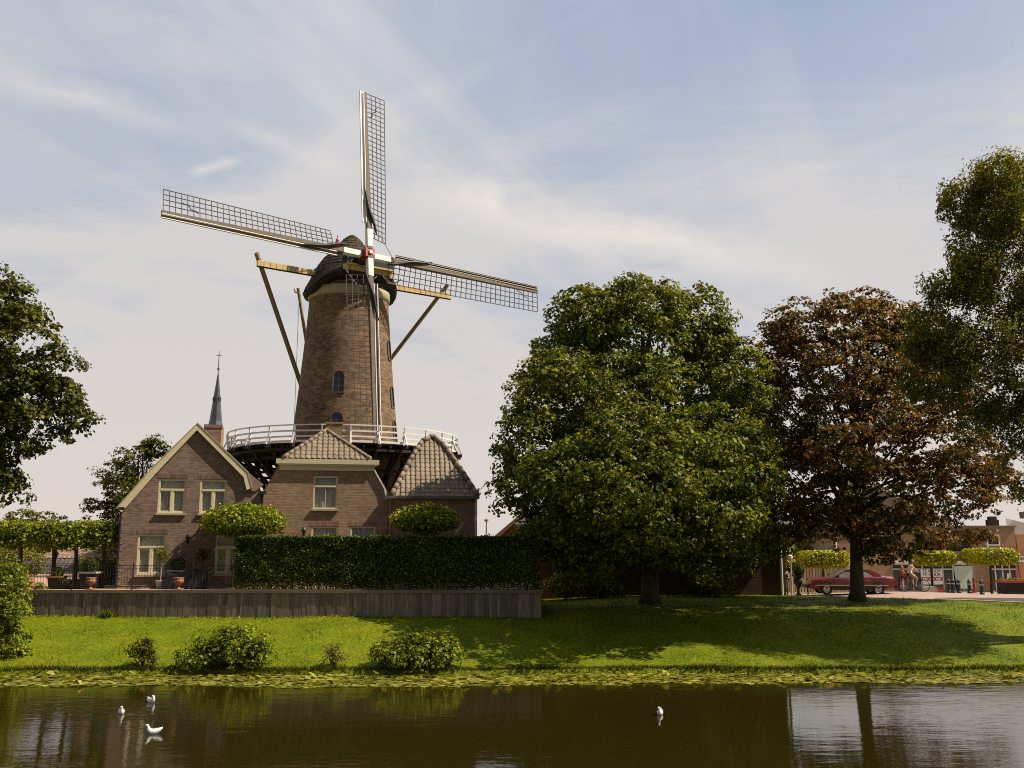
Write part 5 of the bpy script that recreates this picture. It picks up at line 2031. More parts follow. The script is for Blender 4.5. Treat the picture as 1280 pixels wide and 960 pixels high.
# rough growth along the edge of the bank
def blades_mesh(name, P, h, lean, wd, parentloc=(0, 0, 0)):
    n = len(P)
    a = RNG.uniform(0, 2 * PI, n)
    s = np.stack([np.cos(a), np.sin(a), np.zeros(n)], 1) * (wd * RNG.uniform(.6, 1.3, n))[:, None]
    l = RNG.normal(size=(n, 3)) * (h * lean)[:, None]
    l[:, 2] = 0
    v = np.empty((n, 3, 3))
    v[:, 0] = P - s
    v[:, 1] = P + s
    v[:, 2] = P + l + np.array([0, 0, 1]) * h[:, None]
    me = bpy.data.meshes.new(name)
    me.vertices.add(3 * n)
    me.vertices.foreach_set('co', v.reshape(-1))
    me.loops.add(3 * n)
    me.loops.foreach_set('vertex_index', np.arange(3 * n, dtype=np.int32))
    me.polygons.add(n)
    me.polygons.foreach_set('loop_start', np.arange(0, 3 * n, 3, dtype=np.int32))
    me.polygons.foreach_set('loop_total', np.full(n, 3, dtype=np.int32))
    me.update()
    return me


n = 15000
X = RNG.uniform(-24, 30, n)
dY = RNG.normal(0, .06, n)
Yv = np.array([edge_y(x) for x in X]) + .05 + dY
Z = np.array([max(0.0, H(x, y)) for x, y in zip(X, Yv)])
thick = 0.5 + 0.5 * np.array([mnoise.noise(Vector((x * .5, 0, 0))) for x in X])
o = link('bank_grass', blades_mesh('bank_grass', np.stack([X, Yv, Z - .02], 1), (.06 + .2 * thick) * RNG.uniform(.5, 1.2, n), np.full(n, .35) if False else .35 + 0 * X, np.full(n, .016)), 'reed', None)
tag(o, 'rough dark grass tufts along the water edge', kind='stuff')

n = 170000
X = RNG.uniform(-23, 30, n)
Yv = 34.7 + 19.5 * RNG.random(n) ** 1.25
keep = ((Yv < WY - .05) | (X > WX1 + .05)) & (Yv > np.array([edge_y(x) for x in X]) + .02)
road_line = np.interp(X, [-2, 9, 14, 20, 25.5, 32, 48], [53.1, 52.5, 51.8, 49.2, 46.5, 43.9, 41.4])
keep &= Yv < road_line - .05
X, Yv = X[keep], Yv[keep]
Z = np.array([H(x, y) for x, y in zip(X, Yv)])
o = link('grass', blades_mesh('grass', np.stack([X, Yv, Z - .005], 1), RNG.uniform(.03, .075, len(X)) * np.clip(1 + 1.5 * np.array([mnoise.noise(Vector((x * .9, y * .9, 4))) for x, y in zip(X, Yv)]), .5, 2.2), .5 + 0 * X, np.full(len(X), .011)), 'blades', None)
tag(o, 'short mown grass of the sloping lawn', kind='stuff')

# weeds growing at the foot of the wall, clover flowers
wd_ = MB()
n = 900
X = np.concatenate([RNG.normal(at(136, 765, WY).x, .12, 120), RNG.uniform(-22, 1, n - 120)])
Yv = WY - .08 - np.abs(RNG.normal(0, .1, n))
Z = np.array([H(x, y) for x, y in zip(X, Yv)])
h = np.where(np.arange(n) < 120, RNG.uniform(.15, .45, n), RNG.uniform(.04, .14, n))
o = link('weeds', blades_mesh('weeds', np.stack([X, Yv, Z], 1), h, .4 + 0 * X, np.full(n, .03)), 'leaf_bush', None)
tag(o, 'low weeds along the foot of the plank wall', kind='stuff')

# ------------------------------------------------------------------ water lilies
def pads(n, xf, yf, rad, lift, seedk=0):
    V, Fs = [], []
    for i in range(n):
        x = xf(i)
        y = yf(i, x)
        r = rad()
        a0 = random.uniform(0, 2 * PI)
        tx, ty = random.gauss(0, .05), random.gauss(0, .05)
        z = random.uniform(.012, .03) + (abs(random.gauss(0, .05)) + .05 if random.random() < lift else 0)
        if z > .06:
            tx, ty = random.gauss(0, .35), random.gauss(-.25, .3)
        k = 11
        base = len(V)
        V.append((x, y, z - .008))
        for j in range(k):
            t = a0 + (2 * PI - .45) * j / (k - 1)
            dx, dy_ = math.cos(t) * r, math.sin(t) * r * .92
            V.append((x + dx, y + dy_, max(.008, z + dx * tx + dy_ * ty)))
        Fs.append([base] + [base + 1 + j for j in range(k)])
    return V, Fs


def yband(i, x):
    e = edge_y(x)
    wdt = 2.7 + .55 * mnoise.noise(Vector((x * .22, 2.0, 0))) + (0.15 if x < 4 else -.35)
    return e - .12 - wdt * random.random() ** .9


V_, F_ = pads(6500, lambda i: random.uniform(-23, 28), yband, lambda: random.uniform(.055, .14), .07)
mb = MB()
mb.v = [Vector(v) for v in V_]
mb.f = F_
mb.m = [0] * len(F_)
o = link('water_lilies', mb.mesh('water_lilies'), 'lily', None)
tag(o, 'floating yellow green lily pads massed along the bank', kind='stuff')
# pads that drifted off on their own
for px, py, lab in ((604, 851, 'pale lily pad drifting alone, left of a close pair'), (632, 850.5, 'pale lily pad of a close pair off the lily bed, left one'), (648, 850, 'pale lily pad of a close pair off the lily bed, right one'),
                    (702, 855, 'tiny lily pad floating farthest from the bank in mid water'), (1000, 848, 'lily pad off the bed under the copper tree reflection')):
    d = at(px, py, 30) - EYE
    p = EYE + d * (-4.785 / d.z)
    V_, F_ = pads(1, lambda i: 0, lambda i, x: 0, lambda: .3 if px < 660 else .17, 0)
    mb = MB()
    mb.v = [Vector(v) for v in V_]
    mb.f = F_
    mb.m = [0]
    o = mb.build('lily_pad', 'lily', None)
    o.location = (p.x, p.y, 0)
    tag(o, lab, 'lily pad', 'stray lily pads')


# ------------------------------------------------------------------ gulls
def gull(px, py, heading, lab, preen=False):
    d = at(px, py, 25) - EYE
    p = EYE + d * (-4.8 / d.z)
    o = root('gull', (p.x, p.y, 0.0), lab, 'gull', 'white gulls swimming on the canal', heading)
    # body along +x: tail at the back, neck and head in front, one loft
    st = [(-.235, .145, .004, .004), (-.2, .135, .022, .012), (-.14, .095, .05, .035), (-.07, .06, .075, .06), (0, .045, .085, .072), (.07, .05, .078, .072), (.125, .085, .055, .062), (.15, .13, .036, .045),
          (.16, .165, .03, .034), (.175, .198, .036, .036), (.2, .208, .032, .030), (.222, .205, .018, .018), (.232, .203, .006, .006)]
    if preen:
        st = st[:8] + [(.14, .165, .03, .034), (.11, .19, .036, .036), (.085, .19, .032, .03), (.065, .18, .018, .018), (.055, .175, .006, .006)]
    k = 12
    mb = MB()
    ring_ = []
    for i, (x, z, ry, rz) in enumerate(st):
        nxt, prv = st[min(i + 1, len(st) - 1)], st[max(i - 1, 0)]
        dx, dz = nxt[0] - prv[0], nxt[1] - prv[1]
        L_ = math.hypot(dx, dz) or 1
        nx_, nz_ = -dz / L_, dx / L_
        ring_.append([Vector((x + nx_ * rz * math.sin(2 * PI * j / k), ry * math.cos(2 * PI * j / k), z + nz_ * rz * math.sin(2 * PI * j / k))) for j in range(k)])
    for i in range(len(st) - 1):
        for j in range(k):
            j2 = (j + 1) % k
            b = len(mb.v)
            mb.v += [ring_[i][j], ring_[i][j2], ring_[i + 1][j2], ring_[i + 1][j]]
            mb.f.append([b, b + 1, b + 2, b + 3])
            mb.m.append(0)
    body = mb.build('body', 'feather', o, smooth=True, local=True)
    bm = bmesh.new()
    bm.from_mesh(body.data)
    bmesh.ops.remove_doubles(bm, verts=bm.verts, dist=.0005)
    bmesh.ops.recalc_face_normals(bm, faces=bm.faces)
    bm.to_mesh(body.data)
    bm.free()
    body.data.polygons.foreach_set('use_smooth', [True] * len(body.data.polygons))
    for s in (-1, 1):
        wm = MB()
        pr = [(.09, .075, .085), (.0, .088, .10), (-.1, .07, .115), (-.2, .03, .145), (-.27, .012, .168)]
        for a, b in zip(pr[:-1], pr[1:]):
            wm.face([(a[0], s * a[1], a[2] - .045), (b[0], s * b[1], b[2] - .02), (b[0], s * b[1] * .6, b[2] + .016), (a[0], s * a[1] * .55, a[2] + .026)], 0 if a[0] > -.15 else 1)
        wm.build('wing', ['feather', 'feather_dark'] if heading > 2 else ['feather_grey', 'feather_dark'], o, local=True)
    hx, hz, sg = (.055, .175, -1) if preen else (.235, .202, 1)
    bk = MB()
    bk.tube([(hx - .01 * sg, 0, hz), (hx + .03 * sg, 0, hz - .006), (hx + .045 * sg, 0, hz - .012)], [.012, .008, .002], 6)
    bk.build('beak', 'bill', o, local=True)
    ey = MB()
    for s in (-1, 1):
        ey.lathe((hx - .04 * sg, s * .029, hz + .012), [(.001, -.006), (.006, 0), (.001, .006)], 6)
    ey.build('eye', 'feather_dark', o, local=True)
    mk = MB()
    for s in (-1, 1):
        mk.lathe((hx - .062 * sg, s * .026, hz - .004), [(.002, -.014), (.013, 0), (.002, .014)], 8)
    mk.build('cheek_spot', 'feather_dark', o, local=True)
    return o


gull(193, 917, PI * 1.0 + .15, 'white gull seen side on, nearest of the swimming gulls')
gull(151.5, 892, -PI / 2 + .35, 'white gull facing the viewer with a thin wake, on the far left')
gull(188.5, 878, -PI / 2 + .9, 'white gull with its head turned back, farthest of the three left gulls', True)
gull(825, 893, -PI / 2 - .3, 'single white gull swimming alone on the right half of the canal')

# ------------------------------------------------------------------ street on the right
def car(p, heading):
    o = root('parked_car', p, 'burgundy red saloon car parked on the road behind the copper tree trunk', 'car', None, heading)
    # x forward, length 4.74, width 1.74
    L2, Wd_ = 2.37, 0.87
    # lower body: stations along x: (x, half width, sill z, belt z)
    st = [(-2.37, .70, .42, .88), (-2.28, .80, .36, .97), (-1.9, .85, .30, 1.0), (-1.2, .87, .28, 1.0), (-.4, .87, .27, .97), (.5, .87, .27, .95), (1.0, .87, .28, .94), (1.6, .85, .30, .89), (2.1, .81, .32, .84), (2.28, .76, .36, .80), (2.37, .70, .42, .74)]
    mb = MB()
    rg = []
    for x, hw_, zs, zb2 in st:
        half = [(hw_ * .9, zs), (hw_, zs + .1), (hw_ * 1.0, zs + (zb2 - zs) * .55), (hw_ * .985, zb2 - .07), (hw_ * .93, zb2), (hw_ * .5, zb2 + .035), (0, zb2 + .045)]
        full = [(y, z) for y, z in half] + [(-y, z) for y, z in half[::-1][1:]]
        rg.append([Vector((x, y, z)) for y, z in full])
    k = len(rg[0])
    for i in range(len(rg) - 1):
        for j in range(k - 1):
            mb.face([rg[i][j], rg[i][j + 1], rg[i + 1][j + 1], rg[i + 1][j]])
        mb.face([rg[i][0], rg[i + 1][0], rg[i + 1][-1], rg[i][-1]], 1)
    mb.face(rg[0][::-1])
    mb.face(rg[-1])
    body = mb.build('body', ['car_paint', 'car_black'], o, local=True)
    # greenhouse: pillars and roof
    lo = [(-1.62, .80, 1.0), (-.5, .81, .98), (.95, .80, .95)]
    roofp = [(-.95, .60), (-.55, .63), (.1, .62), (.25, .59)]
    zr_ = [1.37, 1.43, 1.42, 1.38]
    rm = MB()
    for s in (-1, 1):
        pass
    rr_ = [[Vector((x, y, z - (.03 if abs(y) > .5 else 0))) for y in (-w_, -w_ * .6, 0, w_ * .6, w_)] for (x, w_), z in zip(roofp, zr_)]
    for i in range(3):
        for j in range(4):
            rm.face([rr_[i][j], rr_[i][j + 1], rr_[i + 1][j + 1], rr_[i + 1][j]])
    th = .045
    for s in (-1, 1):
        fb, ft = Vector((.98, s * .79, .94)), Vector((.25, s * .6, 1.36))
        rb_, rt_ = Vector((-1.62, s * .78, .99)), Vector((-.95, s * .6, 1.35))
        mb2, mt = Vector((-.32, s * .8, .97)), Vector((-.3, s * .63, 1.40))
        rm.bar(fb, ft, .07, .05)
        rm.bar(rb_ + Vector((.1, 0, 0)), rt_, .3, .05, (0, s, .4), .16, .05)
        rm.bar(mb2, mt, .06, .05)
        rm.bar(ft, mt, .07, .05)
        rm.bar(mt, rt_, .07, .05)
    rm.build('roof', 'car_paint', o, local=True)
    gm = MB()
    q = lambda x, y, z: (x, y, z)
    for s in (-1, 1):
        gm.face([q(.9, s * .775, .95), q(.24, s * .588, 1.36), q(-.3, s * .615, 1.39), q(-.93, s * .588, 1.34), q(-1.4, s * .775, 1.0)])
    gm.build('side_window', 'car_glass', o, local=True)
    gm = MB()
    gm.face([q(1.0, -.76, .955), q(1.0, .76, .955), q(.25, .58, 1.37), q(.25, -.58, 1.37)])
    gm.build('windscreen', 'car_glass', o, local=True)
    gm = MB()
    gm.face([q(-1.66, -.74, 1.02), q(-1.66, .74, 1.02), q(-.96, .58, 1.36), q(-.96, -.58, 1.36)])
    gm.build('rear_window', 'car_glass', o, local=True)
    for x in (1.38, -1.42):
        for s in (-1, 1):
            wm = MB()
            m = Matrix.Rotation(PI / 2, 4, 'X')
            wm.lathe((0, 0, 0), [(.2, -.1), (.29, -.1), (.315, -.07), (.315, .07), (.29, .1), (.2, .1)], 24, cap=False)
            wm.xform(Matrix.Translation((x, s * .79, .315)) @ m)
            w_ = wm.build('wheel', 'rubber', o, local=True, smooth=False)
            rmx = MB()
            rmx.lathe((0, 0, 0), [(.03, .06), (.05, .055), (.07, .03), (.15, .045), (.17, .07), (.185, .08)], 16, cap=False)
            rmx.lathe((0, 0, 0), [(.0005, .062), (.03, .06)], 16, cap=False)
            rmx.xform(Matrix.Translation((x, s * .815, .315)) @ Matrix.Rotation(PI / 2 * -s, 4, 'X'))
            rmx.build('rim', 'alloy', w_, local=True)
            am = MB()
            am.lathe((0, 0, 0), [(.375, -.06), (.375, .06)], 24, cap=True)
            am.xform(Matrix.Translation((x, s * .835, .33)) @ m)
            # arch: dark ring round the wheel
            ar = MB()
            for t in range(14):
                a0, a1 = PI * t / 14 - .1, PI * (t + 1) / 14 - .1
                for r0, r1, mi in ((.32, .40, 0),):
                    ar.face([(x + math.cos(a0) * r0, s * .882, .33 + math.sin(a0) * r0), (x + math.cos(a0) * r1, s * .882, .33 + math.sin(a0) * r1), (x + math.cos(a1) * r1, s * .882, .33 + math.sin(a1) * r1), (x + math.cos(a1) * r0, s * .882, .33 + math.sin(a1) * r0)])
            ar.build('wheel_arch', 'car_black', o, local=True)
    for s in (-1, 1):
        tm = MB()
        tm.box((-1.95, s * .872, .50), (2.0, s * .895, .56))
        tm.build('side_trim', 'chrome', o, local=True)
        tm = MB()
        tm.box((-1.0, s * .87, .27), (1.0, s * .888, .49))
        tm.build('lower_panel', 'car_black', o, local=True)
        hm = MB()
        hm.box((2.3, s * .42, .62), (2.4, s * .72, .78))
        hm.build('headlight', 'lens', o, local=True)
        hm = MB()
        hm.box((2.2, s * .725, .62), (2.36, s * .79, .78))
        hm.build('indicator', 'shirt_orange', o, local=True)
        hm = MB()
        hm.box((-2.4, s * .45, .62), (-2.3, s * .78, .84))
        hm.build('tail_light', 'tail', o, local=True)
        dm = MB()
        for xx in (.05, -.95):
            dm.box((xx, s * .872, .80), (xx + .2, s * .90, .835))
        dm.build('door_handle', 'chrome', o, local=True)
        mm_ = MB()
        mm_.box((.72, s * .86, .95), (.86, s * 1.03, 1.08))
        mm_.build('wing_mirror', 'black', o, local=True)
        dl = MB()
        for xx in (.95, -.3, -1.25):
            dl.box((xx - .006, s * .868, .35), (xx + .006, s * .874, .95))
        dl.build('door_seam', 'car_black', o, local=True)
    bm_ = MB()
    bm_.box((2.28, -.78, .38), (2.46, .78, .54))
    bm_.build('front_bumper', 'car_black', o, local=True)
    bm_ = MB()
    bm_.box((-2.46, -.78, .38), (-2.28, .78, .56))
    bm_.build('rear_bumper', 'car_black', o, local=True)
    bm_ = MB()
    bm_.box((2.33, -.38, .58), (2.41, .38, .82))
    bm_.build('grille', 'chrome', o, local=True)
    return o


cx_ = (at(1012, 744, 53.5).x + at(1122, 744, 53.5).x) / 2
car((cx_, 54.3, H(cx_, 54.3) + .05), PI - R(5))


# bicycle with rider
def skin(name, verts, edges, parent, mats, sub=2, zones=None, root_i=0):
    me = bpy.data.meshes.new(name)
    me.from_pydata([v[:3] for v in verts], edges, [])
    o = bpy.data.objects.new(name, me)
    C.objects.link(o)
    md = o.modifiers.new('s', 'SKIN')
    md.use_smooth_shade = True
    for i, v in enumerate(verts):
        me.skin_vertices[0].data[i].radius = (v[3], v[4] if len(v) > 4 else v[3])
    me.skin_vertices[0].data[root_i].use_root = True
    o.modifiers.new('u', 'SUBSURF').levels = sub
    bpy.context.view_layer.update()
    nm = bpy.data.meshes.new_from_object(o.evaluated_get(bpy.context.evaluated_depsgraph_get()))
    bpy.data.objects.remove(o)
    bpy.data.meshes.remove(me)
    nm.materials.clear()
    for m in mats:
        nm.materials.append(M[m])
    if zones:
        for p in nm.polygons:
            p.material_index = zones(p.center)
    nm.polygons.foreach_set('use_smooth', [True] * len(nm.polygons))
    r_ = bpy.data.objects.new(name, nm)
    C.objects.link(r_)
    r_.parent = parent
    return r_


bp_ = at(1143, 745, 55.5)
bz = H(bp_.x, 55.5) + .05
# the bike heads to the right: x forward
BK = root('bicycle', (bp_.x, 55.5, bz), 'dark city bicycle ridden along the road behind the red car', 'bicycle', None, R(-4))
for x in (-.53, .56):
    wm = MB()
    ps = [(x + .33 * math.cos(a), 0, .35 + .33 * math.sin(a)) for a in np.linspace(0, 2 * PI, 29)]
    wm.tube(ps, .022, 6, cap=False)
    w_ = wm.build('wheel', 'rubber', BK, local=True)
    sp_ = MB()
    for a in np.linspace(0, PI, 9)[:-1]:
        sp_.tube([(x - .32 * math.cos(a), 0, .35 - .32 * math.sin(a)), (x + .32 * math.cos(a), 0, .35 + .32 * math.sin(a))], .004, 3)
    sp_.tube([(x, -.05, .35), (x, .05, .35)], .03, 8)
    sp_.build('spokes', 'chrome', w_, local=True)
fm = MB()
bb_, seat_, head_ = (-.02, 0, .32), (-.22, 0, .92), (.38, 0, .92)
for a, b in ((bb_, seat_), (bb_, (.42, 0, .72)), (seat_, (.40, 0, .80)), ((-.53, 0, .35), bb_), ((-.53, 0, .35), (-.19, 0, .78)), ((.34, 0, 1.06), (.44, 0, .68)), ((.44, 0, .68), (.56, 0, .35))):
    fm.tube([a, b], .018, 6)
fm.build('frame', 'black', BK, local=True)
fm = MB()
fm.tube([(.34, 0, 1.06), (.34, 0, 1.12), (.30, .26, 1.14), (.16, .29, 1.12)], .014, 6)
fm.tube([(.34, 0, 1.12), (.30, -.26, 1.14), (.16, -.29, 1.12)], .014, 6)
fm.build('handlebar', 'chrome', BK, local=True)
fm = MB()
fm.tube([(-.38, 0, .95), (-.25, 0, .97), (-.1, 0, .955)], [.1, .09, .03], 8)
fm.build('saddle', 'black', BK, local=True)
fm = MB()
fm.tube([(-.02, -.09, .32), (-.02, .09, .32)], .03, 8)
fm.bar((-.02, -.1, .32), (.12, -.1, .22), .02, .02)
fm.bar((-.02, .1, .32), (-.16, .1, .42), .02, .02)
fm.bar((.07, -.18, .22), (.17, -.18, .22), .1, .02)
fm.bar((-.21, .18, .42), (-.11, .18, .42), .1, .02)
fm.build('pedal', 'black', BK, local=True)
fm = MB()
fm.bar((-.85, 0, .76), (-.25, 0, .76), .16, .03)
fm.box((-.78, -.14, .79), (-.46, .14, .84))
fm.box((-.80, -.15, .79), (-.76, .15, 1.2))
fm.build('child_seat', 'cover', BK, local=True)

PR = root('person', (bp_.x, 55.5, bz), 'person in a pale top and khaki trousers riding the dark bicycle', 'person', None, R(-4))
vb = [(-.24, 0, 1.04, .14, .17), (-.20, 0, 1.2, .12, .15), (-.12, 0, 1.38, .12, .17), (-.06, 0, 1.5, .08, .11), (-.03, 0, 1.57, .052), (.0, 0, 1.66, .088, .085), (.01, 0, 1.76, .085, .08),
      (-.1, -.18, 1.45, .058), (.1, -.25, 1.26, .045), (.22, -.27, 1.15, .032), (.27, -.27, 1.13, .038),
      (-.1, .18, 1.45, .058), (.1, .25, 1.26, .045), (.22, .27, 1.15, .032), (.27, .27, 1.13, .038),
      (-.18, -.11, .98, .1), (.16, -.13, .78, .075), (.08, -.14, .5, .055), (.06, -.15, .3, .042), (.17, -.16, .255, .038),
      (-.18, .11, .98, .1), (.18, .13, .9, .075), (-.08, .14, .65, .055), (-.2, .15, .5, .042), (-.1, .16, .455, .038)]
eb = [(0, 1), (1, 2), (2, 3), (3, 4), (4, 5), (5, 6), (2, 7), (7, 8), (8, 9), (9, 10), (2, 11), (11, 12), (12, 13), (13, 14), (0, 15), (15, 16), (16, 17), (17, 18), (18, 19), (0, 20), (20, 21), (21, 22), (22, 23), (23, 24)]


def zone(c):
    if c.z > 1.53 and c.x > -.12:
        return 0
    if c.z < .3 or (c.z < .5 and c.y > .05 and c.x > -.17):
        return 3
    if c.z < 1.06 and not (abs(c.y) > .2 and c.x > .1):
        return 2
    if c.x > .0 and abs(c.y) > .19:
        return 0
    return 1


skin('body', vb, eb, PR, ['skin', 'shirt_pale', 'trouser_khaki', 'black'], 2, zone)
hm = MB()
hm.lathe((-.02, 0, 1.7), [(.105, -.06), (.112, .02), (.09, .09), (.04, .125), (.002, .13)], 14, sx=1.0, sy=.92)
hm.tube([(-.11, 0, 1.74), (-.16, 0, 1.66), (-.17, 0, 1.55)], [.045, .05, .02], 8)
hm.build('hair', 'hair', PR, local=True, smooth=True)
fc_ = MB()
fc_.tube([(.085, 0, 1.70), (.115, 0, 1.675)], [.012, .016], 6)
for s in (-1, 1):
    fc_.lathe((.075, s * .035, 1.705), [(.002, -.01), (.01, 0), (.002, .01)], 6)
fc_.build('face', 'skin', PR, local=True)

CH = root('person', (bp_.x, 55.5, bz), 'small child in an orange top on the rear seat of the bicycle', 'person', None, R(-4))
vc = [(-.62, 0, .92, .1, .11), (-.62, 0, 1.05, .09, .11), (-.60, 0, 1.17, .085, .11), (-.59, 0, 1.23, .045), (-.58, 0, 1.32, .085), (-.57, 0, 1.40, .075),
      (-.6, -.13, 1.15, .04), (-.48, -.15, 1.05, .032), (-.40, -.12, 1.03, .03), (-.6, .13, 1.15, .04), (-.48, .15, 1.05, .032), (-.40, .12, 1.03, .03),
      (-.58, -.1, .89, .065), (-.38, -.16, .86, .05), (-.36, -.18, .62, .04), (-.3, -.18, .57, .035), (-.58, .1, .89, .065), (-.38, .16, .86, .05), (-.36, .18, .62, .04), (-.3, .18, .57, .035)]
ec = [(0, 1), (1, 2), (2, 3), (3, 4), (4, 5), (2, 6), (6, 7), (7, 8), (2, 9), (9, 10), (10, 11), (0, 12), (12, 13), (13, 14), (14, 15), (0, 16), (16, 17), (17, 18), (18, 19)]
skin('body', vc, ec, CH, ['skin', 'shirt_orange', 'sign_red'], 2, lambda c: 0 if c.z > 1.22 or (abs(c.y) > .13 and c.x > -.5 and c.z > .95) or c.z < .75 else (1 if c.z > .94 else 2))
hm = MB()
hm.lathe((-.595, 0, 1.36), [(.085, -.04), (.092, .02), (.07, .07), (.002, .1)], 12)
hm.build('hair', 'hair', CH, local=True, smooth=True)

# bollards
BL = [(1186.5, 730, 745.5), (1192, 731, 745.5), (1199.3, 730, 746), (1212.5, 731.5, 745), (1228, 730, 747)]
labs = ['dark bollard, leftmost of the tight group of three by the road', 'dark bollard in the middle of the tight group of three', 'dark bollard at the right end of the tight group of three', 'dark bollard left of the first red rope post', 'dark bollard between the two red rope posts']
proto = None
for (px, y0, y1), lab in zip(BL, labs):
    Yb = 56.0 if px != 1228 else 54.5
    p = at(px, y1, Yb)
    h_ = at(px, y0, Yb).z - H(p.x, Yb)
    if proto is None:
        proto = root('bollard', (p.x, Yb, H(p.x, Yb) + .03), lab, 'bollard', 'dark bollards along the road')
        mb = MB()
        mb.lathe((0, 0, 0), [(.13, 0), (.13, .12), (.10, .16), (.095, .62), (.105, .64), (.105, .70), (.09, .72), (.085, .76), (.03, .82)], 14)
        mb.build('post', 'bollard', proto, local=True)
        mb = MB()
        mb.lathe((0, 0, 0), [(.107, .52), (.107, .585)], 14, cap=False)
        mb.build('band', 'chrome', proto, local=True)
        o = proto
    else:
        o = copy_tree(proto)
        o.location = (p.x, Yb, H(p.x, Yb) + .03)
        o['label'] = lab
# red rope posts
rps = []
for px, lab in ((1218, 'red rope post on the paving, left one of two'), (1251, 'red rope post beside the red rimmed planter box')):
    p = at(px, 743, 59)
    z_ = H(p.x, 59) + .05
    o = root('rope_post', (p.x, 59, z_), lab, 'post', 'red posts joined by a red rope')
    mb = MB()
    mb.lathe((p.x, 59, z_), [(.2, 0), (.2, .05), (.09, .1), (.06, .85), (.08, .87), (.07, .95), (.01, .98)], 12)
    mb.build('post', 'sign_red', o)
    rps.append(Vector((p.x, 59, z_ + .85)))
mb = MB()
a, b = rps
ends = [a + Vector((-.0, 0, 0)), b, b + Vector((2.0, .4, 0))]
for p, q in zip(ends[:-1], ends[1:]):
    mb.tube([p.lerp(q, t) - ZU * .2 * math.sin(t * PI) for t in np.linspace(0, 1, 9)], .03, 6)
o = mb.build('red_rope', 'sign_red', None)
tag(o, 'sagging red rope strung between the two red posts', 'rope')

# red rimmed planter box at the right edge
p = at(1259, 744, 55.5)
z_ = H(p.x, 55.5) + .05
o = root('street_planter', (p.x + 1.3, 55.5, z_), 'long dark planter box with a red rim at the right edge', 'planter')
mb = MB()
mb.box((p.x, 55.5, z_), (p.x + 2.6, 56.6, z_ + .62))
mb.build('box', 'dark_wood', o)
mb = MB()
mb.box((p.x - .05, 55.45, z_ + .622), (p.x + 2.65, 56.65, z_ + .76))
mb.build('rim', 'sign_red', o)
n = 500
P = np.stack([RNG.uniform(p.x + .1, p.x + 2.5, n), RNG.uniform(55.6, 56.5, n), z_ + .76 + np.abs(RNG.normal(0, .06, n))], 1)
link('plants', leaf_mesh('plants', P - np.array(WL[o.name]), .08 * RNG.uniform(.7, 1.3, n)), 'leaf_bush', o)

# pale stone bench block
p = at(1159.5, 741, 60)
z_ = H(p.x, 60) + .05
o = root('stone_bench', (p.x + .3, 60, z_), 'low pale stone bench block on the paving behind the cyclist', 'bench')
mb = MB()
mb.prism([(p.x - .1, z_), (p.x + .62, z_), (p.x + .62, z_ + .36), (p.x + .5, z_ + .42), (p.x, z_ + .42), (p.x - .1, z_ + .34)], 60, 60.5)
mb.build('block', 'stone', o)

# red scooter behind the bench
p = at(1175, 741, 64)
z_ = H(p.x, 64) + .08
o = root('scooter', (p.x, 64, z_), 'small red scooter parked before the shop window sign', 'scooter')
for x in (-.5, .5):
    wm = MB()
    wm.tube([(p.x + x + .19 * math.cos(a), 64, z_ + .22 + .19 * math.sin(a)) for a in np.linspace(0, 2 * PI, 17)], .05, 6, cap=False)
    wm.build('wheel', 'rubber', o)
mb = MB()
mb.prism([(p.x - .7, z_ + .45), (p.x - .5, z_ + .3), (p.x - .1, z_ + .22), (p.x + .25, z_ + .22), (p.x + .40, z_ + .7), (p.x + .30, z_ + .74), (p.x + .17, z_ + .5), (p.x - .0, z_ + .5), (p.x - .12, z_ + .68), (p.x - .65, z_ + .66)], 63.86, 64.14)
mb.build('body', 'sign_red', o)
mb = MB()
mb.tube([(p.x + .35, 64.25, z_ + .95), (p.x + .42, 64, z_ + .98), (p.x + .35, 63.75, z_ + .95)], .02, 6)
mb.tube([(p.x + .5, 64, z_ + .25), (p.x + .4, 64, z_ + .95)], .03, 6)
mb.build('handlebar', 'black', o)
mb = MB()
mb.box((p.x - .66, 63.88, z_ + .7), (p.x - .12, 64.12, z_ + .77))
mb.build('seat', 'black', o)
o.scale = (.6, .8, .72)

# clipped street trees
def box_tree(x0, x1, y0, y1, Yt, tx, lab, mat='leaf_yellow'):
    a, b = at(x0, y1, Yt), at(x1, y0, Yt)
    X = at(tx, 742, Yt).x
    zg_ = H(X, Yt)
    o = root('clipped_tree', (X, Yt, zg_), lab, 'tree', 'yellow green clipped street trees')
    n = int(2200 * max(.5, (b.x - a.x)))
    q = RNG.random((n, 3)) * 2 - 1
    m_ = np.max(np.abs(q), axis=1)
    q = q / m_[:, None] * (1 - .35 * RNG.random(n) ** 2)[:, None]
    q = np.sign(q) * np.abs(q) ** 1.0
    rad = np.linalg.norm(q, axis=1)
    q *= np.minimum(1, 1.28 / rad)[:, None]
    P = np.array([(a.x + b.x) / 2, Yt, (a.z + b.z) / 2]) + q * np.array([(b.x - a.x) / 2, min(1.2, (b.x - a.x) / 2), (b.z - a.z) / 2])
    P += RNG.normal(size=(n, 3)) * .03
    link('crown', leaf_mesh('crown', P - np.array(WL[o.name]), .15 * RNG.uniform(.7, 1.3, n), unit(q ** 5 + .02 * q), up=.25, out=1.3), mat, o)
    mb = MB()
    mb.tube([(X, Yt, zg_ - .05), (X + .02, Yt, a.z - .2), ((a.x + b.x) / 2, Yt, a.z + .3)], [.1, .08, .06], 8)
    for k in range(8):
        t = k * PI / 4
        mb.tube([((a.x + b.x) / 2, Yt, a.z), ((a.x + b.x) / 2 + math.cos(t) * (b.x - a.x) * .4, Yt + math.sin(t) * .8, a.z + .35)], [.035, .01], 5)
    mb.build('trunk', 'bark', o)


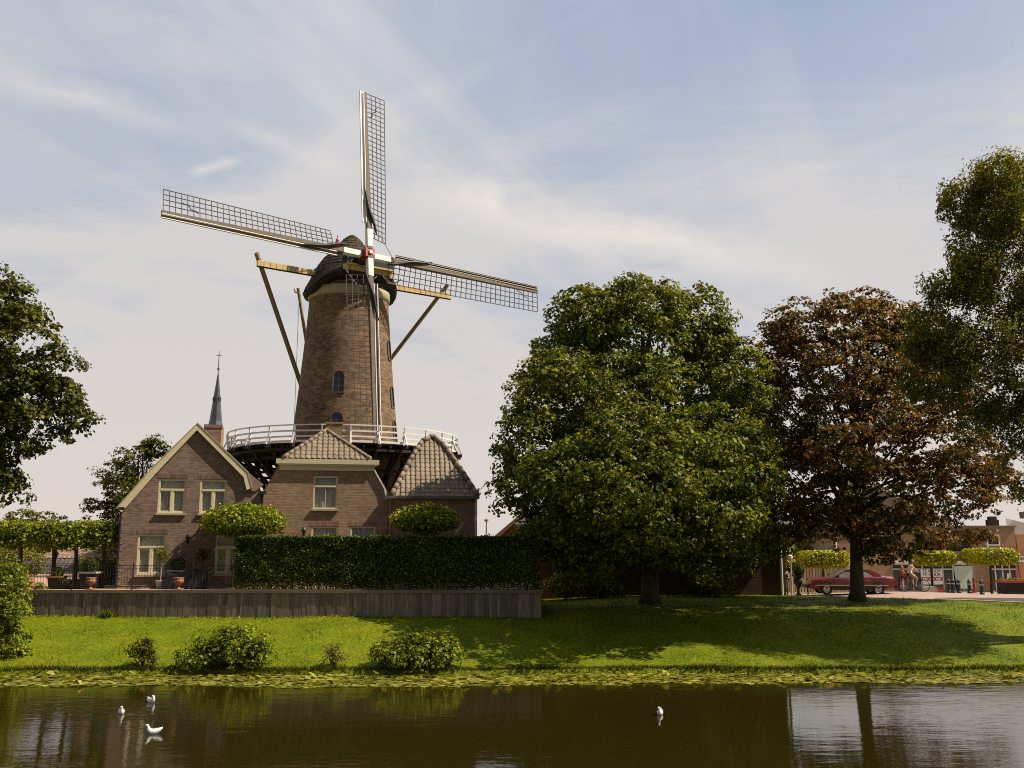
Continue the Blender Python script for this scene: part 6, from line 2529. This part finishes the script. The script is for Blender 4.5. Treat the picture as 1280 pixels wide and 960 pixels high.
box_tree(1209, 1264, 686, 705, 60, 1240, 'yellow green clipped tree in front of the shop at the right')
box_tree(1142, 1188, 689, 706, 62, 1166, 'yellow green clipped tree half hidden by the copper tree crown')
box_tree(1000, 1056, 689, 709, 58, 1030, 'yellow green clipped tree above the bonnet of the red car')
box_tree(974, 987.5, 688, 705, 58, 979, 'yellow green clipped tree peeping past the dark house corner')

# topiary in a dark vase
p = at(998, 740, 54.5)
z_ = H(p.x, 54.5) + .05
o = root('topiary_vase', (p.x, 54.5, z_), 'round topiary in a tall dark vase by the street lamp', 'planter')
mb = MB()
hv = at(998, 719, 54.5).z - z_
mb.lathe((p.x, 54.5, z_), [(.2, 0), (.2, .05), (.07, .12), (.08, hv * .35), (.22, hv * .6), (.25, hv * .75), (.2, hv * .85), (.33, hv * .97), (.33, hv)], 16)
mb.build('vase', 'black', o, smooth=False)
c = at(998, 712, 54.5)
leaf_ball(o, c, .36, 900, .08, 'leaf_hedge')
mb = MB()
mb.lathe(c, [(.05, -.28), (.24, -.16), (.28, 0), (.2, .2), (.02, .28)], 10)
mb.build('core', 'dark_wood', o)

# slim street lamp
p = at(990, 741, 56)
z_ = H(p.x, 56) + .03
zt_ = at(990, 697, 56).z
o = root('street_lamp', (p.x, 56, z_), 'slim pale street lamp beside the topiary vase', 'street lamp')
mb = MB()
mb.tube([(p.x, 56, z_), (p.x, 56, zt_ - .1)], [.06, .045], 8)
mb.build('pole', 'stone', o)
mb = MB()
mb.lathe((p.x, 56, zt_ - .1), [(.05, 0), (.14, .06), (.13, .2), (.03, .26)], 12)
mb.build('lamp_head', 'white', o)

# paling fence
YP = 62
fx0, fx1 = at(984, 742, YP).x, at(1058, 742, YP).x
zt0 = at(1020, 708, YP).z
o = root('paling_fence', ((fx0 + fx1) / 2, YP, 1.2), 'pale wooden paling fence behind the front of the red car', 'fence')
mb = MB()
x = fx0
i = 0
while x < fx1:
    top = zt0 + (.25 if i % 2 else -.05) - .9 * max(0, 1 - (x - fx0) / 1.2)
    zz = H(x, YP)
    mb.add([(x, YP, zz), (x + .13, YP, zz), (x + .13, YP + .03, zz), (x, YP + .03, zz), (x, YP, top), (x + .13, YP, top), (x + .13, YP + .03, top), (x, YP + .03, top), (x + .065, YP + .015, top + .14)],
           [(3, 2, 1, 0), (0, 1, 5, 4), (1, 2, 6, 5), (2, 3, 7, 6), (3, 0, 4, 7), (4, 5, 8), (5, 6, 8), (6, 7, 8), (7, 4, 8)])
    x += .19
    i += 1
mb.build('paling', 'pale_wood', o)
mb = MB()
for zz in (1.9, zt0 - .5):
    mb.box((fx0, YP + .031, zz), (fx1, YP + .08, zz + .1))
mb.build('fence_rail', 'pale_wood', o)
# black iron fence posts by the lawn
pf = []
for px, lab in ((984.5, 'black iron fence post next to the dark house corner'), (1010, 'black iron fence post right of the topiary vase')):
    p = at(px, 742, 54)
    z_ = H(p.x, 54)
    o = root('fence_post', (p.x, 54, z_), lab, 'fence post', 'black iron posts beside the lawn')
    mb = MB()
    mb.tube([(p.x, 54, z_ - .05), (p.x, 54, z_ + .95)], .035, 8)
    mb.lathe((p.x, 54, z_ + .95), [(.03, -.02), (.055, .03), (.04, .08), (.005, .12)], 8)
    mb.build('shaft', 'black', o)

# ------------------------------------------------------------------ shops
YX = 72.0
def shop_mb(x0, x1, z0, z1, y0, y1):
    m_ = MB()
    m_.box((x0, y0, z0), (x1, y1, z1))
    return m_


def text_mesh(name, s, size, loc, mat, parent, extr=.008, align='CENTER'):
    cu = bpy.data.curves.new(name, 'FONT')
    cu.body = s
    cu.size = size
    cu.align_x = align
    cu.extrude = extr
    ob = bpy.data.objects.new(name, cu)
    C.objects.link(ob)
    bpy.context.view_layer.update()
    me = bpy.data.meshes.new_from_object(ob.evaluated_get(bpy.context.evaluated_depsgraph_get()))
    bpy.data.objects.remove(ob)
    bpy.data.curves.remove(cu)
    mt = Matrix.Translation(Vector(loc) - WL[parent.name]) @ Matrix.Rotation(PI / 2, 4, 'X')
    me.transform(mt)
    return link(name, me, mat, parent)


z_g = 0.85
sx0, sx1 = at(1046, 741, YX).x, at(1275, 741, YX).x
sx_m = at(1222, 741, YX).x
zroof = at(1250, 657, YX).z
zband = at(1180, 700, YX).z
SH = root('shop_building', ((sx0 + sx1) / 2, YX, z_g), 'tan brick flat roofed row of shops across the road', 'shop')
mb = MB()
mb.box((sx0, YX, z_g - .3), (sx1, YX + 9, zroof - .12))
ws = mb.build('wall', 'brick_shop', SH)
fronts = [(1117.5, 1219, 704, 739.5), (1238, 1274, 704, 740)]
ops = []
for q in fronts:
    x0, x1, z0, z1 = pxbox(*q, YX)
    ops.append(((x0, YX - .5, z_g + .02), (x1, YX + .9, z1)))
balc = pxbox(1163, 1216, 663, 689, YX)
ops.append(((balc[0], YX - .5, balc[2] + .0), (balc[1], YX + 1.2, balc[3])))
cut(ws, ops, WL[SH.name])
mb = MB()
mb.box((sx0 - .1, YX - .12, zroof - .118), (sx1 + .1, YX + 9.1, zroof))
mb.build('parapet', 'zinc', SH)
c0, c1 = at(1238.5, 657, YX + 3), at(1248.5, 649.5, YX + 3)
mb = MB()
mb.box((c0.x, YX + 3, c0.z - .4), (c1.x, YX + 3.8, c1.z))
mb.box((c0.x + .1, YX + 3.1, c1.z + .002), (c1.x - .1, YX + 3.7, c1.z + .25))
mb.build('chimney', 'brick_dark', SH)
for i, q in enumerate(fronts):
    x0, x1, z0, z1 = pxbox(*q, YX)
    z0 = z_g + .03
    fr = MB()
    fr.box((x0, YX + .06, z1 - .12), (x1, YX + .2, z1))
    zt = z1 - (z1 - z0) * .2
    fr.box((x0, YX + .062, zt - .05), (x1, YX + .2, zt + .05))
    fr.box((x0, YX + .06, z0), (x1, YX + .2, z0 + .18))
    nn_ = 8 if i == 0 else 4
    for k in range(nn_ + 1):
        xx = x0 + (x1 - x0) * k / nn_
        fr.box((xx - .045, YX + .064, z0 + .18), (xx + .045, YX + .19, z1 - .12))
    f = fr.build('shopfront', 'alu', SH)
    pn = MB()
    pn.box((x0 + .02, YX + .14, z0 + .05), (x1 - .02, YX + .16, z1 - .05))
    pn.build('pane', 'pane_dark', f)
# white lintel bands above the fronts
mb = MB()
for q in ((1118, 1134, 701, 704), (1193, 1219.5, 701, 704.2)):
    x0, x1, z0, z1 = pxbox(*q, YX)
    mb.box((x0, YX - .15, z0), (x1, YX + .05, z1))
mb.build('fascia', 'white', SH)
# red door surround
x0, x1, z0, z1 = pxbox(1126, 1136, 712, 740, YX)
mb = MB()
mb.box((x0, YX + .02, z0), (x0 + .09, YX + .058, z1))
mb.box((x0 + .09, YX + .02, z1 - .09), (x1, YX + .058, z1))
mb.build('door_frame', 'sign_red', SH)
# pale green blind
p0, p1, p2, p3 = at(1192, 707.5, YX), at(1217, 707, YX), at(1217, 736, YX), at(1197, 736, YX)
mb = MB()
mb.prism([(p0.x, p0.z), (p1.x, p1.z), (p2.x, p2.z), (p3.x, p3.z)], YX + .02, YX + .055)
mb.build('blind', 'blind', SH)
# sale board
x0, x1, z0, z1 = pxbox(1152, 1178.5, 711, 730.5, YX)
mb = MB()
mb.box((x0, YX - .02, z0), (x1, YX + .055, z1))
sb = mb.build('sale_board', 'sign_white', SH)
h_ = z1 - z0
mb = MB()
mb.box((x0 + .01, YX - .03, z0 + h_ * .24), (x1 - .01, YX - .022, z0 + h_ * .46))
mb.build('red_band', 'sign_red', sb)
xc = (x0 + x1) / 2
text_mesh('lettering', 'TE KOOP', h_ * .29, (xc, YX - .03, z0 + h_ * .76), 'bollard', sb)
text_mesh('lettering', 'TE HUUR', h_ * .29, (xc, YX - .03, z0 + h_ * .52), 'bollard', sb)
mb = MB()
for k in range(11):
    if k in (3, 7):
        continue
    xa = x0 + .12 + k * (x1 - x0 - .24) / 11
    mb.box((xa, YX - .04, z0 + h_ * .29), (xa + .08, YX - .032, z0 + h_ * .41))
mb.build('lettering', 'sign_white', sb)
# balcony
bx0_, bx1_, bz0, bz1 = balc
mb = MB()
mb.box((bx0_ - .1, YX - .5, bz0 - .2), (bx1_ + .1, YX - .002, bz0 - .02))
bo = mb.build('balcony', 'zinc', SH)
mb = MB()
mb.box((bx0_ - .1, YX - .5, bz0 + .9), (bx1_ + .1, YX - .44, bz0 + .97))
x = bx0_ - .08
while x < bx1_ + .1:
    mb.box((x, YX - .49, bz0 - .018), (x + .03, YX - .46, bz0 + .9))
    x += .14
mb.build('railing', 'black', bo)
mb = MB()
for k in range(3):
    xa = bx0_ + .25 + k * (bx1_ - bx0_) / 3
    mb.box((xa, YX + 1.0, bz0 + .1), (xa + .75, YX + 1.15, bz1 - .15))
w_ = mb.build('balcony_door', 'brick_orange', SH)
# upper windows
for q in ((1232, 1250, 668, 682), (1085, 1105, 668, 684)):
    x0, x1, z0, z1 = pxbox(*q, YX)
    fr = MB()
    fr.box((x0, YX - .03, z0), (x1, YX + .04, z1))
    f = fr.build('window', 'white', SH)
    pn = MB()
    pn.box((x0 + .1, YX - .045, z0 + .1), (x1 - .1, YX + .02, z1 - .1))
    pn.build('pane', 'pane_dark', f)
# shop sign at the right
x0, x1, z0, z1 = pxbox(1269.5, 1292, 695, 702, YX)
mb = MB()
mb.box((x0, YX - .3, z0), (x1 + 2, YX - .2, z1))
sg = mb.build('shop_sign', 'sign_white', SH)
mb = MB()
for k in range(12):                                                  # too small in the photo to read: only strokes of blue
    xa = x0 + .06 + k * .11
    mb.box((xa, YX - .31, z0 + (z1 - z0) * .3), (xa + .07, YX - .302, z0 + (z1 - z0) * (.78 if k % 3 else .9)))
mb.build('lettering', 'sign_blue', sg)
x0, x1, z0, z1 = pxbox(1276.5, 1345, 668, 741, YX + .5)
mb = MB()
mb.box((x0, YX + .5, z_g - .3), (x1, YX + 8, z1))
mb.build('annex', 'brick_orange', SH)
# goods behind the right-hand shopfront
mb = MB()
for k, (px, py, hh, ww) in enumerate(((1250, 718, .7, .35), (1260, 722, .6, .3), (1270, 720, .9, .4))):
    p = at(px, py, YX)
    mb.box((p.x, YX + .1, p.z - hh / 2), (p.x + ww, YX + .135, p.z + hh / 2), k)
mb.build('poster', ['sign_blue', 'sign_white', 'sign_red'], SH)
mb = MB()
for px in (1047.5, 1238):
    X = at(px, 735, YX).x
    mb.tube([(X, YX - .07, z_g), (X, YX - .07, zroof - .9)], .06, 8)
mb.build('drainpipe', 'white', SH)
# the tan house with a pitched roof seen through the copper tree
x0, x1, z0, z1 = pxbox(1040, 1170, 650, 741, YX + 12)
TH = root('tan_house', ((x0 + x1) / 2, YX + 12, z_g), 'pitched roof house glimpsed through the copper tree above the shops', 'house')
mb = MB()
mb.box((x0, YX + 12, z_g), (x1, YX + 20, z1))
mb.build('wall', 'tan_render', TH)
mb = MB()
mb.prism([(x0 - .4, z1 + .01), (x1 + .4, z1 + .01), ((x0 + x1) / 2, z1 + 2.8)], YX + 11.6, YX + 20.4)
mb.build('roof', 'tile_brown', TH)
# white house at the right edge
YW = 88.0
x0, x1, z0, z1 = pxbox(1265, 1330, 651, 741, YW)
WH = root('white_house', ((x0 + x1) / 2, YW, z_g), 'white walled house with a dark overhanging roof at the far right', 'house')
zl, zh_ = at(1265, 648, YW).z, at(1300, 655, YW).z
mb = MB()
mb.prism([(x0, z_g), (x1, z_g), (x1, zh_ - .6), (x0, zl)], YW, YW + 9)
shear(mb, YW, .56)
mb.build('wall', 'white_render', WH)
mb = MB()
a, b = at(1267, 642, YW), at(1330, 637, YW)
mb.box((a.x + .3, YW - .4, a.z - .25), (b.x, YW + 9, a.z + .15))
shear(mb, YW, .56)
rf_ = mb.build('roof', 'tile_dark', WH)
mb = MB()
mb.box((a.x + .9, YW, zl - 2), (b.x - 1, YW + 8, a.z - .252))
shear(mb, YW, .56)
mb.build('upper_storey', 'white_render', WH)
mb = MB()
mb.prism([(a.x + .9, a.z + .16), (b.x, a.z + .16), (b.x, a.z + 1.4), (a.x + 1.5, a.z + 1.2)], YW + .5, YW + 7)
shear(mb, YW, .56)
mb.build('dormer', 'bell_blue', rf_)

# ------------------------------------------------------------------ sky, sun, camera
SUN_EL, SUN_AZ = R(51), R(83)      # azimuth measured from the viewer's side towards the right
world = bpy.data.worlds.new('World')
scene.world = world
world.use_nodes = True
nt = world.node_tree
bg = nt.nodes['Background']
sky = N(nt, 'ShaderNodeTexSky', sky_type='NISHITA')
sky.sun_disc = False
sky.sun_elevation = SUN_EL
sun_dir = Vector((math.sin(SUN_AZ) * math.cos(SUN_EL), -math.cos(SUN_AZ) * math.cos(SUN_EL), math.sin(SUN_EL)))
sky.sun_rotation = math.atan2(sun_dir.x, sun_dir.y)
sky.air_density = 1.0
sky.dust_density = 2.5
sky.ozone_density = 1.0
tc = N(nt, 'ShaderNodeTexCoord')
sep = N(nt, 'ShaderNodeSeparateXYZ')
nt.links.new(tc.outputs['Generated'], sep.inputs[0])
# project the dome onto a flat cloud sheet overhead, so clouds shrink towards the horizon
zz = N(nt, 'ShaderNodeMath', operation='MAXIMUM')
zz.inputs[1].default_value = 0.0
nt.links.new(sep.outputs['Z'], zz.inputs[0])
za = N(nt, 'ShaderNodeMath', operation='ADD')
za.inputs[1].default_value = 0.12
nt.links.new(zz.outputs[0], za.inputs[0])
cm = N(nt, 'ShaderNodeCombineXYZ')
for i, ax in enumerate('XY'):
    d_ = N(nt, 'ShaderNodeMath', operation='DIVIDE')
    nt.links.new(sep.outputs[ax], d_.inputs[0])
    nt.links.new(za.outputs[0], d_.inputs[1])
    nt.links.new(d_.outputs[0], cm.inputs[i])


def cloud_layer(rot, scale, ns, detail, dist, lo, hi, off=(0, 0, 0)):
    mp = N(nt, 'ShaderNodeMapping')
    mp.inputs['Rotation'].default_value = (0, 0, rot)
    mp.inputs['Scale'].default_value = scale
    mp.inputs['Location'].default_value = off
    nt.links.new(cm.outputs[0], mp.inputs[0])
    n_ = N(nt, 'ShaderNodeTexNoise', Scale=ns, Detail=detail, Roughness=.58, Distortion=dist)
    nt.links.new(mp.outputs[0], n_.inputs['Vector'])
    return ramp(nt, [(lo, (0, 0, 0)), (hi, (1, 1, 1))], n_.outputs['Fac']).outputs[0]


veil = cloud_layer(R(25), (.8, .45, 1), .8, 6.0, .6, .38, .66, (3.1, 1.7, 0))
wisp = cloud_layer(R(-38), (.45, 1.6, 1), 1.1, 9.0, .9, .50, .78, (5.3, 2.2, 0))
# thickening towards the horizon
hz = ramp(nt, [(0.05, (1, 1, 1)), (0.2, (.62, .62, .62)), (0.36, (.2, .2, .2)), (0.52, (.0, .0, .0))], sep.outputs['Z']).outputs[0]


def wmath(op, a, b=None, clamp=False):
    m_ = N(nt, 'ShaderNodeMath', operation=op)
    m_.use_clamp = clamp
    for i, q in enumerate((a, b)):
        if q is None:
            continue
        if isinstance(q, (int, float)):
            m_.inputs[i].default_value = q
        else:
            nt.links.new(q, m_.inputs[i])
    return m_.outputs[0]


# a long streak of brighter cloud lying across the sky (a band round a great circle)
def streak(pa, pb, width, lo_t, hi_t, gain):
    da, db = (at(*pa, 100) - EYE).normalized(), (at(*pb, 100) - EYE).normalized()
    nn = da.cross(db).normalized()
    along = (db - da * da.dot(db)).normalized()
    dn = N(nt, 'ShaderNodeVectorMath', operation='DOT_PRODUCT')
    dn.inputs[1].default_value = nn
    # wobble the direction a little so that the band frays
    nz_ = N(nt, 'ShaderNodeTexNoise', Scale=7.0, Detail=7.0, Roughness=.65)
    nt.links.new(tc.outputs['Generated'], nz_.inputs['Vector'])
    nt.links.new(tc.outputs['Generated'], dn.inputs[0])
    wob = wmath('MULTIPLY', wmath('SUBTRACT', nz_.outputs['Fac'], .5), width * 2.6)
    dd = wmath('ABSOLUTE', wmath('ADD', dn.outputs['Value'], wob))
    band = wmath('SUBTRACT', 1.0, wmath('DIVIDE', dd, width), True)
    dl = N(nt, 'ShaderNodeVectorMath', operation='DOT_PRODUCT')
    dl.inputs[1].default_value = along
    nt.links.new(tc.outputs['Generated'], dl.inputs[0])
    fade = ramp(nt, [(0, (0, 0, 0)), (.25, (1, 1, 1)), (.7, (.8, .8, .8)), (1, (0, 0, 0))],
                wmath('DIVIDE', wmath('SUBTRACT', dl.outputs['Value'], lo_t), hi_t - lo_t, True)).outputs[0]
    n2 = N(nt, 'ShaderNodeTexNoise', Scale=14.0, Detail=8.0, Roughness=.6)
    nt.links.new(tc.outputs['Generated'], n2.inputs['Vector'])
    tex = ramp(nt, [(.3, (.35,) * 3), (.7, (1,) * 3)], n2.outputs['Fac']).outputs[0]
    return wmath('MULTIPLY', wmath('MULTIPLY', wmath('MULTIPLY', band, fade), tex), gain)


L_ = lambda pa, pb: math.acos(max(-1, min(1, (at(*pa, 100) - EYE).normalized().dot((at(*pb, 100) - EYE).normalized()))))
s1 = streak((500, 236), (1000, 345), .028, -.02, math.sin(L_((500, 236), (1000, 345))) + .05, 1.0)
s2 = streak((0, 92), (250, 165), .02, -.03, .2, .6)
s3 = streak((290, 155), (440, 215), .016, -.02, .14, .45)
s4 = streak((245, 215), (300, 200), .008, -.01, .05, .7)
def streaks(rot, ns, lo, hi, off, along=.28):
    """drawn-out cirrus: long in one direction of the cloud sheet"""
    m1 = N(nt, 'ShaderNodeMapping')
    m1.inputs['Rotation'].default_value = (0, 0, rot)
    nt.links.new(cm.outputs[0], m1.inputs[0])
    m2 = N(nt, 'ShaderNodeMapping')
    m2.inputs['Scale'].default_value = (1.7, along, 1)
    m2.inputs['Location'].default_value = off
    nt.links.new(m1.outputs[0], m2.inputs[0])
    n_ = N(nt, 'ShaderNodeTexNoise', Scale=ns, Detail=9.0, Roughness=.6, Distortion=.7)
    nt.links.new(m2.outputs[0], n_.inputs['Vector'])
    return ramp(nt, [(lo, (0, 0, 0)), (hi, (1, 1, 1))], n_.outputs['Fac']).outputs[0]


fine = streaks(R(28), 1.5, .47, .76, (1.7, 8.2, 0))
fine2 = streaks(R(-48), 1.7, .5, .78, (7.7, 3.2, 0))
cl_ = wmath('ADD', wmath('MULTIPLY', veil, .78), wmath('MULTIPLY', wisp, .45), True)
cl_ = wmath('ADD', cl_, wmath('ADD', wmath('MULTIPLY', fine, .45), wmath('MULTIPLY', fine2, .4)), True)
cl_ = wmath('ADD', cl_, wmath('MULTIPLY', hz, .9), True)
VEIL_MAX = .93
cl_ = wmath('MULTIPLY', cl_, VEIL_MAX)
ccol = ramp(nt, [(0.0, (5.6, 5.05, 4.6)), (0.3, (5.1, 4.9, 4.8)), (0.5, (5.1, 5.05, 5.15)), (0.8, (5.1, 5.1, 5.3))], sep.outputs['Z']).outputs[0]
mixc = N(nt, 'ShaderNodeMix', data_type='RGBA')
nt.links.new(cl_, mixc.inputs[0])
# the blue between the clouds, dulled by summer haze
blue = N(nt, 'ShaderNodeMix', data_type='RGBA')
blue.inputs[0].default_value = .6
nt.links.new(sky.outputs[0], blue.inputs[6])
blue.inputs[7].default_value = (2.7, 3.45, 4.75, 1)
nt.links.new(blue.outputs[2], mixc.inputs[6])
nt.links.new(ccol, mixc.inputs[7])
mixd = N(nt, 'ShaderNodeMix', data_type='RGBA')
st_sum = wmath('ADD', wmath('ADD', s1, s2), wmath('ADD', s3, s4), True)
nt.links.new(st_sum, mixd.inputs[0])
nt.links.new(mixc.outputs[2], mixd.inputs[6])
mixd.inputs[7].default_value = (6.5, 6.0, 5.55, 1)
# the unseen sky behind the viewer is dimmed to lessen fill on shaded sides
back = ramp(nt, [(0.25, (.42, .42, .45)), (.62, (1, 1, 1))], wmath('ADD', wmath('MULTIPLY', sep.outputs['Y'], .5), .5)).outputs[0]
mixe = N(nt, 'ShaderNodeMix', data_type='RGBA', blend_type='MULTIPLY')
mixe.inputs[0].default_value = 1
nt.links.new(mixd.outputs[2], mixe.inputs[6])
nt.links.new(back, mixe.inputs[7])
nt.links.new(mixe.outputs[2], bg.inputs['Color'])
bg.inputs['Strength'].default_value = 0.10

sl = bpy.data.lights.new('Sun', 'SUN')
sl.energy = 5.0
sl.angle = R(0.5)
sl.color = (1.0, 0.88, 0.70)
so = bpy.data.objects.new('Sun', sl)
C.objects.link(so)
so.rotation_euler = sun_dir.to_track_quat('Z', 'Y').to_euler()
so.location = (30, 20, 60)

cam = bpy.data.cameras.new('Camera')
cam.sensor_width = 36
cam.lens = F / 1280 * 36
cam.clip_start = .1
cam.clip_end = 4000
co = bpy.data.objects.new('Camera', cam)
C.objects.link(co)
co.location = EYE
co.rotation_euler = (PI / 2 + PITCH, 0, 0)
scene.camera = co
scene.view_settings.view_transform = 'Standard'
scene.view_settings.look = 'None'
scene.view_settings.gamma = 1
scene.view_settings.use_curve_mapping = False
scene.view_settings.exposure = 0.42
scene.cycles.pixel_filter_type = 'BLACKMAN_HARRIS'
scene.cycles.filter_width = 1.0
scene.cycles.max_bounces = 6
scene.cycles.diffuse_bounces = 3
scene.cycles.glossy_bounces = 3
scene.cycles.transmission_bounces = 4
scene.cycles.use_denoising = False
